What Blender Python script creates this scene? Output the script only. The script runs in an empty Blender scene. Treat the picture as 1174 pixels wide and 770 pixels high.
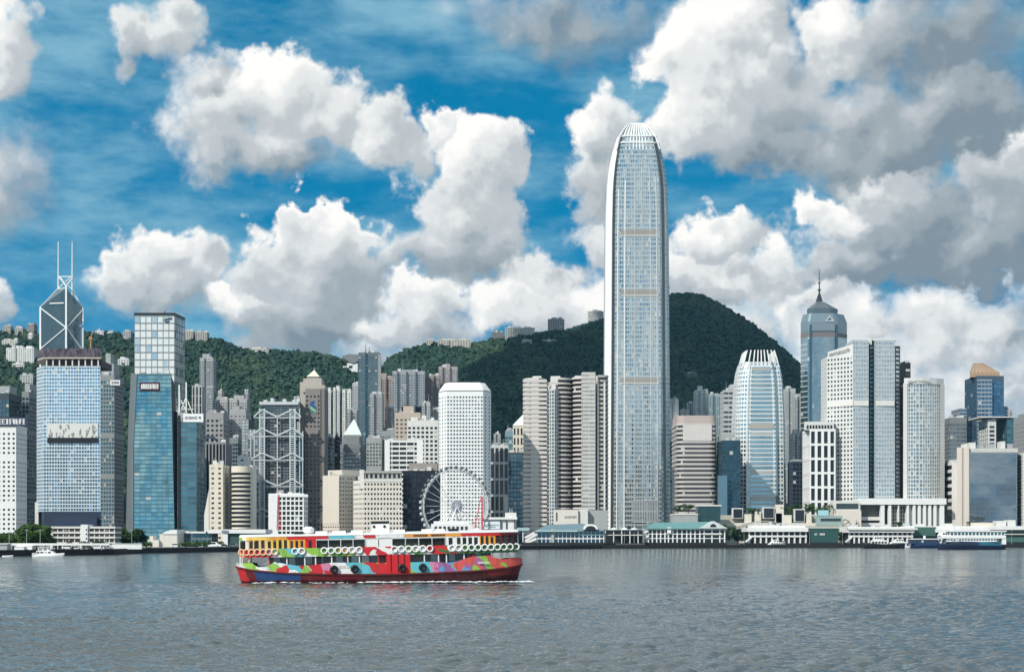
import bpy, math, random
import numpy as np
from mathutils import Vector, Matrix

random.seed(7)
rng = np.random.default_rng(7)
S = bpy.context.scene
COL = S.collection
R = math.radians

# ------------------------------------------------------------------ camera
F, CX, HY, CH = 1800.0, 587.0, 617.0, 7.0     # focal length and horizon in photograph pixels, eye height
cam_d = bpy.data.cameras.new('camera')
cam = bpy.data.objects.new('camera', cam_d)
COL.objects.link(cam)
cam.location = (0, 0, CH)
cam.rotation_euler = (R(90), 0, 0)
cam_d.sensor_width = 36
cam_d.lens = 36 * F / 1174
cam_d.shift_y = (HY - 385) / 1174
cam_d.clip_end = 90000
cam_d.clip_start = 0.5
S.camera = cam

# ------------------------------------------------------------------ sun, exposure
SUN = Vector((-0.56, -0.62, 0.66)).normalized()      # towards the sun
sd = bpy.data.lights.new('sun', 'SUN')
sd.energy = 4.3
sd.angle = R(0.5)
sd.color = (1.0, 0.955, 0.88)
so = bpy.data.objects.new('sun', sd)
COL.objects.link(so)
so.location = (-300, -200, 600)
so.rotation_euler = SUN.to_track_quat('Z', 'Y').to_euler()
S.view_settings.view_transform = 'Standard'
S.view_settings.look = 'None'
S.view_settings.exposure = 0.0
S.view_settings.gamma = 1.0
S.view_settings.use_curve_mapping = False
S.cycles.max_bounces = 5
S.cycles.diffuse_bounces = 2
S.cycles.glossy_bounces = 4
S.cycles.transmission_bounces = 2
S.cycles.caustics_reflective = False
S.cycles.caustics_refractive = False
S.cycles.sample_clamp_indirect = 4
S.cycles.use_denoising = True
S.cycles.use_adaptive_sampling = True
S.cycles.adaptive_threshold = 0.015
S.cycles.adaptive_min_samples = 10


# ------------------------------------------------------------------ node helper
class NT:
    def __init__(self, tree):
        self.t = tree
        tree.nodes.clear()

    def n(self, kind, ins=None, **props):
        nd = self.t.nodes.new(kind)
        for k, v in props.items():
            setattr(nd, k, v)
        if ins:
            for k, v in ins.items():
                sock = nd.inputs[k]
                if isinstance(v, bpy.types.NodeSocket):
                    self.t.links.new(v, sock)
                else:
                    sock.default_value = v
        return nd

    def m(self, op, a, b=0.0, c=0.0, clamp=False):
        return self.n('ShaderNodeMath', {0: a, 1: b, 2: c}, operation=op, use_clamp=clamp).outputs[0]

    def v(self, op, a, b=(0, 0, 0), s=None):
        ins = {0: a, 1: b}
        if s is not None:
            ins['Scale'] = s
        nd = self.n('ShaderNodeVectorMath', ins, operation=op)
        return nd.outputs['Value'] if op in ('DOT_PRODUCT', 'LENGTH', 'DISTANCE') else nd.outputs[0]

    def ss(self, x, lo, hi, a=0.0, b=1.0):
        return self.n('ShaderNodeMapRange', {0: x, 1: lo, 2: hi, 3: a, 4: b}, interpolation_type='SMOOTHSTEP').outputs[0]

    def lin(self, x, lo, hi, a=0.0, b=1.0):
        return self.n('ShaderNodeMapRange', {0: x, 1: lo, 2: hi, 3: a, 4: b}, interpolation_type='LINEAR').outputs[0]

    def noise(self, vec, scale, detail=4.0, rough=0.55, dist=0.0, out=0):
        return self.n('ShaderNodeTexNoise', {'Vector': vec, 'Scale': scale, 'Detail': detail, 'Roughness': rough, 'Distortion': dist}).outputs[out]

    def mix(self, f, a, b, mode='MIX'):
        nd = self.n('ShaderNodeMix', data_type='RGBA', blend_type=mode)
        for k, v in ((0, f), (6, a), (7, b)):
            if isinstance(v, bpy.types.NodeSocket):
                self.t.links.new(v, nd.inputs[k])
            else:
                nd.inputs[k].default_value = v
        return nd.outputs[2]


# ------------------------------------------------------------------ sky
world = bpy.data.worlds.new('World')
S.world = world
world.use_nodes = True
W = NT(world.node_tree)
D = W.n('ShaderNodeTexCoord').outputs['Generated']
sep = W.n('ShaderNodeSeparateXYZ', {0: D})
dx, dy, dz = sep.outputs
az = W.m('ARCTAN2', dx, dy)
el = W.m('ARCSINE', dz)
p0 = W.n('ShaderNodeCombineXYZ', {0: az, 1: el, 2: 0.0}).outputs[0]
nw = W.v('SUBTRACT', W.noise(D, 26.0, 3.0, 0.5, out=1), (0.5, 0.5, 0.5))
nw2 = W.v('SUBTRACT', W.noise(D, 85.0, 4.0, 0.6, out=1), (0.5, 0.5, 0.5))
p = W.v('ADD', p0, W.v('ADD', W.v('SCALE', nw, s=0.055), W.v('SCALE', nw2, s=0.022)))


def sky_dir(px, py):
    x, z = (px - CX) / F, (HY - py) / F
    return math.atan(x), math.atan(z / math.sqrt(1 + x * x))


# cumulus heaps: where they stand in the sky (azimuth, elevation), size, whiteness, edge softness
HEAPS = [
    # px, py, rx, ry, bright, soft
    (318, 108, 88, 58, 0.95, .10), (262, 150, 75, 48, 0.82, .30), (372, 130, 62, 44, 0.86, .18), (300, 178, 95, 26, 0.66, .6),
    (158, 40, 38, 42, 0.82, .22), (205, 30, 38, 36, 0.8, .28), (238, 92, 44, 30, 0.72, .35),
    (440, 160, 54, 42, 0.88, .16), (505, 140, 32, 30, 0.95, .12), (545, 170, 54, 52, 0.95, .1), (522, 235, 74, 56, 0.84, .12),
    (548, 290, 80, 46, 0.66, .2), (500, 290, 62, 36, 0.66, .3),
    (352, 262, 46, 38, 1.0, .07), (392, 268, 48, 36, 0.98, .08), (330, 308, 78, 50, 0.8, .12), (392, 322, 64, 60, 0.66, .14),
    (278, 346, 44, 28, 1.0, .09), (350, 370, 112, 36, 0.52, .25),
    (186, 296, 46, 38, 0.92, .14), (228, 308, 42, 36, 0.9, .16), (142, 324, 46, 26, 0.9, .18), (190, 338, 86, 26, 0.72, .4),
    (0, 48, 34, 52, 0.86, .25), (0, 348, 30, 30, 0.85, .3), (-40, 200, 90, 60, 0.7, .5),
    (500, 340, 70, 26, 1.0, .2), (600, 340, 95, 36, 0.98, .18), (470, 372, 90, 30, 0.8, .35), (632, 312, 60, 30, 0.9, .2),
    (698, 160, 34, 52, 0.9, .2), (690, 215, 34, 36, 0.85, .3), (712, 275, 50, 50, 0.8, .2), (655, 20, 115, 40, 0.5, .7),
    (800, 80, 60, 72, 0.95, .12), (850, 25, 66, 46, 0.95, .14), (790, 140, 62, 48, 0.9, .16), (880, 110, 95, 70, 0.74, .25),
    (960, 50, 60, 48, 0.9, .14), (1010, 60, 60, 60, 0.62, .3), (900, 168, 105, 38, 0.6, .3), (1090, 40, 100, 66, 0.38, .4),
    (1120, 120, 88, 56, 0.42, .4), (1000, 160, 90, 62, 0.5, .35), (1170, 150, 40, 40, 1.0, .15),
    (960, 245, 54, 26, 1.0, .1), (1025, 205, 52, 34, 0.9, .14), (1050, 262, 92, 62, 0.42, .22), (1120, 290, 84, 50, 0.4, .25),
    (1150, 225, 60, 60, 0.66, .22), (980, 305, 70, 34, 0.52, .3),
    (830, 268, 58, 32, 0.9, .14), (800, 320, 80, 34, 0.84, .22), (880, 320, 56, 34, 0.9, .25),
    (1010, 370, 130, 34, 0.95, .5), (1110, 370, 110, 40, 0.9, .5), (990, 420, 150, 40, 0.86, .7), (1130, 440, 120, 50, 0.88, .7),
    (1160, 380, 28, 26, 0.5, .3), (1080, 405, 150, 48, 0.92, .6), (1150, 470, 130, 50, 0.9, .7), (930, 350, 70, 30, 0.92, .4), (860, 375, 70, 40, 0.85, .6), (510, 415, 120, 30, 0.62, .6), (700, 350, 110, 36, 0.9, .35),
]
L2 = Vector((-0.52, 0.85))
wsum = None
vsum = None
K = 8.5
for (px, py, rx, ry, br, sf) in HEAPS:
    a, e = sky_dir(px, py)
    q = W.v('MULTIPLY', W.v('SUBTRACT', p, (a, e, 0)), (F / rx, F / ry, 0))
    ln = W.v('LENGTH', q)
    w = W.m('EXPONENT', W.m('MULTIPLY_ADD', ln, -K, K))
    s = W.v('DOT_PRODUCT', q, (L2.x, L2.y, 0))
    c = W.v('SCALE', W.n('ShaderNodeCombineXYZ', {0: s, 1: br, 2: sf}).outputs[0], s=w)
    wsum = w if wsum is None else W.m('ADD', wsum, w)
    vsum = c if vsum is None else W.v('ADD', vsum, c)
# the rest of the sky, outside the picture, has broken cloud of its own
front = W.m('MULTIPLY', W.ss(dy, 0.84, 0.93), W.ss(dz, 0.42, 0.34))
gen = W.m('MULTIPLY_ADD', W.noise(D, 3.2, 5.0, 0.55), 5.0, -2.4)
gen = W.m('SUBTRACT', gen, W.m('MULTIPLY', front, 6.0))
wg = W.m('EXPONENT', W.m('MULTIPLY', gen, K))
cg = W.v('SCALE', W.n('ShaderNodeCombineXYZ', {0: W.m('MULTIPLY', gen, 0.6), 1: 0.88, 2: 0.35}).outputs[0], s=wg)
wsum = W.m('ADD', wsum, wg)
vsum = W.v('ADD', vsum, cg)
avg = W.n('ShaderNodeSeparateXYZ', {0: W.v('DIVIDE', vsum, W.n('ShaderNodeCombineXYZ', {0: wsum, 1: wsum, 2: wsum}).outputs[0])}).outputs
shade, bright, soft = avg
mass = W.m('DIVIDE', W.m('LOGARITHM', W.m('MAXIMUM', wsum, 1e-9), math.e), K)
D2 = W.v('ADD', D, (L2.x * 0.016, 0.0, L2.y * 0.016))
b1 = W.noise(D, 20.0, 8.0, 0.60)
b2 = W.noise(D2, 20.0, 4.0, 0.5)
vor = W.n('ShaderNodeTexVoronoi', {'Vector': W.v('ADD', D, W.v('SCALE', nw2, s=0.012)), 'Scale': 48.0}, feature='F1').outputs[0]
dens = W.m('ADD', mass, W.m('MULTIPLY', W.m('SUBTRACT', b1, 0.485), 1.7))
dens = W.m('ADD', dens, W.m('MULTIPLY', W.m('SUBTRACT', 0.42, vor), 0.30))
alpha = W.n('ShaderNodeMapRange', {0: dens, 1: W.m('MULTIPLY', soft, -0.6), 2: W.m('MULTIPLY_ADD', soft, 1.15, 0.10), 3: 0.0, 4: 1.0},
            interpolation_type='SMOOTHSTEP').outputs[0]
relief = W.m('MULTIPLY', W.m('SUBTRACT', b1, b2), 1.15)
relief = W.m('ADD', relief, W.m('MULTIPLY', W.m('SUBTRACT', 0.42, vor), 0.14))
lit = W.m('ADD', W.m('MULTIPLY_ADD', shade, 0.42, W.m('MULTIPLY_ADD', bright, 1.15, -0.36)), relief)
# rims, where the heap is thin, let the light through
lit = W.m('ADD', lit, W.m('MULTIPLY', W.ss(dens, 0.45, 0.05), 0.10))
ramp = W.n('ShaderNodeValToRGB', {0: lit})
cr = ramp.color_ramp
cr.interpolation = 'EASE'
cr.elements[0].position = 0.0
cr.elements[0].color = (0.22, 0.28, 0.33, 1)
cr.elements[1].position = 1.0
cr.elements[1].color = (1.0, 0.985, 0.95, 1)
for pos, colr in ((0.25, (0.35, 0.405, 0.44, 1)), (0.5, (0.52, 0.56, 0.585, 1)), (0.75, (0.78, 0.80, 0.80, 1))):
    e_ = cr.elements.new(pos)
    e_.color = colr
cloud_col = W.v('SCALE', ramp.outputs[0], s=10.6)
# clear air
skyt = W.n('ShaderNodeTexSky', sky_type='NISHITA', sun_disc=False)
skyt.sun_elevation = math.asin(SUN.z)
skyt.sun_rotation = math.atan2(SUN.x, SUN.y)
skyt.air_density = 1.0
skyt.dust_density = 0.3
skyt.ozone_density = 2.0
bent = W.v('NORMALIZE', W.v('ADD', D, (0, 0, 0.45)))
W.t.links.new(bent, skyt.inputs['Vector']) if 'Vector' in skyt.inputs else None
blue = W.v('MULTIPLY', skyt.outputs[0], (0.0, 1.44, 1.62))
# pale veils of high thin cloud
vs = W.v('MULTIPLY', p0, (8.0, 21.0, 1.0))
veil = W.ss(W.m('ADD', W.noise(vs, 1.0, 8.0, 0.60, 0.0), W.m('MULTIPLY', W.ss(az, 0.05, -0.25), 0.06)), 0.40, 0.78, 0.0, 0.85)
blue = W.mix(veil, blue, (3.2, 5.9, 7.2, 1))
blue = W.mix(W.ss(el, 0.10, -0.02, 0.0, 0.6), blue, (5.2, 6.4, 7.2, 1))
blue = W.mix(W.m('MULTIPLY', W.ss(dy, 0.3, -0.1), W.ss(dz, 0.30, 0.0)), blue, (6.2, 7.2, 7.6, 1))
sky = W.mix(alpha, blue, cloud_col)
bg = W.n('ShaderNodeBackground', {0: sky, 1: 0.10})
out = W.n('ShaderNodeOutputWorld', {0: bg.outputs[0]})
world.cycles.sampling_method = 'MANUAL'
world.cycles.sample_map_resolution = 512


# ------------------------------------------------------------------ materials
def mat(name):
    m = bpy.data.materials.new(name)
    m.use_nodes = True
    t = NT(m.node_tree)
    o = t.n('ShaderNodeOutputMaterial')
    b = t.n('ShaderNodeBsdfPrincipled')
    t.t.links.new(b.outputs[0], o.inputs[0])
    return m, t, b, o


def setc(t, b, name, v):
    if isinstance(v, bpy.types.NodeSocket):
        t.t.links.new(v, b.inputs[name])
    else:
        b.inputs[name].default_value = v


def c4(c):
    return (c[0], c[1], c[2], 1)


_mc = {}


def stone(col, rough=0.8, var=0.18, streak=0.16, metal=0.0):
    """painted, clad or cast wall surface with weather streaks"""
    key = ('stone', tuple(col), rough, var, streak, metal)
    if key in _mc:
        return _mc[key]
    m, t, b, o = mat('wall_surface')
    pos = t.n('ShaderNodeNewGeometry').outputs['Position']
    n1 = t.noise(pos, 0.05, 5.0, 0.6)
    n2 = t.noise(t.v('MULTIPLY', pos, (0.5, 0.5, 0.03)), 1.0, 4.0, 0.6)
    f = t.m('ADD', t.m('MULTIPLY', t.m('SUBTRACT', n1, 0.5), var), t.m('MULTIPLY', t.m('SUBTRACT', n2, 0.5), streak))
    f = t.m('ADD', f, 1.0)
    cc = t.v('SCALE', (0, 0, 0), s=f)
    nd = cc.node
    nd.inputs[0].default_value = col[:3]
    setc(t, b, 'Base Color', cc)
    b.inputs['Roughness'].default_value = rough
    b.inputs['Metallic'].default_value = metal
    b.inputs['Specular IOR Level'].default_value = 0.3
    _mc[key] = m
    return m


def glass(col, rough=0.12, metal=0.75, var=0.35, blind=0.12, wob=0.03, blindcol=(0.55, 0.56, 0.54), wave=.16, wsc=(.09, .09, .022)):
    """reflective window glass: every pane differs a little in tilt, tint and in the blinds behind it"""
    key = ('glass', tuple(col), rough, metal, var, blind, wob, blindcol, wave, wsc)
    if key in _mc:
        return _mc[key]
    m, t, b, o = mat('window_glass')
    uv = t.n('ShaderNodeTexCoord').outputs['UV']
    cell = t.v('FLOOR', uv)
    rnd = t.n('ShaderNodeObjectInfo').outputs['Random']
    cell = t.v('ADD', cell, t.v('SCALE', (61.3, 127.7, 33.1), s=rnd))
    wn = t.n('ShaderNodeTexWhiteNoise', {'Vector': cell}, noise_dimensions='3D')
    r = wn.outputs['Value']
    f = t.m('MULTIPLY_ADD', t.m('SUBTRACT', r, 0.5), var, 1.0)
    cc = t.v('SCALE', (0, 0, 0), s=f)
    cc.node.inputs[0].default_value = col[:3]
    sepc = t.n('ShaderNodeSeparateXYZ', {0: wn.outputs['Color']}).outputs
    bl = t.m('LESS_THAN', sepc[1], blind)
    cc2 = t.mix(bl, cc, c4(blindcol))
    setc(t, b, 'Base Color', cc2)
    setc(t, b, 'Metallic', t.m('MULTIPLY', t.m('SUBTRACT', 1.0, t.m('MULTIPLY', bl, 0.7)), metal))
    b.inputs['Roughness'].default_value = rough
    geo = t.n('ShaderNodeNewGeometry')
    big = t.noise(t.v('MULTIPLY', geo.outputs['Position'], wsc), 1.0, 2.0, .5, out=1)
    nn = t.v('ADD', geo.outputs['Normal'], t.v('SCALE', t.v('SUBTRACT', wn.outputs['Color'], (0.5, 0.5, 0.5)), s=wob))
    nn = t.v('ADD', nn, t.v('SCALE', t.v('SUBTRACT', big, (.5, .5, .5)), s=wave))
    setc(t, b, 'Normal', t.v('NORMALIZE', nn))
    _mc[key] = m
    return m


def paint(col, rough=0.45, metal=0.0, var=0.12):
    return stone(col, rough, var, var * 0.7, metal)


# ------------------------------------------------------------------ objects
ORG = {}


def tag(o, label=None, cat=None, group=None, kind=None):
    for k, v in (('label', label), ('category', cat), ('group', group), ('kind', kind)):
        if v:
            o[k] = v
    return o


def thing(name, label, cat, loc, group=None):
    o = bpy.data.objects.new(name, None)
    o.empty_display_size = 1
    COL.objects.link(o)
    o.location = loc
    ORG[o] = Vector(loc)
    return tag(o, label, cat, group)


def copy_tree(o, loc, label=None, group=None, parent=None):
    kids = list(o.children)
    c = o.copy()
    COL.objects.link(c)
    if parent is None:
        c.location = loc
        if label:
            c['label'] = label
        if group:
            c['group'] = group
    else:
        c.parent = parent
    for k in kids:
        copy_tree(k, None, parent=c)
    return c


class MB:
    """collects faces for one mesh"""

    def __init__(self):
        self.v, self.q, self.g, self.nv = [], [], [], 0
        self.uv = []          # per quad: 4 uv, only when every face is a quad

    def add(self, verts, quads=None, polys=None, uv=None):
        verts = np.asarray(verts, dtype=np.float64).reshape(-1, 3)
        base = self.nv
        self.v.append(verts)
        self.nv += len(verts)
        if quads is not None and len(quads):
            self.q.append(np.asarray(quads, dtype=np.int64) + base)
            if uv is not None:
                self.uv.append(np.asarray(uv, dtype=np.float64).reshape(-1, 2))
        if polys:
            self.g += [[i + base for i in f] for f in polys]
        return self

    def prism(self, poly, z0, z1, cap=True, bottom=False):
        """poly: list of (x, y); z0, z1 numbers or lists per corner"""
        poly = ccw(poly)
        n = len(poly)
        a = [(x, y, z0 if np.isscalar(z0) else z0[i]) for i, (x, y) in enumerate(poly)]
        b = [(x, y, z1 if np.isscalar(z1) else z1[i]) for i, (x, y) in enumerate(poly)]
        qs = [(i, (i + 1) % n, n + (i + 1) % n, n + i) for i in range(n)]
        gs = []
        if cap:
            gs.append(list(range(n, 2 * n)))
        if bottom:
            gs.append(list(range(n - 1, -1, -1)))
        return self.add(a + b, None, [list(q) for q in qs] + gs)

    def box(self, x0, x1, y0, y1, z0, z1):
        return self.prism([(x0, y0), (x1, y0), (x1, y1), (x0, y1)], z0, z1, True, True)

    def bar(self, p, q, w, h=None):
        """square bar between two points"""
        h = h or w
        p, q = Vector(p), Vector(q)
        d = (q - p).normalized()
        up = Vector((0, 0, 1)) if abs(d.z) < 0.95 else Vector((0, 1, 0))
        s = d.cross(up).normalized() * (w / 2)
        u = s.cross(d).normalized() * (h / 2)
        c = [p - s - u, p + s - u, p + s + u, p - s + u, q - s - u, q + s - u, q + s + u, q - s + u]
        return self.add([tuple(x) for x in c], None,
                        [[0, 1, 2, 3], [7, 6, 5, 4], [4, 5, 1, 0], [5, 6, 2, 1], [6, 7, 3, 2], [7, 4, 0, 3]])

    def tube(self, p, q, r0, r1=None, n=8, cap=True):
        r1 = r0 if r1 is None else r1
        p, q = Vector(p), Vector(q)
        d = (q - p).normalized()
        up = Vector((0, 0, 1)) if abs(d.z) < 0.95 else Vector((0, 1, 0))
        s = d.cross(up).normalized()
        u = s.cross(d).normalized()
        vs = []
        for c, r in ((p, r0), (q, r1)):
            for k in range(n):
                a = 2 * math.pi * k / n
                vs.append(tuple(c + s * (r * math.cos(a)) + u * (r * math.sin(a))))
        fs = [[k, (k + 1) % n, n + (k + 1) % n, n + k] for k in range(n)]
        fs = [f[::-1] for f in fs]
        if cap:
            fs += [list(range(n)), list(range(2 * n - 1, n - 1, -1))]
        return self.add(vs, None, fs)

    def lathe(self, c, prof, n=16, sy=1.0):
        """prof: list of (r, z)"""
        vs = []
        for r, z in prof:
            for k in range(n):
                a = 2 * math.pi * k / n
                vs.append((c[0] + r * math.cos(a), c[1] + sy * r * math.sin(a), c[2] + z))
        fs = []
        for j in range(len(prof) - 1):
            for k in range(n):
                fs.append([j * n + k, j * n + (k + 1) % n, (j + 1) * n + (k + 1) % n, (j + 1) * n + k])
        fs.append(list(range((len(prof) - 1) * n, len(prof) * n)))
        fs.append(list(range(n - 1, -1, -1)))
        return self.add(vs, None, fs)

    def torus(self, c, R_, r, ax='y', n=20, m=8, sx=1.0):
        vs, fs = [], []
        for i in range(n):
            a = 2 * math.pi * i / n
            for j in range(m):
                b = 2 * math.pi * j / m
                rr = R_ + r * math.cos(b)
                u, v, w = rr * math.cos(a), rr * math.sin(a), r * math.sin(b)
                vs.append((c[0] + u, c[1] + w, c[2] + v) if ax == 'y' else (c[0] + w, c[1] + u, c[2] + v))
        for i in range(n):
            for j in range(m):
                fs.append([i * m + j, i * m + (j + 1) % m, ((i + 1) % n) * m + (j + 1) % m, ((i + 1) % n) * m + j])
        return self.add(vs, None, fs)

    def mesh(self, name, off=Vector((0, 0, 0)), smooth=False):
        me = bpy.data.meshes.new(name)
        v = np.concatenate(self.v) - np.array(off)
        q = np.concatenate(self.q) if self.q else np.zeros((0, 4), dtype=np.int64)
        nq, ng = len(q), len(self.g)
        gl = [len(f) for f in self.g]
        loops = np.concatenate([q.ravel(), np.array([i for f in self.g for i in f], dtype=np.int64)])
        starts = np.concatenate([np.arange(nq) * 4, nq * 4 + np.concatenate([[0], np.cumsum(gl)[:-1]]) if ng else np.zeros(0)]).astype(np.int32)
        me.vertices.add(len(v))
        me.vertices.foreach_set('co', v.astype(np.float32).ravel())
        me.loops.add(len(loops))
        me.loops.foreach_set('vertex_index', loops.astype(np.int32))
        me.polygons.add(nq + ng)
        me.polygons.foreach_set('loop_start', starts)
        if self.uv and not ng:
            ul = me.uv_layers.new(name='panes')
            ul.data.foreach_set('uv', np.concatenate(self.uv).astype(np.float32).ravel())
        me.polygons.foreach_set('use_smooth', np.full(nq + ng, smooth, dtype=bool))
        me.update(calc_edges=True)
        me.validate()
        return me

    def build(self, name, m, parent=None, smooth=False, label=None):
        off = ORG[parent] if parent is not None else Vector((0, 0, 0))
        me = self.mesh(name, off, smooth)
        me.materials.append(m)
        o = bpy.data.objects.new(name, me)
        COL.objects.link(o)
        if parent is not None:
            o.parent = parent
        ORG[o] = off
        if label:
            o['label'] = label
        return o


def ccw(poly):
    a = sum(poly[i - 1][0] * poly[i][1] - poly[i][0] * poly[i - 1][1] for i in range(len(poly)))
    return list(poly) if a > 0 else list(poly)[::-1]


def PX(px, Y):
    return (px - CX) / F * Y


def PZ(py, Y):
    return CH + (HY - py) / F * Y


def pp(pts, Y):
    """[(pixel column, metres behind Y)] -> plan polygon"""
    return [(PX(px, Y + d), Y + d) for px, d in pts]


# ------------------------------------------------------------------ facade
def facade(wall, prof, z0, z1, nf, bay, wf, hf, d, marg=0.0, sill=None, skip=0.55, rows=None):
    """wall shell with window openings over the plan polygon prof(z); returns list of panes
    (corner points 4x3, uv cell, row)"""
    poly0 = np.array(prof(z0))
    n = len(poly0)
    fh = (z1 - z0) / nf
    sl = (1 - hf) / 2 if sill is None else sill
    Z = [z0]
    for f in range(nf):
        Z += [z0 + fh * (f + sl), z0 + fh * (f + sl + hf)]
    Z.append(z1)
    Z = np.array(Z)
    PRO = np.array([prof(z) for z in Z])          # nz, n, 2
    panes = []
    for e in range(n):
        a, b = poly0[e], poly0[(e + 1) % n]
        tv = b - a
        L = float(np.hypot(*tv))
        if L < 1e-3:
            continue
        nrm = np.array((tv[1], -tv[0])) / L
        A, B = PRO[:, e], PRO[:, (e + 1) % n]
        if nrm[1] > skip or L < bay * 0.45:
            V = np.concatenate([np.c_[A, Z], np.c_[B, Z]])
            nz = len(Z)
            wall.add(V, [(j, nz + j, nz + j + 1, j + 1) for j in range(nz - 1)])
            continue
        nb = max(1, int(round((L - 2 * marg) / bay)))
        bw = (L - 2 * marg) / nb
        T = [0.0]
        for k in range(nb):
            T += [(marg + bw * (k + (1 - wf) / 2)) / L, (marg + bw * (k + (1 + wf) / 2)) / L]
        T.append(1.0)
        T = np.array(T)
        nt, nz = len(T), len(Z)
        XY = A[None] * (1 - T[:, None, None]) + B[None] * T[:, None, None]     # nt, nz, 2
        G = np.concatenate([XY, np.broadcast_to(Z[None, :, None], (nt, nz, 1))], axis=2)
        idx = np.arange(nt * nz).reshape(nt, nz)
        I, J = np.meshgrid(np.arange(nt - 1), np.arange(nz - 1), indexing='ij')
        win = (I % 2 == 1) & (J % 2 == 1)
        if rows is not None:
            win &= np.isin((J - 1) // 2, rows)
        I0, J0 = I[~win], J[~win]
        quads = [np.stack([idx[I0, J0], idx[I0 + 1, J0], idx[I0 + 1, J0 + 1], idx[I0, J0 + 1]], 1)]
        iw, jw = I[win], J[win]
        inner = G - np.array((nrm[0], nrm[1], 0)) * d
        off = nt * nz
        o = [(iw, jw), (iw + 1, jw), (iw + 1, jw + 1), (iw, jw + 1)]
        for k in range(4):
            p_, q_ = o[k], o[(k + 1) % 4]
            quads.append(np.stack([idx[p_], idx[q_], idx[q_] + off, idx[p_] + off], 1))
        wall.add(np.concatenate([G.reshape(-1, 3), inner.reshape(-1, 3)]), np.concatenate(quads))
        P4 = np.stack([inner[o[k]] for k in range(4)], 1)                      # nw, 4, 3
        for k in range(len(iw)):
            panes.append((P4[k], (iw[k] // 2 + e * 37, jw[k] // 2), nrm))
    return panes


def pane_mesh(panes):
    mb = MB()
    V = np.concatenate([p[0] for p in panes])
    n = len(panes)
    q = np.arange(4 * n).reshape(n, 4)
    uv = []
    for _, c, _ in panes:
        uv += [(c[0] + .01, c[1] + .01), (c[0] + .99, c[1] + .01), (c[0] + .99, c[1] + .99), (c[0] + .01, c[1] + .99)]
    mb.add(V, q, None, uv)
    return mb


def put_panes(root, panes, gm, mode, name):
    if not panes:
        return
    if mode == 'one':
        o_ = pane_mesh(panes).build(name, gm, root)
        if len(panes) > 12:
            o_['kind'] = 'stuff'
        return
    if mode == 'row':
        rows = {}
        for p_ in panes:
            rows.setdefault(p_[1][1], []).append(p_)
        keys = sorted(rows)
        for k in keys[-96:]:
            pane_mesh(rows[k]).build(name, gm, root)
        rest = [p_ for k in keys[:-96] for p_ in rows[k]]
        if rest:
            pane_mesh(rest).build(name, gm, root)['kind'] = 'stuff'
        return
    panes = sorted(panes, key=lambda p_: (round(p_[2][1], 2), -p_[0][0][2], p_[0][0][0]))
    for p_ in panes[:98]:
        pane_mesh([p_]).build(name, gm, root)
    if panes[98:]:
        pane_mesh(panes[98:]).build(name, gm, root)['kind'] = 'stuff'


def tower(name, label, poly, z0, z1, wm, gm, nf, bay, wf, hf, d=0.35, mode='one', win='window', cat='tower', group=None,
          marg=0.0, sill=None, prof=None, roofm=None, cap=True, parapet=1.2, plant=None, rows=None):
    poly = ccw(poly)
    cx = sum(p_[0] for p_ in poly) / len(poly)
    cy = sum(p_[1] for p_ in poly) / len(poly)
    root = thing(name, label, cat, (cx, cy, z0), group)
    wall = MB()
    pf = prof or (lambda z: poly)
    rt_ = random.Random(label)
    if rows is None and nf > 20 and prof is None and wf < .9:
        drop = {int(nf * rt_.uniform(.28, .42)), int(nf * rt_.uniform(.62, .75)), nf - 1}
        rows = [k for k in range(nf) if k not in drop]
    panes = facade(wall, pf, z0, z1, nf, bay, wf, hf, d, marg, sill, rows=rows)
    top = pf(z1)
    if cap:
        n = len(top)
        cxt = sum(p_[0] for p_ in top) / n
        cyt = sum(p_[1] for p_ in top) / n
        ins = [(cxt + (x - cxt) * .97, cyt + (y - cyt) * .97) for x, y in top]
        v = [(x, y, z1) for x, y in top] + [(x, y, z1 + parapet) for x, y in top] + [(x, y, z1 + parapet) for x, y in ins] + [(x, y, z1 + .2) for x, y in ins]
        f = []
        for r_ in range(3):
            f += [[r_ * n + i, r_ * n + (i + 1) % n, (r_ + 1) * n + (i + 1) % n, (r_ + 1) * n + i] for i in range(n)]
        f.append([3 * n + i for i in range(n)])
        wall.add(v, None, f)
    wall.build('wall', wm, root)
    put_panes(root, panes, gm, mode, win)
    if cap:
        xs = [p_[0] for p_ in top]
        ys = [p_[1] for p_ in top]
        for k in range(rt_.randint(3, 6)):
            a_, b_ = rt_.uniform(.08, .82), rt_.uniform(.06, .30)
            w_, h_ = rt_.uniform(1.5, 5), rt_.uniform(1.2, 4.2)
            x_, y_ = min(xs) + (max(xs) - min(xs)) * a_, min(ys) + (max(ys) - min(ys)) * b_
            MB().box(x_, min(x_ + w_, max(xs) - .3), y_, y_ + w_ * .8, z1 + .21 + k * .003, z1 + .2 + h_).build('roof_tank', (GREY, OFFWHITE, STEEL)[k % 3], root)
        if rt_.random() < .6:
            x_, y_ = min(xs) + (max(xs) - min(xs)) * rt_.uniform(.2, .8), min(ys) + (max(ys) - min(ys)) * .4
            MB().tube((x_, y_, z1), (x_, y_, z1 + rt_.uniform(5, 12)), .22, .08, 5).build('roof_aerial', STEEL, root)
    if plant:
        for (u0, u1, v0, v1, h) in plant:
            xs = [p_[0] for p_ in top]
            ys = [p_[1] for p_ in top]
            X0, X1, Y0, Y1 = min(xs), max(xs), min(ys), max(ys)
            MB().box(X0 + (X1 - X0) * u0, X0 + (X1 - X0) * u1, Y0 + (Y1 - Y0) * v0, Y0 + (Y1 - Y0) * v1, z1 + .2, z1 + .2 + h).build('plant_room', roofm or wm, root)
    return root


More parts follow.
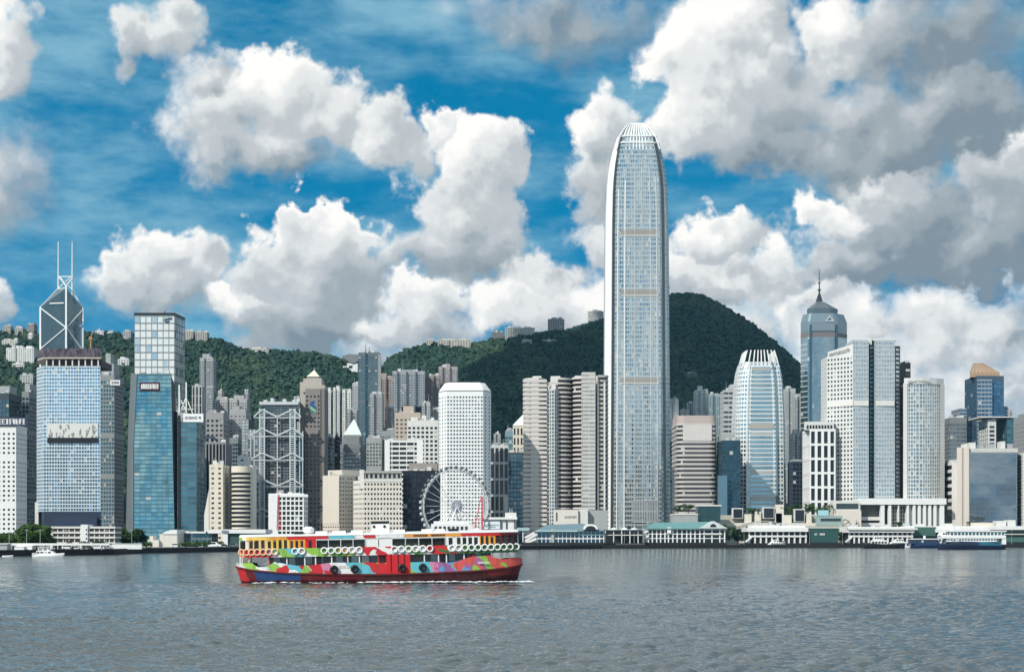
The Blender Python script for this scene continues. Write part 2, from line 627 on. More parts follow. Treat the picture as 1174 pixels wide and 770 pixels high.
def glyphs(mb, x0, x1, z0, z1, y, seed, thick=0.25, n=None):
    """row of sign characters as raised strokes on a face at depth y (facing the harbour)"""
    r = random.Random(seed)
    h = z1 - z0
    n = n or max(2, int((x1 - x0) / (h * 0.95)))
    w = (x1 - x0) / n
    s = h * 0.14
    for k in range(n):
        a, b = x0 + w * (k + .1), x0 + w * (k + .88)
        for st in r.sample(range(6), 4):
            if st == 0: mb.box(a, a + s, y - thick, y, z0, z1)
            elif st == 1: mb.box(b - s, b, y - thick * .9, y, z0, z1)
            elif st == 2: mb.box(a, b, y - thick * .8, y, z1 - s, z1 - s * .02)
            elif st == 3: mb.box(a, b, y - thick * .7, y, z0 + s * .02, z0 + s)
            elif st == 4: mb.box(a, b, y - thick * .6, y, z0 + h * .45, z0 + h * .45 + s)
            else: mb.box((a + b - s) / 2, (a + b + s) / 2, y - thick * .5, y, z0 + s * .1, z1 - s * .1)


def sign(label, px0, px1, py0, py1, Y, bm, lm, seed=1, n=None, textbox=None, cat='sign', name='rooftop_sign', depth=0.8, group=None):
    x0, x1, z1, z0 = PX(px0, Y), PX(px1, Y), PZ(py0, Y), PZ(py1, Y)
    root = thing(name, label, cat, ((x0 + x1) / 2, Y, z0), group)
    MB().box(x0, x1, Y, Y + depth, z0, z1).build('board', bm, root)
    mb = MB()
    h, w = z1 - z0, x1 - x0
    tb = textbox or (0.08, 0.92, 0.25, 0.75)
    glyphs(mb, x0 + w * tb[0], x0 + w * tb[1], z0 + h * tb[2], z0 + h * tb[3], Y - .01, seed, 0.25, n)
    mb.build('lettering', lm, root)
    return root


# ------------------------------------------------------------------ terrain, land, sea
def smooth_interp(x, xs, ys):
    return np.interp(x, xs, ys)


SK1 = [(-900, 424), (-500, 394), (-200, 386), (0, 381), (60, 381), (115, 381), (150, 384), (215, 385), (250, 389), (275, 400), (302, 401), (330, 403), (360, 404),
       (385, 409), (410, 418), (438, 422), (452, 408), (475, 397), (500, 393), (540, 396), (565, 390), (600, 383), (640, 380), (690, 380), (740, 395), (800, 450), (860, 540), (920, 617), (2100, 617)]
SK2 = [(-900, 617), (380, 617), (450, 520), (520, 450), (560, 425), (600, 400), (640, 382), (690, 366), (735, 350), (768, 338), (790, 336), (805, 339), (825, 349), (850, 363), (880, 386),
       (902, 405), (925, 428), (960, 470), (1000, 520), (1050, 560), (1150, 600), (1250, 617), (2100, 617)]
YR1, YR2 = 2700.0, 3300.0


def vnoise(x, y, s, seed):
    """value noise in numpy"""
    x, y = np.asarray(x) / s, np.asarray(y) / s
    xi, yi = np.floor(x).astype(np.int64), np.floor(y).astype(np.int64)
    fx, fy = x - xi, y - yi
    fx, fy = fx * fx * (3 - 2 * fx), fy * fy * (3 - 2 * fy)

    def hsh(a, b):
        h = (a * 374761393 + b * 668265263 + seed * 1442695041) & 0xFFFFFFFF
        h = ((h ^ (h >> 13)) * 1274126177) & 0xFFFFFFFF
        return ((h ^ (h >> 16)) & 0xFFFF) / 65535.0
    return (hsh(xi, yi) * (1 - fx) + hsh(xi + 1, yi) * fx) * (1 - fy) + (hsh(xi, yi + 1) * (1 - fx) + hsh(xi + 1, yi + 1) * fx) * fy


def hill(X, Y):
    X, Y = np.asarray(X, float), np.asarray(Y, float)
    out_ = np.full(X.shape, 2.4)
    nse = (vnoise(X, Y, 260, 3) - .5) * 2 + (vnoise(X, Y, 110, 5) - .5) * 1.0
    for (sk, yr, y0, back, e) in ((SK1, YR1, 1880, 1200, 1.12), (SK2, YR2, 2250, 1500, 0.92)):
        px = X / yr * F + CX
        top = CH + (HY - np.interp(px, [s_[0] for s_ in sk], [s_[1] for s_ in sk])) / F * yr - 4
        t_ = np.clip((Y - y0) / (yr - y0), 0, 1) ** e
        b_ = np.clip(1 - (Y - yr) / back, 0, 1)
        b_ = b_ * b_ * (3 - 2 * b_)
        h_ = np.where(Y < yr, t_, b_) * np.maximum(top, 0)
        h_ = h_ + nse * 16 * np.sin(np.pi * np.clip((Y - y0) / (yr - y0), 0, 1)) * np.clip(top / 200, 0, 1)
        out_ = np.maximum(out_, h_)
    return out_


def hit(px, py, y0=1950.0, y1=3400.0):
    """where the line of sight through a photograph pixel meets the hillside"""
    for Y in np.arange(y0, y1, 6.0):
        if hill(PX(px, Y), Y) >= PZ(py, Y):
            return Y
    return None


gx = np.arange(-3300, 3301, 14.0)
gy = np.arange(1840, 4900, 14.0)
XX, YY = np.meshgrid(gx, gy, indexing='ij')
HH = hill(XX, YY)
edge = np.minimum(1, np.minimum(3300 - np.abs(XX), 4890 - YY) / 500)
HH = np.where(HH > 2.4, 2.2 + (HH - 2.2) * np.clip(edge, 0, 1), 2.2 - 0.2)
nx, ny = XX.shape
idx = np.arange(nx * ny).reshape(nx, ny)
mb = MB()
mb.add(np.stack([XX, YY, HH], 2), np.stack([idx[:-1, :-1], idx[1:, :-1], idx[1:, 1:], idx[:-1, 1:]], 2).reshape(-1, 4))
m_soil, t, b, o = mat('hillside')
pos = t.n('ShaderNodeNewGeometry').outputs['Position']
f = t.noise(pos, 0.03, 5.0, 0.65)
setc(t, b, 'Base Color', t.mix(t.ss(f, 0.35, 0.7), (0.018, 0.035, 0.018, 1), (0.035, 0.06, 0.022, 1)))
b.inputs['Roughness'].default_value = 0.95
b.inputs['Specular IOR Level'].default_value = 0.1
tag(mb.build('hills', m_soil, None, True), 'forested hills rising behind the towers', 'hills', kind='structure')

# city ground: shoreline from the left edge of the picture to the right
SHORE = [(-1400, 648), (-400, 640), (0, 637.5), (130, 635.5), (160, 634), (275, 632), (600, 629.5), (690, 628.6), (900, 627.8), (1174, 627.2), (1600, 627.0), (2400, 627)]
shore = []
for px, py in SHORE:
    Y = CH * F / (py - HY)
    shore.append((PX(px, Y), Y))
GZ = 2.2
gp = [(x, y) for x, y in shore] + [(26000, 3000), (26000, 40000), (-26000, 40000), (-26000, 600)]
m_gr, t, b, o = mat('paved_ground')
pos = t.n('ShaderNodeNewGeometry').outputs['Position']
f = t.noise(pos, 0.02, 6.0, 0.6)
setc(t, b, 'Base Color', t.mix(f, (0.10, 0.105, 0.10, 1), (0.26, 0.25, 0.23, 1)))
b.inputs['Roughness'].default_value = 0.9
mb = MB()
mb.add([(x, y, GZ) for x, y in gp], None, [list(range(len(gp)))])
tag(mb.build('ground', m_gr), 'paved city ground along the waterfront', 'ground', kind='structure')
# sea wall
mb = MB()
n = len(shore)
v = []
for x, y in shore:
    v += [(x, y, -2), (x, y, GZ + .35), (x + .0, y + 1.2, GZ + .35), (x, y + 1.2, GZ - .1)]
f = []
for i in range(n - 1):
    for k in range(3):
        f.append([i * 4 + k, (i + 1) * 4 + k, (i + 1) * 4 + k + 1, i * 4 + k + 1])
mb.add(v, None, f)
tag(mb.build('sea_wall', stone((0.035, 0.034, 0.032), 0.9, .5, .5)), 'dark stained concrete sea wall along the far shore', 'sea wall')

# water: wave field, finer where it is near
th = np.radians(np.concatenate([np.linspace(-64, -19, 150, endpoint=False), np.linspace(-19, 19, 1150), np.linspace(19, 64, 150)[1:]]))
ys = [26.0]
while ys[-1] < 1560:
    ys.append(ys[-1] + max(0.17, (ys[-1] / 210.0) ** 2 * 0.8))
ys = np.array(ys)
TT, YW = np.meshgrid(th, ys, indexing='ij')
XW = YW * np.tan(TT)
ZW = np.zeros_like(XW)
dX = np.zeros_like(XW)
dY = np.zeros_like(XW)
spac = np.maximum(np.gradient(ys)[None, :] * 0.8, YW * np.gradient(th)[:, None] / np.cos(TT) ** 2)
wr = np.random.default_rng(3)
for k in range(72):
    lam = 0.45 * (3.4 / 0.45) ** (wr.random() ** 1.15)
    ang = math.radians(-84 + wr.normal() * 24)
    kx, ky = math.cos(ang) * 2 * math.pi / lam, math.sin(ang) * 2 * math.pi / lam
    amp = 0.0085 * lam ** 0.95 * (0.5 + wr.random())
    ph = wr.random() * 6.283 + 3.0 * vnoise(XW, YW, lam * 5, k + 20)
    fade = np.clip(lam / (2.4 * spac) - 0.6, 0, 1)
    gust = 0.45 + 1.1 * vnoise(XW, YW, 38, 11) * (0.5 + vnoise(XW, YW, 9, 12))
    a_ = kx * XW + ky * YW + ph
    ZW += amp * fade * gust * np.sin(a_)
    dX -= 0.9 * amp * fade * gust * math.cos(ang) * np.cos(a_)
    dY -= 0.9 * amp * fade * gust * math.sin(ang) * np.cos(a_)
nx, ny = XW.shape
idx = np.arange(nx * ny).reshape(nx, ny)
mb = MB()
mb.add(np.stack([XW + dX, YW + dY, ZW], 2), np.stack([idx[:-1, :-1], idx[1:, :-1], idx[1:, 1:], idx[:-1, 1:]], 2).reshape(-1, 4))
# open harbour to the sides and behind the camera
xe = 26 * math.tan(R(64))
mb.add([(-26000, -20000, -.05), (26000, -20000, -.05), (26000, 26, -.05), (-26000, 26, -.05)], [(0, 1, 2, 3)])
xf = ys[-1] * math.tan(R(64))
mb.add([(-26000, 26, -.05), (-xe, 26, -.05), (-xf, ys[-1], -.05), (-26000, ys[-1], -.05)], [(0, 1, 2, 3)])
mb.add([(xe, 26, -.05), (26000, 26, -.05), (26000, ys[-1], -.05), (xf, ys[-1], -.05)], [(0, 1, 2, 3)])
m_w, t, b, o = mat('sea_water')
pos = t.n('ShaderNodeNewGeometry').outputs['Position']
geo = t.n('ShaderNodeNewGeometry')
sl = None
for sc_, amp_, dt_ in (((1.3, 3.4, 1), .34, 3.0), ((.30, .95, 1), .32, 3.0), ((.05, .20, 1), .18, 3.0)):
    c_ = t.v('SCALE', t.v('SUBTRACT', t.noise(t.v('MULTIPLY', pos, sc_), 1.0, dt_, .6, .2, out=1), (.5, .5, .5)), s=amp_ * 2)
    sl = c_ if sl is None else t.v('ADD', sl, c_)
# calmer and rougher patches drift over the harbour
gust_ = t.ss(t.noise(t.v('MULTIPLY', pos, (.010, .030, 1)), 1.0, 3.0, .6), .32, .68, .55, 1.25)
sx_, sy_, sz_ = t.n('ShaderNodeSeparateXYZ', {0: t.v('SCALE', sl, s=gust_)}).outputs
# wind waves lean: their steep faces look down the harbour
sy_ = t.m('SUBTRACT', t.m('MULTIPLY', sy_, 0.75), t.m('MULTIPLY', t.m('ABSOLUTE', sy_), 0.75))
sl = t.n('ShaderNodeCombineXYZ', {0: sx_, 1: sy_, 2: 0.0}).outputs[0]
setc(t, b, 'Normal', t.v('NORMALIZE', t.v('ADD', geo.outputs['Normal'], sl)))
b.inputs['Base Color'].default_value = (0.100, 0.114, 0.116, 1)
b.inputs['Roughness'].default_value = 0.08
b.inputs['IOR'].default_value = 1.5
b.inputs['Specular IOR Level'].default_value = 0.5
tag(mb.build('water', m_w, None, True), 'choppy grey harbour water', 'water', kind='structure')

# ------------------------------------------------------------------ forest on the hills
ico_v = []
g_ = (1 + 5 ** .5) / 2
for a_, b_ in ((1, g_), (-1, g_), (1, -g_), (-1, -g_)):
    ico_v += [(0, a_, b_), (a_, b_, 0), (b_, 0, a_)]
ico_v = np.array(ico_v) / math.sqrt(1 + g_ * g_)


def hull_faces(v):
    n_ = len(v)
    dm = min(np.linalg.norm(v[0] - v[j]) for j in range(1, n_)) * 1.05
    fs = []
    for i in range(n_):
        for j in range(i + 1, n_):
            for k in range(j + 1, n_):
                if max(np.linalg.norm(v[i] - v[j]), np.linalg.norm(v[j] - v[k]), np.linalg.norm(v[i] - v[k])) < dm:
                    nn = np.cross(v[j] - v[i], v[k] - v[i])
                    fs.append((i, j, k) if np.dot(nn, v[i]) > 0 else (i, k, j))
    return np.array(fs)


ico_f = hull_faces(ico_v)


def subdiv(v, f):
    v = [tuple(x) for x in v]
    cache, nf_ = {}, []

    def mid(a, b):
        k = (min(a, b), max(a, b))
        if k not in cache:
            m_ = (np.array(v[a]) + np.array(v[b])) / 2
            v.append(tuple(m_ / np.linalg.norm(m_)))
            cache[k] = len(v) - 1
        return cache[k]
    for a, b, c in f:
        ab, bc, ca = mid(a, b), mid(b, c), mid(c, a)
        nf_ += [(a, ab, ca), (b, bc, ab), (c, ca, bc), (ab, bc, ca)]
    return np.array(v), np.array(nf_)


ico2_v, ico2_f = subdiv(ico_v, ico_f)


def tri_mesh(name, V, T, m, kindargs, smooth=False):
    me = bpy.data.meshes.new(name)
    me.vertices.add(len(V))
    me.vertices.foreach_set('co', V.astype(np.float32).ravel())
    me.loops.add(len(T) * 3)
    me.loops.foreach_set('vertex_index', T.astype(np.int32).ravel())
    me.polygons.add(len(T))
    me.polygons.foreach_set('loop_start', (np.arange(len(T)) * 3).astype(np.int32))
    me.polygons.foreach_set('use_smooth', np.full(len(T), smooth, dtype=bool))
    me.update(calc_edges=True)
    me.materials.append(m)
    ob = bpy.data.objects.new(name, me)
    COL.objects.link(ob)
    tag(ob, **kindargs)
    return ob


def leafy(cols, scale, name):
    m, t, b, o = mat(name)
    geo = t.n('ShaderNodeNewGeometry')
    r_ = geo.outputs['Random Per Island']
    n_ = t.noise(geo.outputs['Position'], scale, 3.0, 0.6)
    c_ = t.mix(r_, c4(cols[0]), c4(cols[1]))
    c_ = t.mix(t.ss(n_, 0.45, 0.75), c_, c4(cols[2]))
    setc(t, b, 'Base Color', c_)
    b.inputs['Roughness'].default_value = 0.75
    b.inputs['Specular IOR Level'].default_value = 0.2
    return m


m_forest = leafy([(0.016, 0.044, 0.034), (0.034, 0.074, 0.046), (0.062, 0.098, 0.052)], 0.009, 'forest_leaves')


def forest(xr, yr, n, size, name, label, seed, keep):
    r_ = np.random.default_rng(seed)
    X = r_.uniform(*xr, n)
    Y = r_.uniform(*yr, n)
    Hh = hill(X, Y)
    ok = (Hh > 12) & keep(X, Y)
    X, Y, Hh = X[ok], Y[ok], Hh[ok]
    k = len(X)
    sc = size * (0.55 + 0.9 * r_.random(k) ** 1.6)
    base = ico2_v[None] * (1 + 0.34 * r_.standard_normal((k, len(ico2_v), 1)))
    V = base * sc[:, None, None] * np.array([1, 1, 0.85])
    V += np.stack([X, Y, Hh + sc * 0.35], 1)[:, None]
    T = ico2_f[None] + (np.arange(k) * len(ico2_v))[:, None, None]
    return tri_mesh(name, V.reshape(-1, 3), T.reshape(-1, 3), m_forest, dict(label=label, cat='forest', kind='stuff'))


forest((-1180, 330), (1960, 2900), 46000, 4.4, 'forest', 'green forest covering the lower hills behind the towers', 5,
       lambda X, Y: (np.abs(X) < Y * 0.36) & (hill(X, Y) > 30))
forest((-120, 1050), (2450, 3420), 46000, 4.4, 'forest', 'dark forest covering the tall peak behind the towers', 6,
       lambda X, Y: (np.abs(X) < Y * 0.36) & (X > -250 + (Y - 2450) * 0.28))

# ------------------------------------------------------------------ unseen cloud above the view, shaped so its shadow covers the peak
FOOT = [(622, 398), (578, 420), (545, 440), (562, 475), (590, 505), (700, 520), (860, 505), (945, 470), (905, 412), (880, 392), (850, 370), (825, 355), (790, 342), (740, 356), (690, 374), (655, 390)]
cfoot = []
CZ = 1500.0
for px, py in FOOT:
    Y_ = hit(px, py, 2000, 3500) or 3300
    h_ = PZ(py, Y_)
    k_ = (CZ - h_) / SUN.z
    cfoot.append((PX(px, Y_) + SUN.x * k_, Y_ + SUN.y * k_))
cf = np.array(cfoot)


def inside(x, y, poly_):
    c_ = False
    for i in range(len(poly_)):
        (xa, ya), (xb, yb) = poly_[i - 1], poly_[i]
        if (ya > y) != (yb > y) and x < (xb - xa) * (y - ya) / (yb - ya) + xa:
            c_ = not c_
    return c_


cr_ = np.random.default_rng(12)
Vc, Tc, nb_ = [], [], 0
x0_, x1_, y0_, y1_ = cf[:, 0].min(), cf[:, 0].max(), cf[:, 1].min(), cf[:, 1].max()
v3, f3 = subdiv(ico2_v, ico2_f)
while nb_ < 420:
    x, y = cr_.uniform(x0_, x1_), cr_.uniform(y0_, y1_)
    if not inside(x, y, cfoot):
        continue
    rr_ = cr_.uniform(45, 85)
    z = CZ + cr_.uniform(0, 30) + (abs(cr_.normal()) * 60 if nb_ % 3 == 0 else 0)
    Vc.append(v3 * rr_ * (1 + .07 * cr_.standard_normal((len(v3), 1))) * np.array([1, 1, .7]) + np.array([x, y, z]))
    Tc.append(f3 + nb_ * len(v3))
    nb_ += 1
m_cl, t, b, o = mat('cloud_white')
b.inputs['Base Color'].default_value = (.85, .86, .87, 1)
b.inputs['Roughness'].default_value = 1.0
b.inputs['Specular IOR Level'].default_value = 0.0
tri_mesh('cloud', np.concatenate(Vc), np.concatenate(Tc), m_cl, dict(label='unseen heaped white cloud above the view, added to shade the peak', cat='cloud', kind='stuff'), True)


# ------------------------------------------------------------------ the city
WHITE = stone((0.76, 0.76, 0.74), 0.6, .10, .12)
OFFWHITE = stone((0.66, 0.65, 0.61), 0.7, .12, .14)
CREAM = stone((0.70, 0.63, 0.52), 0.7, .12, .14)
BEIGE = stone((0.50, 0.43, 0.36), 0.7, .14, .14)
TAUPE = stone((0.30, 0.265, 0.24), 0.7, .15, .15)
GREY = stone((0.36, 0.37, 0.37), 0.7, .15, .18)
MIDGREY = stone((0.23, 0.245, 0.25), 0.6, .15, .15)
DARK = stone((0.055, 0.062, 0.07), 0.5, .2, .15)
BLACK = stone((0.018, 0.02, 0.022), 0.4, .2, .1)
NAVY = stone((0.03, 0.045, 0.085), 0.5, .2, .1)
STEEL = paint((0.62, 0.64, 0.65), 0.35, 0.3)
SILVER = paint((0.70, 0.73, 0.73), 0.32, 0.5)
WHITEP = paint((0.82, 0.82, 0.80), 0.4)
G_DARK = glass((0.075, 0.09, 0.10), .15, .6, .6, .05)
G_BLACK = glass((0.035, 0.042, 0.05), .15, .5, .5, .05)
G_GREY = glass((0.20, 0.25, 0.27), .14, .7, .5, .05)
G_TEAL = glass((0.16, 0.34, 0.40), .10, .85, .35, .05)
G_DTEAL = glass((0.09, 0.20, 0.24), .12, .8, .4, .06)
G_BLUE = glass((0.34, 0.52, 0.66), .10, .85, .3, .06)
G_DBLUE = glass((0.05, 0.13, 0.24), .12, .8, .4, .04)
G_SKY = glass((0.62, 0.70, 0.74), .10, .9, .2, .04)
G_SILV = glass((0.50, 0.57, 0.60), .13, .85, .28, .08)


def bx(px0, px1, Y, D_):
    xl = PX(px0, Y) if px0 < CX else PX(px0, Y + D_)
    xr = PX(px1, Y) if px1 > CX else PX(px1, Y + D_)
    return [(xl, Y), (xr, Y), (xr, Y + D_), (xl, Y + D_)]


def notched(px0, px1, Y, D_, k, rec=3.0):
    p_ = bx(px0, px1, Y, D_)
    x0, x1 = p_[0][0], p_[1][0]
    w = (x1 - x0) / (2 * k - 1)
    out_ = []
    for i in range(2 * k - 1):
        yy = Y if i % 2 == 0 else Y + rec
        out_ += [(x0 + w * i, yy), (x0 + w * (i + 1), yy)]
    return out_ + [(x1, Y + D_), (x0, Y + D_)]


def gz(poly):
    return float(np.min(hill(np.array([p_[0] for p_ in poly]), np.array([p_[1] for p_ in poly])))) - .3


def quick(name, label, poly, pytop, wm, gm, fh, bay, wf, hf, d=0.35, **kw):
    Y = min(p_[1] for p_ in poly)
    z0, z1 = gz(poly), PZ(pytop, Y)
    nf = max(2, int(round((z1 - z0) / fh)))
    return tower(name, label, poly, z0, z1, wm, gm, nf, bay, wf, hf, d, **kw)


def mast(root, x, y, z0, z1, r, m=None, name='antenna'):
    mb_ = MB()
    mb_.tube((x, y, z0), (x, y, z0 + (z1 - z0) * .55), r, r * .8, 6)
    mb_.tube((x, y, z0 + (z1 - z0) * .55), (x, y, z1), r * .6, r * .25, 6)
    return mb_.build(name, m or STEEL, root)


# ---- far left
quick('hotel_building', 'white slab block punched with small dark windows at the left picture edge', bx(-26, 31, 1150, 26), 489, WHITE, G_BLACK, 3.45, 3.5, .46, .44, .5, mode='window', cat='building')
sign('navy roof sign with pale lettering on the white slab block', -26, 32, 478, 488, 1149, NAVY, WHITEP, 3, 9, (.35, .95, .2, .8))
quick('office_tower', 'dark teal gridded glass tower behind the white slab block', bx(-10, 24, 1400, 34), 452, DARK, G_DTEAL, 3.9, 3.2, .8, .72, .3, plant=[(.1, .9, .2, .8, 8)], roofm=GREY)
quick('office_tower', 'dark green glass tower squeezed between white slab and the bright blue tower', bx(25, 46, 1440, 34), 450, MIDGREY, G_DTEAL, 3.9, 3.4, .75, .66, .3, plant=[(.1, .8, .2, .8, 9)], roofm=GREY)

# ---- tower of triangular prisms with white diagonals and twin masts
Yb = 1900
bp_ = [(46.5, 20), (76, 0), (95.3, 14), (66, 40)]
poly = pp(bp_, Yb)
root = thing('office_tower', 'dark prism tower with white diagonal bracing and twin roof masts', 'tower', (PX(72, Yb), Yb, GZ))
tops = [PZ(352, Yb + 20), PZ(330, Yb), PZ(354, Yb + 14), PZ(331, Yb + 40)]
sub = MB()
gmb = MB()
G_BOCL = glass((0.115, 0.17, 0.195), .10, .85, .12, .0, .012)
G_BOCR = G_BOCL
for i in range(3):
    (xa, ya), (xb, yb) = poly[i], poly[(i + 1) % 4]
    if i == 2:
        break
    nfl = 72
    vs, qs, uv = [], [], []
    for k in range(nfl):
        for s in range(8):
            f0, f1 = s / 8, (s + 1) / 8
            c_ = []
            for (ff, kk) in ((f0, k), (f1, k), (f1, k + 1), (f0, k + 1)):
                zt = tops[i] * (1 - ff) + tops[i + 1] * ff
                c_.append((xa + (xb - xa) * ff, ya + (yb - ya) * ff, GZ + (zt - GZ) * kk / nfl))
            b0 = len(vs)
            vs += c_
            qs.append((b0, b0 + 1, b0 + 2, b0 + 3))
            uv += [(s + .01, k + .01), (s + .99, k + .01), (s + .99, k + .99), (s + .01, k + .99)]
    mb = MB()
    mb.add(vs, qs, None, uv)
    mb.build('curtain_wall', G_BOCL, root)
mb = MB()
mb.add([(x, y, GZ) for x, y in poly] + [(x, y, tops[i]) for i, (x, y) in enumerate(poly)], None, [[2, 3, 7, 6], [3, 0, 4, 7], [4, 5, 7], [5, 6, 7]])
mb.build('roof', stone((0.12, 0.15, 0.17), .25, .1, .1, .6), root)


def onface(px, py, i):
    """point on the left (0) or right (1) glass face of the prism tower, pushed out a little"""
    (xa, ya), (xb, yb) = poly[i], poly[i + 1]
    # intersect the sight line column with the face plane
    kx = (px - CX) / F
    f_ = (kx * ya - xa) / ((xb - xa) - kx * (yb - ya))
    X, Y = xa + (xb - xa) * f_, ya + (yb - ya) * f_
    nv = Vector((yb - ya, -(xb - xa), 0)).normalized()
    return Vector((X, Y, PZ(py, Y))) + nv * .5


for (a, b_, i, w) in [((47, 353), (75.6, 375), 0, 1.7), ((75.6, 376), (47, 400), 0, 1.7), ((94.8, 355), (76.3, 375), 1, 1.4), ((76.3, 376), (94.8, 402), 1, 1.4),
                      ((47, 401), (75.6, 426), 0, 1.6), ((75.6, 427), (47, 452), 0, 1.6), ((47, 453), (75.6, 478), 0, 1.6), ((75.6, 479), (47, 504), 0, 1.6), ((47, 505), (75.6, 530), 0, 1.6),
                      ((75.6, 531), (47, 556), 0, 1.6), ((94.8, 403), (76.3, 426), 1, 1.4), ((76.3, 427), (94.8, 452), 1, 1.4)]:
    MB().bar(onface(*a, i), onface(*b_, i), w, 1.0).build('brace', WHITEP, root)
for (px, d_, t_, w) in ((46.5, 20, 352, 2.2), (76, 0, 327, 2.0), (95.3, 14, 354, 1.2)):
    Y = Yb + d_
    MB().bar((PX(px, Y), Y - .6, GZ), (PX(px, Y), Y - .6, PZ(t_, Y)), w, 1.4).build('corner_column', WHITEP, root)
for i, (a, b_) in enumerate((((46.5, 20, 352), (66.5, 40, 331)), ((95.3, 14, 354), (82, 26, 331)), ((76, 0, 330), (66.5, 40, 331)), ((66.5, 38, 331), (82, 26, 317)), ((82, 26, 331), (66.5, 38, 317)), ((66.5, 38, 317), (82, 26, 317)), ((76, 0, 328), (69, 30, 318)), ((76, 0, 328), (82, 26, 320)))):
    pa = Vector((PX(a[0], Yb + a[1]), Yb + a[1] - .3, PZ(a[2], Yb + a[1])))
    pb = Vector((PX(b_[0], Yb + b_[1]), Yb + b_[1] - .3, PZ(b_[2], Yb + b_[1])))
    MB().bar(pa, pb, 1.1, .9).build('roof_strut', WHITEP, root)
for px, d_ in ((66.8, 38), (82.8, 26)):
    Y = Yb + d_
    mb = MB()
    mb.tube((PX(px, Y), Y, PZ(340, Y)), (PX(px, Y), Y, PZ(318, Y)), .95, .9, 8)
    mb.tube((PX(px, Y), Y, PZ(318, Y)), (PX(px, Y), Y, PZ(277, Y)), .8, .55, 8)
    mb.build('roof_mast', WHITEP, root)
mb = MB()
mb.bar(onface(58, 348, 0) + Vector((0, -1, 0)), onface(74, 347.5, 0) + Vector((0, -1, 0)), 1.6, 1.2)
mb.build('maintenance_gantry', WHITEP, root)

# ---- bright blue glass tower under construction at the top
Ya = 1250
poly = pp([(42, 14), (50, 0), (115, 0), (115, 42), (42, 44)], Ya)
z1 = PZ(420, Ya)
G_AIA = glass((0.27, 0.46, 0.60), .09, .9, .40, .05, .03, wave=.5, wsc=(.09, .09, .012))
W_AIA = paint((0.72, 0.79, 0.83), .35, .2)
root = tower('office_tower', 'bright blue glass tower with unfinished open top floors and a dark navy base', poly, PZ(586, Ya), z1, W_AIA, G_AIA, 40, 2.1, .80, .72, .25, cap=False, mode='row', win='window_band', rows=list(range(40)))
MB().prism(poly, z1, z1 + .5, True).build('roof_slab', GREY, root)
x0, x1, yA = PX(50, Ya), PX(115, Ya), Ya
zt = PZ(411, Ya)
for i in range(9):
    x = x0 + 1.5 + (x1 - x0 - 4) * i / 8
    MB().box(x, x + 1.0, yA + 1, yA + 2, z1 + .5, zt).build('column', OFFWHITE, root)
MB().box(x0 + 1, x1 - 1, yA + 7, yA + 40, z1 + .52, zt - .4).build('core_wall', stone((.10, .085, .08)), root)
MB().prism(pp([(43, 13), (50, -0.5), (116, -0.5), (116, 42), (43, 43)], Ya), zt, zt + 1.0, True, True).build('floor_slab', BEIGE, root)
mb = MB()
cp = ccw(pp([(43, 15), (51, 1), (115.5, 1), (115.5, 41), (43, 42)], Ya))
mb.prism(cp, zt + 1.0, PZ(399, Ya), True)
m_mesh, t, b, o = mat('scaffold_netting')
pos = t.n('ShaderNodeNewGeometry').outputs['Position']
f = t.noise(t.v('MULTIPLY', pos, (.6, .6, .2)), 1.0, 4.0, .7)
setc(t, b, 'Base Color', t.mix(t.ss(f, .35, .7), (.035, .028, .045, 1), (.17, .14, .17, 1)))
b.inputs['Roughness'].default_value = .9
mb.build('scaffold_netting', m_mesh, root)
mb = MB()
mb.box(PX(54.5, Ya), PX(112.5, Ya), yA - .7, yA - .02, PZ(501.5, Ya), PZ(485, Ya))
mb.build('louvre_band', OFFWHITE, root)
mb = MB()
r_ = random.Random(4)
for k in range(46):
    x = PX(55 + 57 * r_.random(), Ya)
    z = PZ(500 - 14 * r_.random() ** 1.3, Ya)
    MB().box(x, x + .4 + r_.random() * .8, yA - .85 - k * .002, yA - .7, max(z - 1 - 3 * r_.random(), PZ(501.3, Ya)), z).build('louvre_stain', MIDGREY, root)
MB().box(PX(54.5, Ya), PX(113, Ya), yA - .8, yA - .03, PZ(507.5, Ya), PZ(501.7, Ya)).build('plant_band', BLACK, root)
MB().prism(pp([(50, -1), (116, -1), (116, 30), (50, 30)], Ya), GZ, PZ(586, Ya), True).build('base', stone((.028, .040, .072), .45, .15, .1), root)
MB().prism(pp([(62, -6), (111, -6), (111, -1.1), (62, -1.1)], Ya), GZ, PZ(592, Ya), True).build('entrance_block', NAVY, root)
MB().box(PX(40, Ya + 12), PX(44, Ya + 12), Ya + 12, Ya + 20, GZ, PZ(575, Ya)).build('stair_core', OFFWHITE, root)
for (px, py0, py1, tx, ty, c_, lb) in ((104, 400, 386, 107.5, 378, (.45, .25, .10), 'orange crane jib leaning over the unfinished blue tower'), (93.5, 398, 372, 109.5, 350, (.12, .25, .38), 'thin blue luffing crane jib reaching beside the twin-masted tower')):
    Y = Ya + 20
    cr_ = thing('tower_crane', lb, 'crane', (PX(px, Y), Y, PZ(py0, Y)))
    cm = paint(c_)
    MB().bar((PX(px, Y), Y, PZ(py0, Y)), (PX(px, Y), Y, PZ(py1, Y)), .9).build('crane_mast', cm, cr_)
    MB().bar((PX(px, Y), Y, PZ(py1, Y)), (PX(tx, Y), Y, PZ(ty, Y)), .6).build('jib', cm, cr_)
    MB().box(PX(px, Y) - 1.2, PX(px, Y) + 1.2, Y - 1.2, Y + 1.2, PZ(py1, Y) - 2.4, PZ(py1, Y)).build('cab', cm, cr_)

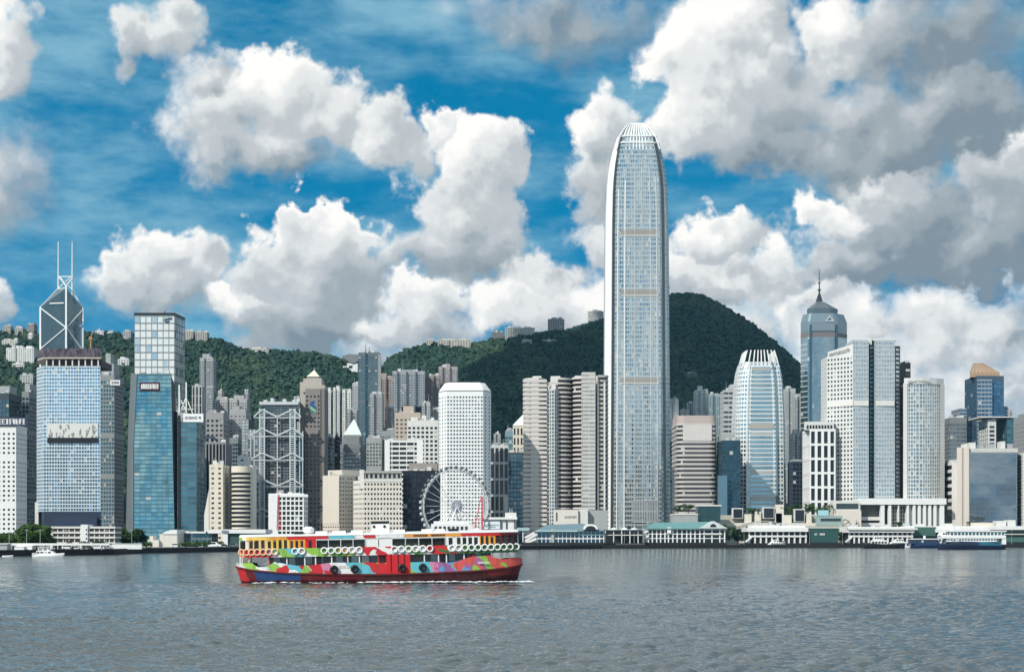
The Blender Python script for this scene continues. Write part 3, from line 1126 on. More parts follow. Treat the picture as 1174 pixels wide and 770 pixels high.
# ---- grey office behind, then the tall white gridded tower and the teal pair
root = quick('office_tower', 'grey ribbed office tower with a small white sign right of the blue tower', bx(112, 142, 1450, 36), 431, stone((.25, .265, .26), .6, .15, .2), G_DTEAL, 3.8, 2.4, .74, .66, .5, plant=[(.1, .85, .2, .8, 12), (.3, .6, .3, .7, 22)], roofm=GREY)
sign('small white sign with dark marks on the grey ribbed office tower', 126.5, 137.5, 435.5, 441.5, 1449, WHITEP, DARK, 5, 3, depth=.7)
Yc = 1880
G_CKC = glass((0.80, 0.83, 0.80), .10, .9, .16, .84, .035, (.82, .82, .78))
root = tower('office_tower', 'tall square silver tower with large white glass grid and flat dark roof edge', pp([(154, 0), (200, 0), (212, 42), (166, 46)], Yc), GZ, PZ(362, Yc), paint((.24, .255, .255), .35, .4), G_CKC, 31, 7.2, .90, .86, .35, parapet=1.0, win='curtain_wall')
MB().prism([(x * 1.0 + (0.3 if i in (1, 2) else -.3), y + (-.4 if i < 2 else .4)) for i, (x, y) in enumerate(ccw(pp([(154, 0), (200, 0), (212, 42), (166, 46)], Yc)))], PZ(362, Yc) + 1.05, PZ(359, Yc) + .5, True, True).build('roof_edge', BLACK, root)
mb = MB()
mb.bar((PX(188, Yc), Yc - .3, PZ(367, Yc)), (PX(197, Yc), Yc - .3, PZ(364.5, Yc)), 1.5)
mb.bar((PX(189.5, Yc), Yc - .32, PZ(369, Yc)), (PX(194, Yc), Yc - .32, PZ(368.5, Yc)), 1.4)
mb.build('roof_emblem', DARK, root)
MB().bar((PX(186, Yc + 12), Yc + 12, PZ(359, Yc)), (PX(190, Yc + 12), Yc + 12, PZ(354.5, Yc)), .8).build('maintenance_gantry', DARK, root)

Yp = 1250
G_PLA = glass((0.26, 0.46, 0.51), .08, .9, .34, .008, .02, wave=.7, wsc=(.05, .05, .03))
G_PLB = glass((0.13, 0.28, 0.33), .08, .9, .40, .01, .02)
zt, zb = PZ(430, Yp), GZ
zmid = PZ(512, Yp)


def prof_pla(z):
    u = np.clip((z - zmid) / (zt - zmid), 0, 1)
    v_ = np.clip((z - zb) / (zt - zb), 0, 1)
    l = 153.5 + 4.0 * u ** 1.3
    rr = 200.5 - 4.2 * v_
    return pp([(l, 0), (rr, 0), (rr + 1, 34), (l + 6, 34)], Yp)


root = tower('office_tower', 'slanting teal glass tower with grey side wall and maroon sign', prof_pla(zb), zb, zt, paint((.10, .19, .22), .25, .5), G_PLA, 42, 5.0, .97, .78, .25, prof=prof_pla, win='window_band', mode='row')
mb = MB()
q_ = [(143, 20, 607), (153, -.3, 607), (153, -.3, 512), (157, -.3, 429), (150, 18, 427), (146, 20, 512)]
v = []
for px, d_, py in q_:
    v.append((PX(px, Yp + d_), Yp + d_, GZ if py == 607 else PZ(py, Yp + d_)))
v2 = [(x + 4, y + 16, z) for x, y, z in v]
mb.add(v + v2, None, [[0, 1, 2, 5], [5, 2, 3, 4], [4, 3, 9, 10], [5, 4, 10, 11], [0, 5, 11, 6]])
mb.build('side_wall', stone((.20, .23, .245), .45, .12, .12, .2), root)
mb = MB()
mb.add([(PX(200.6, Yp), Yp + .5, GZ), (PX(203.5, Yp + 18), Yp + 18, GZ), (PX(201, Yp + 18), Yp + 18, PZ(440, Yp)), (PX(196.6, Yp), Yp + .5, PZ(432, Yp))], None, [[0, 1, 2, 3]])
mb.prism(pp([(199.5, 12), (203.5, 12), (203.5, 30), (199.5, 30)], Yp), GZ, PZ(470, Yp), True)
mb.build('service_core', BLACK, root)
sign('maroon sign with pale lettering at the head of the slanting teal tower', 160, 183, 438, 447.5, 1249, stone((.05, .008, .022), .5), WHITEP, 11, 8, (.05, .95, .2, .8), depth=.8)
Yd = 1240
root = quick('office_tower', 'dark teal banded tower with a white roof sign', bx(204, 235, Yd, 34), 484, paint((.13, .19, .21), .3, .4), G_PLB, 3.9, 6, .97, .70, .25, mode='row', win='window_band')
MB().box(PX(204, Yd), PX(207, Yd), Yd - .8, Yd - .05, GZ, PZ(476, Yd)).build('corner_strip', BLACK, root)  # black strip painted in place of the dark gap beside the tower
sign('white roof sign with a square mark and dark lettering on the dark teal banded tower', 210, 233, 474, 483.5, Yd - .5, WHITEP, NAVY, 21, 5, (.06, .9, .34, .66), depth=1.2)
root = quick('office_tower', 'grey tower with white roof poles between the silver tower and hillside', bx(198, 222, 1650, 30), 474, GREY, G_DARK, 3.8, 3, .6, .55, .4)
for px, t_ in ((205.5, 441), (213.5, 438)):
    Y = 1651
    MB().bar((PX(px, Y), Y, PZ(475, Y)), (PX(px, Y), Y, PZ(t_, Y)), 1.3).build('roof_pole', WHITEP, root)
for a, b_ in (((213.5, 455), (221, 474)), ((213.5, 455), (206, 474)), ((205.5, 455), (213, 470)), ((204, 469), (222, 469))):
    MB().bar((PX(a[0], 1652), 1652, PZ(a[1], 1652)), (PX(b_[0], 1652), 1652, PZ(b_[1], 1652)), .9).build('roof_strut', WHITEP, root)

# ---- towers before the green hill
root = quick('apartment_tower', 'slim tall grey tower standing against the green hillside', notched(229, 248, 2150, 22, 2, 2.5), 411, GREY, G_GREY, 3.3, 3.0, .66, .6, plant=[(.15, .7, .2, .8, 7)])
quick('apartment_tower', 'short grey round-shouldered tower with dark vertical window strips below the slim grey tower', bx(220, 235.5, 2050, 22), 443, stone((.46, .47, .46)), G_DARK, 12, 4.2, .5, .93, .5, plant=[(.2, .8, .2, .8, 2.5)])
quick('office_block', 'weathered grey concrete block with an open square grid above the striped dark block', bx(236, 263, 1700, 36), 474, stone((.33, .32, .32), .8, .25, .3), G_DARK, 5.2, 5.0, .55, .5, .8, plant=[(.05, .5, .2, .8, 5)])
quick('office_block', 'plain grey concrete block left of the white truss tower', bx(263, 288, 1740, 36), 471, stone((.36, .355, .35), .8, .2, .3), G_GREY, 4.0, 5.0, .5, .4, .4, plant=[(.1, .55, .2, .8, 6), (.6, .9, .2, .7, 3)])
quick('apartment_block', 'low grey flats with small windows at the foot of the green hill', notched(244, 286, 2080, 20, 4, 2.5), 458, stone((.42, .42, .41), .8, .2, .25), G_DARK, 3.2, 2.8, .5, .5, plant=[(.1, .4, .2, .8, 4), (.6, .9, .2, .8, 6)])
quick('office_block', 'dark block with tall pale vertical ribs behind the cream curved tower', bx(232, 266, 1350, 30), 508, stone((.27, .27, .28)), G_BLACK, 60, 2.9, .6, .97, .8, win='window_strip')
quick('office_block', 'small blue glass block below the plain grey concrete block', bx(263, 279, 1500, 30), 503, MIDGREY, G_DTEAL, 3.8, 3, .85, .75, .3, plant=[(.2, .6, .3, .7, 3)])
quick('office_block', 'narrow white stair tower beside the cream curved tower', bx(272, 288, 1330, 22), 524, WHITE, G_DARK, 5, 9, .3, .3, .4)

# cream tower with curved balconies
Ye = 1150
zt = PZ(534, Ye)
root = quick('office_tower', 'cream tower with punched windows on its left and curved dark balconies on its right', bx(240, 263, Ye, 26), 534, CREAM, G_BLACK, 3.6, 6.5, .38, .40, .5, mode='window')
cxr, wr_ = PX(274.5, Ye), (PX(286, Ye) - PX(263, Ye)) / 2
arc = [(cxr + wr_ * 1.02 * math.cos(math.pi + math.pi * k / 12), Ye + 9 + 7 * math.sin(math.pi + math.pi * k / 12)) for k in range(13)]
MB().prism([(cxr + (x - cxr) * .94, y + 1.2) for x, y in arc] + [(cxr + wr_ * .94, Ye + 26), (cxr - wr_ * .94, Ye + 26)], GZ, zt - 4).build('window_wall', G_BLACK, root)
nfl = 15
for k in range(nfl + 1):
    z = GZ + 6 + (zt - 4 - GZ - 6) * k / nfl
    MB().prism(arc + [(cxr + wr_ * 1.02, Ye + 25), (cxr - wr_ * 1.0, Ye + 25)], z - .55, z + (.75 if k < nfl else 4.2), True, True).build('balcony', CREAM, root)
MB().box(PX(284, Ye), PX(287.5, Ye), Ye + 8, Ye + 25.8, GZ, zt + 1).build('side_wall', OFFWHITE, root)
MB().prism(pp([(234, 4), (239.5, 4), (239.5, 22), (234, 22)], Ye), GZ, [PZ(590, Ye), PZ(560, Ye), PZ(560, Ye), PZ(590, Ye)]).build('wing_wall', OFFWHITE, root)

# ---- exposed truss tower
Yh = 1400
root = thing('bank_tower', 'white steel truss tower hung in front of dark glass floors', 'tower', (PX(315, Yh), Yh, GZ))
TR = paint((.60, .64, .65), .4, .25)
hp = [(291, 6), (345, 6), (345, 46), (291, 46)]


def ptH(px, py, d_=0.0):
    return Vector((PX(px, Yh + d_), Yh + d_, PZ(py, Yh + d_)))


def glassbox(px0, px1, py0, py1, d0, d1, nfl, gm, bay=3.0):
    poly_ = [(PX(px0, Yh + d0), Yh + d0), (PX(px1, Yh + d0), Yh + d0), (PX(px1, Yh + d0), Yh + d1), (PX(px0, Yh + d0), Yh + d1)]
    z0_, z1_ = (GZ if py1 > 600 else PZ(py1, Yh + d0)), PZ(py0, Yh + d0)
    w_ = MB()
    pn = facade(w_, lambda z: poly_, z0_, z1_, nfl, bay, .9, .80, .3)
    w_.prism(poly_, z1_, z1_ + .6, True)
    w_.build('floor_frame', MIDGREY, root)
    put_panes(root, pn, gm, 'row', 'window_band')


glassbox(303, 333, 476, 612, 4, 40, 44, G_DARK)
glassbox(304, 344, 462, 480, 14, 46, 6, G_GREY)
glassbox(284, 300, 493, 612, 10, 44, 38, G_SILV)
glassbox(336, 347, 496, 612, 8, 42, 36, G_DTEAL)
glassbox(277, 285, 481, 612, 16, 46, 40, glass((.55, .6, .6), .2, .5, .2, .1))
for px0, px1 in ((297.8, 303.2), (332.6, 338.2)):
    mb = MB()
    for px in (px0, px1):
        mb.bar(ptH(px, 468), (PX(px, Yh), Yh, GZ), 1.15)
    for k in range(62):
        z = GZ + 2 + k * (PZ(470, Yh) - GZ - 2) / 62
        mb.bar((PX(px0, Yh), Yh, z), (PX(px1, Yh), Yh, z), .75)
    mb.build('ladder_mast', TR, root)
for px, t_ in ((287.5, 492), (291.5, 492), (347, 494), (343.5, 468), (318, 478)):
    d_ = 0 if px != 343.5 else 3
    mb = MB()
    mb.bar(ptH(px, t_, d_), (PX(px, Yh + d_), Yh + d_, GZ), .85)
    mb.build('hanger', TR, root)
for (yy, dr, lo, hi) in ((469, 8.5, 291, 345), (491, 8, 286.5, 348), (519, 7.5, 286.5, 348), (549, 7.5, 286.5, 348), (583, 7.5, 286.5, 348)):
    mb = MB()
    for px in (300.5, 335.5):
        m_ = 318
        for tgt in (m_, (lo if px < 318 else hi)):
            mb.bar(ptH(px, yy, -.5), ptH(tgt, yy + dr, -.5), 1.25)
            mb.bar(ptH(px, yy + dr + 1.0, -.3), ptH(tgt, yy + dr + 1.0, -.3), .8)
    mb.build('suspension_truss', TR, root)
mb = MB()
mb.box(PX(296, Yh), PX(341, Yh), Yh + 6, Yh + 40, PZ(463, Yh), PZ(459.5, Yh))
mb.build('roof_deck', STEEL, root)
for px in (300, 308, 322, 333, 338):
    mb = MB()
    mb.box(PX(px, Yh), PX(px + 4, Yh), Yh + 10, Yh + 18, PZ(459.5, Yh), PZ(457 - (px % 3), Yh))
    mb.build('roof_plant', STEEL, root)

# white municipal block with red mast in front
Yw = 1100
root = quick('office_block', 'low white block with dark square windows in front of the truss tower', bx(308, 353, Yw, 22), 568, WHITE, G_BLACK, 3.6, 2.9, .72, .70, .6, mode='window', marg=.5, parapet=1.6, cat='building')
MB().box(PX(308, Yw) - .1, PX(319, Yw), Yw - .6, Yw - .02, GZ, PZ(566.5, Yw)).build('blank_wall', WHITE, root)
MB().box(PX(319, Yw), PX(353.2, Yw), Yw - .55, Yw - .02, PZ(569.5, Yw), PZ(566.5, Yw)).build('cornice', WHITE, root)


def lattice(name, label, px, py0, py1, Y, w, m, cat='mast'):
    x, z0_, z1_ = PX(px, Y), PZ(py1, Y), PZ(py0, Y)
    rt = thing(name, label, cat, (x, Y, z0_))
    mb_ = MB()
    for sx in (-1, 1):
        for sy in (-1, 1):
            mb_.bar((x + sx * w, Y + sy * w, z0_), (x + sx * w * .4, Y + sy * w * .4, z1_), .32)
    n_ = int((z1_ - z0_) / (2 * w))
    mb_.build('leg_frame', m, rt)
    mb_ = MB()
    for k in range(n_):
        a_, c_ = k / n_, (k + 1) / n_
        wa, wc = w * (1 - .6 * a_), w * (1 - .6 * c_)
        za, zc = z0_ + (z1_ - z0_) * a_, z0_ + (z1_ - z0_) * c_
        s_ = 1 if k % 2 else -1
        mb_.bar((x - s_ * wa, Y - wa, za), (x + s_ * wc, Y - wc, zc), .24)
        mb_.bar((x - wa, Y - wa, za), (x + wa, Y - wa, za), .22)
        mb_.bar((x - wa, Y - s_ * wa, za), (x - wc, Y + s_ * wc, zc), .2)
    mb_.build('lattice_bracing', m, rt)
    MB().tube((x, Y, z1_), (x, Y, z1_ + 3.5), .12, .08, 6).build('tip_rod', m, rt)
    return rt


RED = paint((.55, .04, .06), .5)
lattice('lattice_mast', 'slim red lattice mast before the low white block', 319.5, 567, 607, 1060, 1.1, RED)

# ---- centre: brown stone tower with emblem, white flats, pyramid-roofed tower
Ys = 1420
root = quick('bank_tower', 'tall brown stone tower with a blue and green ribbon emblem near its top', bx(350, 372, Ys, 30), 447, stone((.235, .21, .195), .75, .15, .15), G_BLACK, 3.9, 3.6, .52, .46, .5, mode='window', win='window', cap=True)
TANS = stone((.44, .40, .35), .7, .15, .15)
for (a, b_, t_, d0, d1) in ((343, 350, 437, 5, 28), (346.5, 372, 441, 2, 27), (347, 368, 433, 4, 26), (351, 365, 431, 6, 24)):
    MB().prism([(PX(a, Ys), Ys + d0), (PX(b_, Ys), Ys + d0), (PX(b_, Ys), Ys + d1), (PX(a, Ys), Ys + d1)], PZ(t_ + 8 if a > 343 else 612, Ys) if a > 343 else GZ, PZ(t_, Ys)).build('setback_block', TANS, root)
MB().box(PX(368.5, Ys), PX(372.2, Ys), Ys - .5, Ys + 28, PZ(600, Ys), PZ(445, Ys)).build('corner_pier', stone((.2, .185, .175)), root)
mb = MB()
ap = (PX(358, Ys), Ys + 14, PZ(422, Ys))
bs = [(PX(350.5, Ys), Ys + 5, PZ(431, Ys) + .1), (PX(365.5, Ys), Ys + 5, PZ(431, Ys) + .1), (PX(365.5, Ys), Ys + 24, PZ(431, Ys) + .1), (PX(350.5, Ys), Ys + 24, PZ(431, Ys) + .1)]
mb.add(bs + [ap], None, [[0, 1, 4], [1, 2, 4], [2, 3, 4], [3, 0, 4]])
mb.build('pyramid_roof', stone((.72, .66, .54), .6), root)
MB().tube(ap, (ap[0], ap[1], PZ(418.5, Ys)), .35, .1, 6).build('finial', STEEL, root)


def ribbon(pts, w, y, m, nm, th=.35):
    mb_ = MB()
    n_ = len(pts)
    L_, R_ = [], []
    for i in range(n_):
        a_ = Vector(pts[max(0, i - 1)])
        c_ = Vector(pts[min(n_ - 1, i + 1)])
        t_ = (c_ - a_).normalized()
        nn_ = Vector((-t_.y, t_.x))
        ww = w[i] if isinstance(w, list) else w
        L_.append(Vector(pts[i]) + nn_ * ww / 2)
        R_.append(Vector(pts[i]) - nn_ * ww / 2)
    v_ = [(p_.x, y, p_.y) for p_ in L_] + [(p_.x, y, p_.y) for p_ in R_] + [(p_.x, y + th, p_.y) for p_ in L_] + [(p_.x, y + th, p_.y) for p_ in R_]
    f_ = []
    for i in range(n_ - 1):
        f_ += [[i, i + 1, n_ + i + 1, n_ + i], [i + 1, i, 2 * n_ + i, 2 * n_ + i + 1], [n_ + i, n_ + i + 1, 3 * n_ + i + 1, 3 * n_ + i]]
    mb_.add(v_, None, f_)
    return mb_.build(nm, m, root)


def q2(px, py):
    return (PX(px, Ys), PZ(py, Ys))


MB().box(PX(353.5, Ys), PX(364.8, Ys), Ys - .45, Ys - .02, PZ(474.5, Ys), PZ(457, Ys)).build('emblem_panel', stone((.235, .21, .195), .75), root)
ribbon([q2(360.5, 460.2), q2(357.4, 461.5), q2(357.2, 464.2), q2(360, 466.5), q2(362, 469)], [1.6, 2.6, 3.2, 3.2, 1.6], Ys - .8, paint((.02, .10, .28), .4), 'blue_ribbon')
ribbon([q2(355.6, 466), q2(357.6, 468), q2(360.2, 470), q2(362.4, 471.8)], [1.2, 2.2, 2.4, 1.4], Ys - .9, paint((.25, .48, .22), .4), 'green_ribbon')
ribbon([q2(356, 471.5), q2(357.6, 470.6), q2(358.6, 472)], [1.6, 2.2, 1.4], Ys - .85, paint((.03, .22, .30), .4), 'teal_ribbon')

for (a, b_, t_, lb) in ((372, 381, 447, 'white residential slab, leftmost of the white trio beside the brown stone tower'), (382, 391, 445, 'white residential slab, middle one of the white trio beside the brown stone tower'), (392.5, 404, 447, 'white residential slab, rightmost of the white trio beside the brown stone tower')):
    quick('apartment_tower', lb, notched(a, b_, 1950, 18, 2, 2.5), t_, stone((.70, .70, .67), .7, .15, .2), G_DARK, 3.1, 2.4, .45, .5, .5, group='white residential slabs')
quick('apartment_tower', 'stepped grey residential slab between the white trio and the tall dark tower', notched(398, 419, 1930, 20, 3, 3), 470, stone((.38, .385, .38), .8, .2, .2), G_GREY, 3.1, 2.6, .6, .6, .5)
quick('apartment_tower', 'pale grey residential slab left of the tall dark residential tower', notched(404, 412, 2120, 18, 1, 2), 440, stone((.45, .46, .45), .8, .2, .2), G_GREY, 3.1, 2.4, .6, .6)
quick('office_block', 'small dark teal glass block between brown stone tower and pyramid-roofed tower', bx(371, 385, 1450, 28), 502, MIDGREY, G_DTEAL, 3.8, 3.4, .9, .66, .3, mode='row', win='window_band')
quick('office_block', 'narrow black block left of the pyramid-roofed tower', bx(384, 390, 1470, 25), 500, BLACK, G_BLACK, 3.8, 3, .9, .7, .3)
Yq = 1500
oc = [(388, 9), (393, 0), (414, 0), (419.5, 9), (419.5, 26), (414, 34), (393, 34), (388, 26)]
root = quick('office_tower', 'dark octagonal tower with a pale pyramid roof', pp(oc, Yq), 513, stone((.17, .18, .19), .5), G_GREY, 3.7, 3.0, .72, .62, .4, mode='window', win='window', cap=False)
z0 = PZ(513, Yq)
MB().prism(pp([(388.5, 9), (393.5, .5), (413.5, .5), (419, 9), (419, 26), (413.5, 33), (393.5, 33), (388.5, 26)], Yq), z0, z0 + 3.5).build('parapet', stone((.2, .21, .22), .5), root)
MB().prism(pp([(392, 8), (396, 3), (412, 3), (416, 8), (416, 24), (412, 30), (396, 30), (392, 24)], Yq), z0 + 3.4, PZ(500, Yq)).build('setback_block', stone((.22, .23, .235), .5), root)
mb = MB()
z2 = PZ(498, Yq)
cc = (PX(404, Yq), Yq + 17)
sq = ccw(pp([(393.5, 4), (414.5, 4), (414.5, 30), (393.5, 30)], Yq))
MB().prism(sq, PZ(500, Yq) + .01, z2).build('eave', MIDGREY, root)
mb.add([(x, y, z2 + .05) for x, y in sq] + [(cc[0], cc[1], PZ(478, Yq))], None, [[0, 1, 4], [1, 2, 4], [2, 3, 4], [3, 0, 4]])
mb.build('pyramid_roof', stone((.62, .68, .64), .5), root)
MB().lathe((cc[0], cc[1], PZ(478.6, Yq)), [(.9, 0), (.9, 1.6), (.4, 2), (.2, 4)], 8).build('finial', DARK, root)

# mid-level towers under the lit ridge
rt = quick('apartment_tower', 'tall dark glass residential tower with two antennas standing above the hill line', notched(411, 437, 1900, 26, 2, 3), 405, stone((.12, .15, .17), .5), G_DTEAL, 3.2, 2.8, .75, .66, .4, plant=[(.45, .8, .3, .7, 3)])
mast(rt, PX(419, 1902), 1905, PZ(405, 1900), PZ(394, 1900), .5, DARK)
mast(rt, PX(423, 1902), 1905, PZ(405, 1900), PZ(396, 1900), .4, DARK)
MB().box(PX(433.5, 1900), PX(436.8, 1900), 1899.4, 1899.95, PZ(500, 1900), PZ(406, 1900)).build('side_wall', stone((.3, .3, .3)), rt)
quick('apartment_tower', 'pinkish brown residential tower right of the tall dark tower', notched(431, 452, 2000, 22, 3, 3), 432, stone((.36, .30, .275), .8, .2, .2), G_GREY, 3.1, 2.6, .55, .55, .5, plant=[(.2, .6, .2, .8, 5)])
quick('apartment_tower', 'grey residential tower in front of the pinkish brown one', notched(424, 440, 1820, 22, 2, 3), 452, stone((.34, .345, .34), .8, .2, .2), G_GREY, 3.1, 2.6, .55, .55, .5)
rt = quick('apartment_tower', 'wide blue grey residential slab with two square holes and twin antennas', notched(450, 488, 1980, 24, 4, 3.5), 426, stone((.33, .35, .365), .7, .2, .2), G_GREY, 3.1, 2.4, .66, .66, .5, plant=[(.25, .75, .2, .8, 3)])
for px in (461.5, 478):
    mast(rt, PX(px, 1985), 1990, PZ(424, 1980), PZ(412, 1980), .45, MIDGREY)
    MB().box(PX(px - 1, 1980), PX(px + 4.5, 1980), 1978.6, 1979.8, PZ(478, 1980), PZ(466, 1980)).build('sky_opening', BLACK, rt)
quick('apartment_tower', 'brown residential tower with dark bays, left of the stepped rose one', notched(487, 505, 2000, 22, 3, 3), 431, stone((.30, .26, .245), .8, .2, .2), G_DARK, 3.1, 2.5, .6, .6, .5)
quick('apartment_tower', 'stepped rose and grey residential tower rising behind the porthole tower', notched(503, 525, 2030, 22, 3, 3), 421, stone((.37, .33, .32), .8, .2, .2), G_GREY, 3.1, 2.5, .6, .6, .5, plant=[(.3, .6, .2, .7, 5)])
quick('office_block', 'small grey block in the gap below the pinkish residential towers', bx(420, 440, 1600, 28), 503, stone((.34, .35, .345), .8, .2, .25), G_GREY, 3.6, 3, .6, .55, .4, plant=[(.1, .5, .2, .7, 4)])
quick('office_block', 'stubby blue grey block behind the white louvred slab', bx(438, 456, 1620, 28), 495, stone((.28, .31, .32), .8, .2, .2), G_GREY, 3.6, 3, .7, .6, .4, plant=[(.3, .9, .2, .7, 3)])
quick('office_block', 'tan block with square windows behind the white grid block', bx(453, 484, 1600, 30), 474, stone((.50, .42, .35), .8, .2, .2), G_DARK, 4.2, 4.2, .5, .45, .5, plant=[(.3, .72, .2, .8, 8)], mode='window', win='window')
quick('office_block', 'white block with a coarse square window grid left of the porthole tower', bx(467, 504, 1440, 30), 483, stone((.68, .67, .63), .7, .12, .15), G_BLACK, 4.0, 3.9, .62, .56, .6, mode='window', win='window', plant=[(.1, .3, .2, .8, 4), (.45, .6, .2, .8, 6), (.75, .85, .2, .8, 4)])
root = quick('office_block', 'white framed slab with black louvred floors in front of the tan block', bx(441, 485, 1300, 26), 506, stone((.72, .71, .68), .7), G_BLACK, 3.9, 6.6, .90, .60, .6, mode='row', win='window_band')
MB().box(PX(441, 1300), PX(447, 1300), 1299.3, 1299.95, PZ(604, 1300), PZ(504, 1300)).build('end_wall', WHITE, root)
MB().box(PX(478, 1300), PX(485, 1300), 1299.3, 1299.95, PZ(604, 1300), PZ(504, 1300)).build('end_wall', WHITE, root)
quick('office_block', 'black glass block standing left of the ferris wheel', bx(462, 505, 1190, 30), 541, BLACK, glass((.03, .04, .055), .1, .7, .5, .03), 3.9, 3.2, .88, .84, .25, mode='row', win='window_band', plant=[(.15, .95, .2, .8, 7)], roofm=TAUPE)

# cream pair on the waterfront road
Ym = 1180
root = quick('hotel_building', 'beige hotel block with fine horizontal lines and a stepped top', pp([(370, 12), (389, 0), (408, 10), (408, 40), (370, 42)], Ym), 546, stone((.58, .52, .44), .75), G_DARK, 3.0, 2.6, .55, .34, .4, mode='window', win='window', cat='building')
MB().prism(pp([(376, 16), (392, 5), (415, 14), (415, 38), (376, 38)], Ym), PZ(546, Ym) + .3, PZ(538, Ym)).build('roof_block', stone((.58, .53, .46), .75), root)
MB().prism(pp([(370.2, 11.5), (388.7, -.3), (388.7, .6), (371, 12.6)], Ym), PZ(600, Ym), PZ(546, Ym)).build('rendered_wall', stone((.60, .54, .46), .75), root)
Yr = 1140
root = quick('office_block', 'cream office block with small windows and a darker roof storey right of the beige hotel', pp([(405, 16), (417, 0), (461, 0), (461, 34), (405, 36)], Yr), 552, stone((.66, .61, .54), .75), G_BLACK, 3.5, 2.3, .56, .46, .5, mode='window', win='window', cat='building')
MB().prism(pp([(416.5, -.4), (461.3, -.4), (461.3, 33), (416.5, 33)], Yr), PZ(551.5, Yr), PZ(549, Yr), True, True).build('cornice', OFFWHITE, root)
rr_ = MB()
pn = facade(rr_, lambda z: pp([(418, 1), (460, 1), (460, 32), (418, 32)], Yr), PZ(549, Yr), PZ(542, Yr), 1, 3.2, .55, .7, .5)
rr_.prism(pp([(417.3, .2), (460.7, .2), (460.7, 33), (417.3, 33)], Yr), PZ(542, Yr), PZ(539.5, Yr), True, True)
rr_.build('roof_storey', stone((.36, .35, .33), .7), root)
put_panes(root, pn, G_BLACK, 'one', 'roof_window')
MB().box(PX(412, Yr), PX(417, Yr), Yr + 1.2, Yr + 8, PZ(560, Yr), PZ(538, Yr)).build('stair_tower', OFFWHITE, root)

# ---- porthole tower
Yj = 1290
pj = [(503, 13), (512, 0), (554, 0), (563, 10), (563, 40), (556, 46), (512, 46), (503, 40)]
root = thing('office_tower', 'white tower with rows of round porthole windows and a sloping white crown', 'tower', (PX(533, Yj), Yj, GZ))
poly = ccw(pp(pj, Yj))
zt = PZ(448, Yj)
JW = stone((.80, .81, .80), .55, .06, .06)
mb = MB()
mb.prism(poly, GZ, zt, True)
mb.build('wall', JW, root)
mb = MB()
top = ccw(pp([(510, 12), (515, 6), (550, 6), (556, 11), (556, 38), (550, 42), (515, 42), (510, 38)], Yj))
n = len(poly)
a0 = [(x, y, zt + .6) for x, y in poly]
a1 = [(x, y, PZ(437.5, Yj)) for x, y in top]
mb.add(a0 + a1, None, [[i, (i + 1) % n, n + (i + 1) % n, n + i] for i in range(n)] + [list(range(n, 2 * n))])
mb.build('crown', stone((.84, .84, .82), .5, .05, .05), root)
mb = MB()
mb.prism([(x * 1.0, y - .25) for x, y in poly], zt + .02, zt + .58, False)
mb.build('shadow_gap', DARK, root)
mb = MB()
mb.prism([(PX(533, Yj) + (x - PX(533, Yj)) * 1.01, y) for x, y in top], PZ(437.5, Yj) + .02, PZ(436.6, Yj), True)
mb.build('roof_edge', DARK, root)


def porthole(cx_, y_, z_, tx, ty, r_, nxy):
    """ring and recessed dark disc on a wall face"""
    ring = MB()
    disc = MB()
    k_ = 10
    vs = []
    for rr2, off in ((r_ * 1.22, .0), (r_ * 1.22, .22), (r_, .22), (r_, .02)):
        for i_ in range(k_):
            a_ = 2 * math.pi * i_ / k_
            vs.append((cx_ + tx * rr2 * math.cos(a_) + nxy[0] * off, y_ + ty * rr2 * math.cos(a_) + nxy[1] * off, z_ + rr2 * math.sin(a_)))
    f_ = []
    for j_ in range(3):
        f_ += [[j_ * k_ + i_, j_ * k_ + (i_ + 1) % k_, (j_ + 1) * k_ + (i_ + 1) % k_, (j_ + 1) * k_ + i_] for i_ in range(k_)]
    ring.add(vs, None, f_)
    vd = [(cx_ + tx * r_ * math.cos(2 * math.pi * i_ / k_) + nxy[0] * .04, y_ + ty * r_ * math.cos(2 * math.pi * i_ / k_) + nxy[1] * .04, z_ + r_ * math.sin(2 * math.pi * i_ / k_)) for i_ in range(k_)]
    disc.add(vd, None, [list(range(k_))])
    return ring, disc


ports = []
for e, nb in ((0, 12), (1, 2), (2, 3)):
    pass
fl = 36
faces_ = [((512, 0), (554, 0), 12), ((503, 13), (512, 0), 3), ((554, 0), (563, 10), 2)]
m_frm = stone((.62, .64, .65), .4)
m_gl = glass((.13, .16, .18), .15, .6, .7, .08)
sp, sg = MB(), MB()
cnt = 0
for k in range(fl):
    z = PZ(455 + k * 4.25, Yj)
    if z < 12:
        break
    for (a, b_, nb) in faces_:
        ax, ay = PX(a[0], Yj + a[1]), Yj + a[1]
        bx_, by_ = PX(b_[0], Yj + b_[1]), Yj + b_[1]
        L = math.hypot(bx_ - ax, by_ - ay)
        tx, ty = (bx_ - ax) / L, (by_ - ay) / L
        for s in range(nb):
            f_ = (s + .5) / nb
            rg, dc = porthole(ax + (bx_ - ax) * f_, ay + (by_ - ay) * f_, z, tx, ty, .78, (ty, -tx))
            if cnt < 96 and nb == 12:
                w_ = rg.build('window_ring', m_frm, root)
                dc.build('window', m_gl, w_)
                cnt += 1
            else:
                for src, dst in ((rg, sp), (dc, sg)):
                    dst.add(src.v[0], None, src.g)
sp.build('window_ring', m_frm, root)['kind'] = 'stuff'
sg.build('window', m_gl, root)['kind'] = 'stuff'
MB().prism(pp([(490, -26), (588, -26), (588, 20), (490, 20)], Yj), GZ, PZ(608, Yj)).build('podium', OFFWHITE, root)

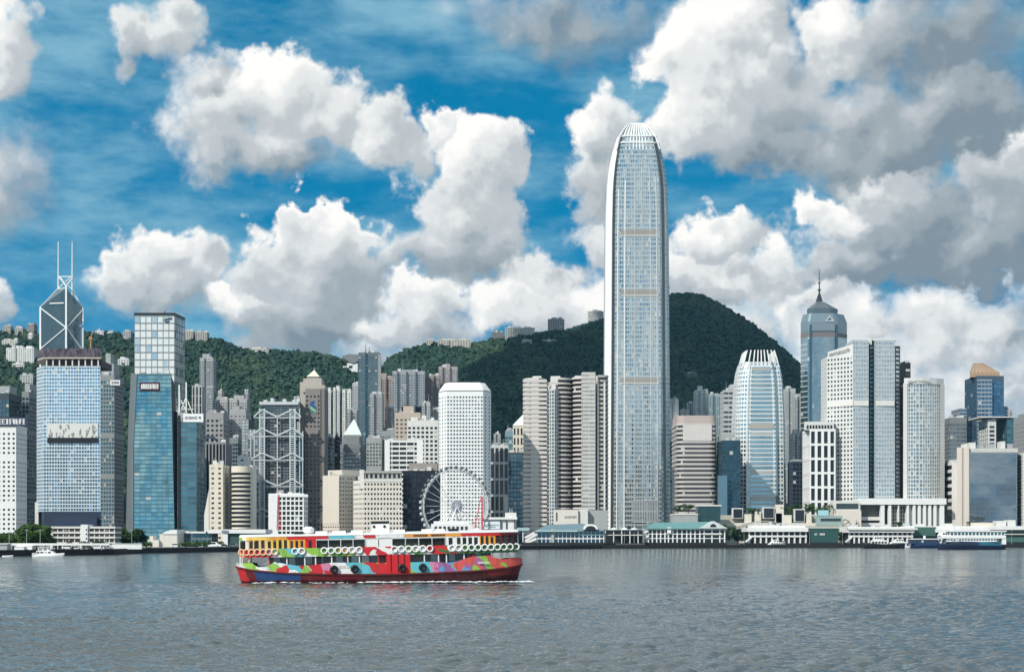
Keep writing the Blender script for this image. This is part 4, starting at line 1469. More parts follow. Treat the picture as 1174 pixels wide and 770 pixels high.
quick('office_block', 'narrow block of tall black window strips framed in white right of the porthole tower', bx(562, 583, 1380, 30), 512, stone((.62, .63, .63)), G_BLACK, 14, 4.2, .72, .86, .6, mode='row', win='window_strip')
quick('office_block', 'dark blue glass block in the gap left of the striped stone towers', bx(577, 604, 1420, 30), 520, DARK, glass((.10, .17, .21), .1, .8, .3, .03), 3.9, 3.2, .92, .84, .25)
quick('office_block', 'thin grey blue tower behind the dark blue glass block', bx(579, 591, 1520, 24), 495, stone((.20, .29, .33)), G_DTEAL, 3.9, 3, .8, .7, .25)
root = quick('office_block', 'cream classical tower top with tall arched bays and a white sloped roof', bx(588, 604, 1480, 26), 489, CREAM, G_BLACK, 9, 3.0, .5, .7, .6)
xa, xb = PX(587.5, 1480), PX(604, 1480)
mb = MB()
mb.add([(xa, 1479.5, PZ(489, 1480) + 1.3), (xb, 1479.5, PZ(489, 1480) + 1.3), (xb, 1506, PZ(489, 1480) + 1.3), (xa, 1506, PZ(489, 1480) + 1.3), (xb - 2, 1490, PZ(472, 1480)), (xb - .5, 1500, PZ(472, 1480))], None, [[0, 1, 4], [1, 2, 5, 4], [2, 3, 5], [3, 0, 4, 5]])
mb.build('roof', WHITE, root)

# ---- striped stone towers
Yx = 1345
EX = stone((.61, .565, .525), .65, .08, .08)


def rounded(px0, px1, Y, D_, r_, sides='both', k=6):
    p_ = bx(px0, px1, Y, D_)
    x0_, x1_, = p_[0][0], p_[1][0]
    out_ = []
    if sides in ('both', 'left'):
        out_ += [(x0_ + r_ - r_ * math.cos(math.pi / 2 * i / k), Y + r_ - r_ * math.sin(math.pi / 2 * i / k)) for i in range(k + 1)]
    else:
        out_.append((x0_, Y))
    if sides in ('both', 'right'):
        out_ += [(x1_ - r_ + r_ * math.sin(math.pi / 2 * i / k), Y + r_ - r_ * math.cos(math.pi / 2 * i / k)) for i in range(k + 1)]
    else:
        out_.append((x1_, Y))
    return out_ + [(x1_, Y + D_), (x0_, Y + D_)]


def striped(root, px0, px1, pytop, Y, D_, r_, sides, gm, nm, fh=3.85, hf=.62, z0=None, wm=EX):
    poly_ = rounded(px0, px1, Y, D_, r_, sides)
    z1_ = PZ(pytop, Y)
    z0 = GZ if z0 is None else z0
    nf_ = int(round((z1_ - z0) / fh))
    w_ = MB()
    pn_ = facade(w_, lambda z: poly_, z0, z1_, nf_, 400, .985, hf, .45)
    # rounded corners: facets get their own strips
    w_.prism(poly_, z1_, z1_ + 1.0, True)
    w_.build(nm, wm, root)
    put_panes(root, pn_, gm, 'row', 'window_band')


_fac = facade


def facade(wall, prof, z0, z1, nf, bay, wf, hf, d, marg=0.0, sill=None, skip=0.55, rows=None):
    if bay == 400:      # one ribbon per face, narrow faces too
        poly_ = prof(z0)
        lens = [math.dist(poly_[i], poly_[(i + 1) % len(poly_)]) for i in range(len(poly_))]
        res = []
        return _ribbon_facade(wall, poly_, z0, z1, nf, hf, d)
    return _fac(wall, prof, z0, z1, nf, bay, wf, hf, d, marg, sill, skip, rows)


def _ribbon_facade(wall, poly_, z0, z1, nf, hf, d):
    poly_ = np.array(ccw(poly_))
    n_ = len(poly_)
    nrm = []
    for i in range(n_):
        t_ = poly_[(i + 1) % n_] - poly_[i]
        t_ = t_ / np.hypot(*t_)
        nrm.append((t_[1], -t_[0]))
    nrm = np.array(nrm)
    inn = []
    for i in range(n_):
        a_, c_ = nrm[i - 1], nrm[i]
        m_ = a_ + c_
        m_ /= max(1e-6, (m_ @ c_))
        inn.append(poly_[i] - m_ * d)
    inn = np.array(inn)
    fh_ = (z1 - z0) / nf
    panes_ = []
    ring = []
    for f_ in range(nf):
        a_, c_ = z0 + fh_ * f_, z0 + fh_ * (f_ + 1)
        w0, w1 = a_ + fh_ * (1 - hf) / 2, a_ + fh_ * (1 + hf) / 2
        ring += [(poly_, a_), (poly_, w0), (inn, w0), (inn, w1), (poly_, w1)]
        for i in range(n_):
            if nrm[i][1] > .55:
                continue
            p0_, p1_ = inn[i], inn[(i + 1) % n_]
            panes_.append((np.array([(p0_[0], p0_[1], w0), (p1_[0], p1_[1], w0), (p1_[0], p1_[1], w1), (p0_[0], p0_[1], w1)]), (i, f_), nrm[i]))
    ring.append((poly_, z1))
    V = np.concatenate([np.c_[p_, np.full(n_, z)] for p_, z in ring])
    q_ = []
    for j in range(len(ring) - 1):
        if j % 5 == 2:
            continue                      # the glass stands here
        for i in range(n_):
            q_.append((j * n_ + i, j * n_ + (i + 1) % n_, (j + 1) * n_ + (i + 1) % n_, (j + 1) * n_ + i))
    # blind back
    for i in range(n_):
        if nrm[i][1] > .55:
            for j in range(2, len(ring) - 1, 5):
                q_.append((j * n_ + i, j * n_ + (i + 1) % n_, (j + 1) * n_ + (i + 1) % n_, (j + 1) * n_ + i))
    wall.add(V, q_)
    return panes_


G_EX = glass((.022, .018, .018), .2, .15, .5, .02)
root = thing('office_tower', 'striped beige stone tower with rounded sides and a pale projecting glass bay', 'tower', (PX(627, Yx), Yx, GZ))
striped(root, 600, 626, 434, Yx, 44, 13, 'both', G_EX, 'wall')
striped(root, 638, 656, 434, Yx + 5, 40, 10, 'right', G_EX, 'wall')
MB().box(PX(615, Yx), PX(650, Yx), Yx + 14, Yx + 42, GZ, PZ(436, Yx)).build('core_wall', EX, root)
bay_ = [(625.5, 12), (627.5, 3), (632, -1), (636, -1), (640, 4), (641, 14)]
w_ = MB()
pb = ccw(pp(bay_, Yx))
pn = facade(w_, lambda z: pb, GZ, PZ(447, Yx), 42, 3.4, .62, .66, .3)
w_.prism(pb, PZ(447, Yx), PZ(447, Yx) + .8, True)
w_.build('bay_frame', stone((.56, .58, .58), .4, .08, .08), root)
put_panes(root, pn, G_GREY, 'row', 'bay_window')
MB().prism(ccw(pp([(628, 10), (631, 4), (637, 4), (640, 10)], Yx)), PZ(447, Yx) + .82, PZ(440, Yx)).build('bay_crown', OFFWHITE, root)
for a, b_, t_ in ((611, 621, 429), (632, 643, 429)):
    MB().box(PX(a, Yx), PX(b_, Yx), Yx + 14, Yx + 30, PZ(436, Yx), PZ(t_, Yx)).build('plant_room', OFFWHITE, root)
root = thing('office_tower', 'striped beige stone tower with a bright glass strip, beside the tallest skyscraper', 'tower', (PX(677, Yx), Yx, GZ))
striped(root, 654, 668, 433, Yx + 6, 44, 9, 'left', G_EX, 'wall')
w_ = MB()
pb = ccw(pp([(666.5, 6), (668, -1), (682.5, -1), (683, 6)], Yx))
pn = facade(w_, lambda z: pb, GZ, PZ(428, Yx), 43, 5.5, .93, .55, .3)
w_.prism(pb, PZ(428, Yx), PZ(428, Yx) + 1, True)
w_.build('strip_frame', stone((.60, .575, .53), .5, .08, .08), root)
put_panes(root, pn, glass((.50, .49, .46), .12, .8, .25, .05), 'row', 'strip_window')
striped(root, 683, 698, 431, Yx + 4, 40, 6, 'right', G_EX, 'wall', hf=.5, wm=stone((.44, .42, .40), .6))
for px in (684.5, 692):
    MB().box(PX(px, Yx + 3), PX(px + 2.0, Yx + 3), Yx + 2.4, Yx + 3.9, GZ, PZ(438, Yx + 3)).build('window_pier', OFFWHITE, root)
MB().box(PX(660, Yx), PX(692, Yx), Yx + 14, Yx + 42, GZ, PZ(428.5, Yx)).build('core_wall', EX, root)
for a, b_, t_ in ((663, 671, 429), (671, 681, 425)):
    MB().box(PX(a, Yx), PX(b_, Yx), Yx + 14.2, Yx + 30, PZ(430, Yx), PZ(t_, Yx)).build('plant_room', OFFWHITE, root)

# ---- the tallest skyscraper
Yi = 1524
cxi, cyi = PX(732.5, Yi), Yi + 34
PY_ = np.array([612, 480, 380, 260, 215, 195, 178, 163, 152, 143, 136.5])
HW_ = np.array([38.2, 37.4, 36.6, 35.8, 34.6, 32.8, 30.0, 26.2, 22.4, 17.5, 12.5])
ZI = np.array([PZ(p_, Yi) for p_ in PY_])[::-1] * 0 + np.array([PZ(p_, Yi) for p_ in PY_])
hwm = HW_ / F * Yi
UN = np.array([(-.74, -1.0), (.70, -1.0), (.72, -.93), (.80, -.93), (.82, -.86), (.93, -.80), (1.0, -.70), (1.0, .70), (.74, 1), (-.74, 1), (-1, .70), (-1, -.66), (-.80, -.86), (-.80, -.93), (-.765, -.93)])


def half(z):
    return float(np.interp(z, ZI, hwm))


def prof_ifc(z):
    h_ = half(z)
    hb = hwm[0]
    return [(cxi + u * h_, cyi + v_ * (h_ * .55 + hb * .35)) for u, v_ in UN]


G_IFC = glass((.43, .52, .56), .08, .93, .45, .08, .03, (.66, .68, .65), 1.0, (.11, .11, .007))
W_IFC = paint((.52, .575, .585), .3, .55)
z1 = PZ(153, Yi)
root = tower('office_tower', 'tallest silver glass skyscraper tapering to a clawed white crown', prof_ifc(GZ), GZ, z1, W_IFC, G_IFC, 88, 2.1, .74, .62, .35, prof=prof_ifc, cap=False, mode='row', win='window_band')
top = ccw(prof_ifc(z1))
MB().prism(top, z1 - .5, z1 + .2, True).build('roof', MIDGREY, root)
for py in (265, 334, 435):
    z = PZ(py, Yi)
    pr = np.array(prof_ifc(z))
    MB().box(pr[0][0] + 5.5, pr[1][0] - 2, pr[0][1] - .5, pr[0][1] + .3, z - 2.6, z + 2.6).build('louvre_band', stone((.42, .41, .37), .6), root)
    mb = MB()
    for k in range(26):
        x = pr[0][0] + 5.6 + (pr[1][0] - pr[0][0] - 8.6) * k / 26
        mb.box(x, x + .5, pr[0][1] - .75, pr[0][1] - .5, z - 2.4, z + 2.4)
    mb.build('louvre', TAUPE, root)
    MB().box(pr[0][0] + 5.4, pr[1][0] - 1.9, pr[0][1] - .9, pr[0][1] + .3, z - 3.6, z - 2.62).build('louvre_sill', OFFWHITE, root)
# bright fins up the face, dark bars laid in the corner recesses to deepen them
for u, w, m_, zt_ in ((-.44, 1.1, WHITEP, 205), (.38, .8, SILVER, 190), (-.66, .9, WHITEP, 215), (-.12, .5, SILVER, 180), (.58, 1.0, SILVER, 200), (.12, .4, SILVER, 180)):
    mb = MB()
    zz = np.linspace(GZ, PZ(zt_, Yi), 26)
    for a_, c_ in zip(zz[:-1], zz[1:]):
        pa, pc = prof_ifc(a_)[0], prof_ifc(c_)[0]
        mb.bar((cxi + u * half(a_), pa[1] - .25, a_), (cxi + u * half(c_), pc[1] - .25, c_), w, .7)
    mb.build('face_fin', m_, root)
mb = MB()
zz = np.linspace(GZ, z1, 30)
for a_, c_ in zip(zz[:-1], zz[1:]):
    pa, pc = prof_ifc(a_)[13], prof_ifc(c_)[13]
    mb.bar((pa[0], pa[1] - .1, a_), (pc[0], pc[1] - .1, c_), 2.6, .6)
mb.build('notch_bar', stone((.05, .07, .08), .3), root)
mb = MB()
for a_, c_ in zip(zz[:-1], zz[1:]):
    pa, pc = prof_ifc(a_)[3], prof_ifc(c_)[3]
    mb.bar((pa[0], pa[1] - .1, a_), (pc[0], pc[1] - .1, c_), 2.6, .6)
mb.build('notch_bar', stone((.05, .07, .08), .3), root)
# white strips added on this corner only, to make it look sunlit
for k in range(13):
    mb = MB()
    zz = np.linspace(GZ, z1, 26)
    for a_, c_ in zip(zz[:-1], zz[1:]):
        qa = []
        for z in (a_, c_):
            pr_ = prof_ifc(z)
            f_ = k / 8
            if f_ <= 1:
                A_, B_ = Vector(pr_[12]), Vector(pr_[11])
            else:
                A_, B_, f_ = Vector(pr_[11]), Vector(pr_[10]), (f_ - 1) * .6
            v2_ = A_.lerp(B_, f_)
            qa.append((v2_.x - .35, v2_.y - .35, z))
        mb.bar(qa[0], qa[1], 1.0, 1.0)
    mb.build('corner_strip', WHITEP, root)
# crown: curved claws
nclaw = 44
for k in range(nclaw):
    a_ = 2 * math.pi * (k + .5) / nclaw
    if math.sin(a_) > .55:
        continue
    ca, sa = math.cos(a_), math.sin(a_)
    sq_ = 1 / max(abs(ca), abs(sa)) ** .82
    mb = MB()
    pts_ = []
    for py in (178, 168, 160, 152, 146, 141, 137, 134.2):
        z = PZ(py, Yi)
        h_ = float(np.interp(py, PY_[::-1], HW_[::-1])) / F * Yi if py > 136.5 else 9.4 * Yi / F
        pts_.append(Vector((cxi + ca * sq_ * h_ * .97, cyi + sa * sq_ * (h_ * .55 + hwm[0] * .35) * (.98 if py > 150 else .98 * (h_ / hwm[0]) ** .3), z)))
    for p_, q_ in zip(pts_[1 if sa < -.4 else 0:-1], pts_[2 if sa < -.4 else 1:]):
        mb.bar(p_, q_, 1.15, 1.5)
    mb.build('crown_claw', WHITEP, root)
mb = MB()
for py in (160, 152):
    h_ = float(np.interp(py, PY_[::-1], HW_[::-1])) / F * Yi
    ring_ = prof_ifc(PZ(py, Yi))
    for p_, q_ in zip(ring_, ring_[1:] + ring_[:1]):
        mb.bar((p_[0], p_[1] - .2, PZ(py, Yi)), (q_[0], q_[1] - .2, PZ(py, Yi)), 1.0, 1.4)
mb.build('crown_ring', WHITEP, root)
# base: deep vertical screen
mb = MB()
pr = prof_ifc(PZ(590, Yi))
for k in range(15):
    x = pr[0][0] + 18 + (pr[1][0] - pr[0][0] - 24) * k / 14
    mb.box(x, x + .7, pr[0][1] - 1.2, pr[0][1] - .3, PZ(598, Yi), PZ(573, Yi))
for py in (573, 586, 598):
    mb.box(pr[0][0] + 18, pr[1][0] - 5, pr[0][1] - 1.25, pr[0][1] - .28, PZ(py, Yi) - .4, PZ(py, Yi) + .4)
mb.build('base_screen', SILVER, root)

# ---- right of the tallest skyscraper
Y3 = 1400
root = thing('office_tower', 'lower striped stone block with a pinkish flat top right of the tallest skyscraper', 'tower', (PX(797, Y3), Y3, GZ))
striped(root, 770, 823, 486, Y3, 46, 7, 'both', glass((.10, .10, .105), .15, .65, .5, .06), 'wall', fh=3.9, hf=.52, wm=stone((.52, .485, .455), .6, .08, .08))
pz = PZ(486, Y3)
MB().prism(rounded(771, 822.5, Y3, 45, 7), pz + 1.02, PZ(476, Y3), True).build('roof_storey', stone((.47, .39, .36), .7, .06, .06), root)
MB().box(PX(783, Y3), PX(816, Y3), Y3 - .35, Y3 - .02, PZ(505, Y3), PZ(487, Y3)).build('louvre_band', stone((.60, .57, .54), .6), root)
quick('apartment_tower', 'grey residential tower just right of the tallest skyscraper below the dark peak', notched(764, 778, 2250, 22, 2, 3), 458, stone((.44, .45, .45), .8, .2, .2), G_GREY, 3.1, 2.5, .55, .55)
quick('apartment_tower', 'pale double-peaked residential tower below the dark peak', notched(795, 812, 2300, 24, 3, 3), 448, stone((.52, .53, .51), .8, .2, .2), G_GREY, 3.1, 2.5, .55, .55, plant=[(.25, .6, .2, .8, 8)])
quick('apartment_tower', 'teal grey residential tower right of the pale double-peaked one', notched(811, 826, 2280, 24, 2, 3), 452, stone((.30, .36, .36), .8, .2, .2), G_DTEAL, 3.1, 2.5, .66, .6)
quick('office_block', 'grey block with broad pale floors right of the teal grey residential tower', bx(826, 847, 1800, 28), 448, stone((.45, .46, .46), .7), G_DARK, 5.5, 6, .9, .45, .4, mode='row', win='window_band', plant=[(.5, .95, .2, .8, 8)])
quick('office_block', 'dark blue glass block left of the tapering white-crowned tower', bx(822, 849, 1380, 34), 506, stone((.04, .07, .09), .4), glass((.045, .11, .15), .12, .8, .5, .04), 3.9, 3.2, .9, .8, .25, mode='row', win='window_band', plant=[(.05, .75, .2, .9, 7)], roofm=GREY)
MB().box(PX(823, 1378), PX(833, 1378), 1374, 1379.8, GZ, PZ(545, 1378)).build('annexe', stone((.10, .19, .25), .4), root)

# tapering white crowned tower
Y1 = 1430
c1x, c1y = PX(874, Y1), Y1 + 25
P1 = np.array([612, 560, 480, 438, 424, 412, 404])
H1 = np.array([29.5, 29.2, 28.2, 26.2, 24.2, 20.8, 18.5])
Z1 = np.array([PZ(p_, Y1) for p_ in P1])
U1 = [(-.60, -1), (.58, -1), (.62, -.93), (.88, -.90), (1, -.62), (1, .7), (.62, 1), (-.62, 1), (-1, .7), (-1, -.55), (-.84, -.84), (-.62, -.93)]


def prof1(z):
    h_ = float(np.interp(z, Z1, H1)) / F * Y1
    return [(c1x + u * h_, c1y + v_ * (h_ * .5 + 11.5)) for u, v_ in U1]


zt = PZ(414, Y1)
root = thing('office_tower', 'bright blue and white banded glass tower tapering to a crown of white fins', 'tower', (c1x, Y1 + 20, GZ))
W1 = paint((.78, .80, .79), .35, .2)
G_1 = glass((.34, .50, .56), .09, .9, .35, .08, .03)
w_ = MB()
pn = _fac(w_, prof1, GZ, zt, 42, 2.6, .70, .58, .4)
front = [p_ for p_ in pn if p_[2][1] < -.98 and p_[0][:, 0].max() < PX(892, Y1)]
w_.build('wall', W1, root)
put_panes(root, pn, G_1, 'row', 'window_band')
MB().prism(ccw(prof1(zt)), zt - .5, zt + .2, True).build('roof', MIDGREY, root)
pr = prof1(GZ)
for k in range(41):
    za = GZ + (zt - GZ) * (k + .27) / 42
    zb_ = GZ + (zt - GZ) * (k + .88) / 42
    pa = prof1(za)
    y_ = pa[0][1] - .5
    x0_, x1_ = pa[0][0] + 3.5, pa[1][0] - 3.5
    MB().box(x0_, x1_, y_, y_ + .45, za, zb_).build('ribbon_window', G_1, root)
pa = prof1(PZ(488, Y1))
MB().box(pa[0][0] + 2, pa[1][0] - 2, pa[0][1] - .9, pa[0][1] - .1, PZ(491, Y1), PZ(485, Y1)).build('louvre_band', stone((.40, .38, .33), .6), root)
pa = prof1(PZ(420, Y1))
MB().box(pa[0][0] + 2, pa[1][0] - 2, pa[0][1] - .9, pa[0][1] - .1, PZ(425, Y1), PZ(421, Y1)).build('louvre_band', stone((.40, .39, .36), .6), root)
for u in (-.62, .60):
    mb = MB()
    zz = np.linspace(GZ, zt, 18)
    iu = 0 if u < 0 else 1
    for a_, c_ in zip(zz[:-1], zz[1:]):
        pa, pc = prof1(a_)[iu], prof1(c_)[iu]
        mb.bar((pa[0], pa[1] - .2, a_), (pc[0], pc[1] - .2, c_), 1.1, .9)
    mb.build('edge_fin', W1 if u < 0 else stone((.15, .24, .30), .3), root)
for k in range(30):
    a_ = 2 * math.pi * (k + .5) / 30
    if math.sin(a_) > .7:
        continue
    ca, sa = math.cos(a_), math.sin(a_)
    sq_ = 1 / max(abs(ca), abs(sa)) ** .85
    mb = MB()
    prev = None
    for py in (420, 412, 405, 400):
        h_ = float(np.interp(py, P1[::-1], H1[::-1])) / F * Y1 if py > 404 else 17.2 / F * Y1
        c_ = Vector((c1x + ca * sq_ * h_ * .95, c1y + sa * sq_ * (h_ * .5 + 11.5) * .97, PZ(py, Y1)))
        if prev is not None:
            mb.bar(prev, c_, .9, 1.3)
        prev = c_
    mb.build('crown_fin', WHITEP, root)

quick('apartment_tower', 'grey residential tower between the banded blue tower and the spired tower', notched(897, 912, 2250, 24, 2, 3), 446, stone((.42, .43, .42), .8, .2, .2), G_GREY, 3.1, 2.5, .55, .55, plant=[(.2, .6, .2, .8, 5)])
quick('apartment_tower', 'slim darker residential tower directly left of the spired tower', notched(908, 921, 2180, 22, 2, 3), 455, stone((.36, .375, .37), .8, .2, .2), G_GREY, 3.1, 2.5, .55, .55, plant=[(.3, .8, .2, .8, 5)])
quick('apartment_tower', 'low weathered residential tower with boxy bays below the slim darker one', notched(905, 921, 1750, 22, 3, 2.5), 497, stone((.40, .405, .39), .8, .25, .25), G_DARK, 3.1, 2.5, .5, .5, plant=[(.2, .5, .2, .8, 5)])
quick('office_block', 'narrow dark block beside the white deep-framed block', bx(903, 921, 1420, 26), 530, stone((.05, .07, .10), .4), G_BLACK, 3.9, 3, .85, .75, .3, plant=[(.1, .7, .2, .8, 3)], roofm=GREY)

# spired tower
Yt = 1980
oc = [(918, 16), (926, 2), (929, 0), (957, 0), (961, 2), (971, 16), (971, 44), (960, 58), (929, 58), (918, 44)]
poly = ccw(pp(oc, Yt))
root = thing('office_tower', 'dark blue glass tower with an octagonal pyramid cap and a tall spire', 'tower', (PX(944.5, Yt), Yt, GZ))
G_CEN = glass((.27, .38, .44), .09, .9, .12, .02, .015)
G_CENL = G_CEN
for i in range(len(poly)):
    a_, c_ = poly[i], poly[(i + 1) % len(poly)]
    L = math.dist(a_, c_)
    dark_ = L < 16
    mb = MB()
    nb, nf_ = max(1, int(L / 4)), 58
    vs, qs, uv = [], [], []
    z0_, z1_ = GZ, PZ(380, Yt)
    for s in range(nb):
        for k in range(nf_):
            c4_ = []
            for (ff, kk) in ((s, k), (s + 1, k), (s + 1, k + 1), (s, k + 1)):
                f_ = ff / nb
                c4_.append((a_[0] + (c_[0] - a_[0]) * f_, a_[1] + (c_[1] - a_[1]) * f_, z0_ + (z1_ - z0_) * kk / nf_))
            b0 = len(vs)
            vs += c4_
            qs.append((b0, b0 + 1, b0 + 2, b0 + 3))
            uv += [(s + .01 + i * 31, k + .01), (s + .99 + i * 31, k + .01), (s + .99 + i * 31, k + .99), (s + .01 + i * 31, k + .99)]
    mb.add(vs, qs, None, uv)
    mb.build('curtain_wall', G_CEN, root)
n_ = len(poly)
cxm, cym = PX(944.5, Yt), Yt + 29
sc = lambda f: [(cxm + (x - cxm) * f, cym + (y - cym) * f) for x, y in poly]


def loft(name, levels, m, cap=True):
    mb_ = MB()
    v_, f_ = [], []
    for f2, z in levels:
        v_ += [(x, y, z) for x, y in sc(f2)]
    for j in range(len(levels) - 1):
        f_ += [[j * n_ + i, j * n_ + (i + 1) % n_, (j + 1) * n_ + (i + 1) % n_, (j + 1) * n_ + i] for i in range(n_)]
    if cap:
        f_.append([(len(levels) - 1) * n_ + i for i in range(n_)])
    mb_.add(v_, None, f_)
    return mb_.build(name, m, root)


C_RF = stone((.25, .32, .36), .3, .06, .06, .5)
loft('red_band', [(1.005, PZ(386, Yt)), (1.005, PZ(381, Yt))], stone((.20, .17, .17), .5))
loft('upper_drum', [(1.0, PZ(380.5, Yt)), (1.0, PZ(368, Yt)), (.88, PZ(358.5, Yt))], C_RF)
loft('setback_drum', [(.66, PZ(359, Yt)), (.66, PZ(352, Yt))], stone((.13, .18, .21), .3, .05, .05, .5))
loft('cap_roof', [(.67, PZ(352, Yt) + .05), (.18, PZ(342.5, Yt))], stone((.17, .20, .21), .4, .05, .05, .4))
for px in (928, 958):
    MB().box(PX(px, Yt), PX(px + 2.6, Yt), Yt - 1.2, Yt + 2, GZ, PZ(372, Yt)).build('corner_strip', stone((.05, .10, .13), .3), root)  # dark strips painted in place of the notch lines down the front
for k in range(40):
    z = GZ + 6 + k * 6.6
    if z > PZ(392, Yt):
        break
    a_, c_ = Vector((*poly[-1 % n_], 0)), None
    p0_, p1_ = Vector((PX(918, Yt + 16), Yt + 16, z)), Vector((PX(926, Yt + 2), Yt + 2, z))
    nn_ = Vector((-.86, -.5, 0)) * .25
    MB().bar(p0_ + nn_, p1_ + nn_, .3, 1.3).build('sun_shade', SILVER, root)
mb = MB()
zc = PZ(342.5, Yt)
for k in range(8):
    a_ = math.pi * k / 4
    mb.bar((cxm + 5.5 * math.cos(a_), cym + 5.5 * math.sin(a_), zc - 4), (cxm + 1.2 * math.cos(a_), cym + 1.2 * math.sin(a_), PZ(333, Yt)), .7)
stays_ = mb
mb = MB()
mb.lathe((cxm, cym, zc - 2), [(2.6, 0), (2.6, 7), (1.2, 9), (1.1, 17), (2.4, 17.4), (2.4, 18.4), (.8, 19), (.75, 26), (1.9, 26.4), (1.9, 27.2), (.5, 28), (.35, 44), (.12, PZ(305, Yt) - zc + 2)], 8)
stays_.build('stay', DARK, mb.build('spire', DARK, root))
mb = MB()
for (a, b_) in (((947, 368), (951, 362)), ((951, 362), (955.5, 368)), ((946.6, 368), (955.9, 368))):
    mb.bar((PX(a[0], Yt - .8), Yt - .8, PZ(a[1], Yt)), (PX(b_[0], Yt - .8), Yt - .8, PZ(b_[1], Yt)), 1.0, .6)
mb.build('triangle_emblem', WHITEP, root)
mb = MB()
mb.prism([(PX(929, Yt), Yt - .9), (PX(957, Yt), Yt - .9), (PX(957, Yt), Yt + .5), (PX(929, Yt), Yt + .5)], PZ(379, Yt), PZ(373, Yt))
mb.build('brow_panel', C_RF, root)

# white deep-framed block
quick('bank_tower', 'white block with deep square window frames in front of the spired tower', bx(920, 958, 1340, 34), 493, WHITE, G_BLACK, 11.6, 5.6, .60, .84, 1.2, mode='window', cap=True)
root = bpy.data.objects['bank_tower.002'] if 'bank_tower.002' in bpy.data.objects else None
if root:
    MB().prism(pp([(922, 1), (956, 1), (955, 30), (923, 30)], 1340), PZ(493, 1340) + .3, PZ(483, 1340)).build('roof_storey', OFFWHITE, root)
    mb = MB()
    for k in range(9):
        x = PX(925 + k * 3.4, 1340)
        mb = MB().box(x, x + 1.4, 1340.4, 1341, PZ(491, 1340), PZ(487, 1340))
        mb.build('attic_window', G_BLACK, root)

# hotel and apartments with the two pale curved wings
Yf = 1340
FS = stone((.62, .62, .60), .6, .08, .08)
FSG = stone((.50, .55, .57), .45, .08, .08, .2)
root = thing('hotel_tower', 'large pale hotel tower of several wings with a dark glazed slot', 'tower', (PX(990, Yf), Yf, GZ))


def wing(px0, d0_, px1, d1_, depth, pytop, wm, gm, fh, bay, wf, hf, nm='wall', mode='row', z0py=574, wn='window_row'):
    Yw_ = Yf + min(d0_, d1_)
    poly_ = ccw([(PX(px0, Yf + d0_), Yf + d0_), (PX(px1, Yf + d1_), Yf + d1_), (PX(px1, Yf + d1_), Yf + d1_ + depth), (PX(px0, Yf + d0_), Yf + d0_ + depth)])
    z0_, z1_ = PZ(z0py, Yf), PZ(pytop, Yw_)
    w2 = MB()
    pn2 = _fac(w2, lambda z: poly_, z0_, z1_, int(round((z1_ - z0_) / fh)), bay, wf, hf, .4)
    w2.prism(poly_, z1_, z1_ + 1.2, True)
    w2.build(nm, wm, root)
    put_panes(root, pn2, gm, mode, wn)


wing(948, 16, 978, 0, 26, 408, FS, G_DARK, 3.75, 3.0, .52, .50, mode='window', wn='window')
MB().prism(ccw(pp([(949, 16), (978, 0.8), (978, 24), (949, 40)], Yf)), PZ(408, Yf) + 1.25, [PZ(v_, Yf) for v_ in (401, 394, 394, 401)]).build('parapet_wall', FS, root)
wing(978, 0, 996, 1, 30, 391, FSG, glass((.44, .52, .55), .12, .85, .3, .10), 3.75, 2.4, .66, .58, wn='window_band')
wing(996.5, 9, 1003.5, 9, 24, 396, BLACK, G_DTEAL, 3.75, 4.5, .72, .62, wn='window_band')
wing(1004, 1, 1026, 2, 32, 391, FSG, glass((.46, .54, .57), .12, .85, .3, .10), 3.75, 2.4, .68, .60, wn='window_band')
wing(1026.5, 3, 1032, 5, 28, 398, DARK, G_SILV, 3.75, 5, .8, .5, wn='window_band')
wing(1032.4, 9, 1040, 11, 24, 440, BLACK, G_DARK, 3.75, 4, .6, .5, wn='window_band')
MB().box(PX(981, Yf), PX(998, Yf), Yf + 6, Yf + 20, PZ(391, Yf) + 1.22, PZ(387, Yf)).build('roof_block', FS, root)
MB().box(PX(1001, Yf), PX(1030, Yf), Yf + 6, Yf + 24, PZ(391, Yf) + 1.22, PZ(386.5, Yf)).build('roof_block', FS, root)
MB().box(PX(997, Yf), PX(1001, Yf), Yf + 5, Yf + 12, PZ(396, Yf) + 1.3, PZ(386, Yf)).build('roof_fin', OFFWHITE, root)
for a, b_, d_ in ((949, 978, None), (978.3, 995.7, -.5), (1004.3, 1025.7, .4)):
    if d_ is None:
        MB().prism(ccw(pp([(948.5, 15.4), (977.8, -.8), (977.8, 0), (948.6, 16.2)], Yf)), PZ(465, Yf), PZ(459, Yf)).build('transfer_band', OFFWHITE, root)
    else:
        MB().box(PX(a, Yf), PX(b_, Yf), Yf + d_, Yf + d_ + 1.2, PZ(465, Yf), PZ(459, Yf)).build('transfer_band', OFFWHITE, root)
mb = MB()
dirv = Vector((PX(978, Yf) - PX(948, Yf + 16), -16, 0)).normalized()
st = Vector((PX(951, Yf + 14.4), Yf + 14.2, PZ(406, Yf)))
r_ = random.Random(5)
for k in range(11):
    p_ = st + dirv * (k * 1.75) + Vector((-.2, -.7, k * .32))
    mb.bar(p_, p_ + Vector((0, 0, 2.4)), .5, .4)
    mb.bar(p_ + Vector((0, 0, r_.choice([0.2, 1.2, 2.2]))), p_ + dirv * 1.1 + Vector((0, 0, r_.choice([0.2, 1.2, 2.2]))), .4, .4)
mb.build('lettering', TAUPE, root)
quick('office_tower', 'thin black slab rising behind the pale hotel wings', bx(1030, 1044, 1500, 26), 417, BLACK, G_DARK, 3.9, 4, .8, .6, .3, mode='row', win='window_band', plant=[(.1, .6, .2, .8, 3)])

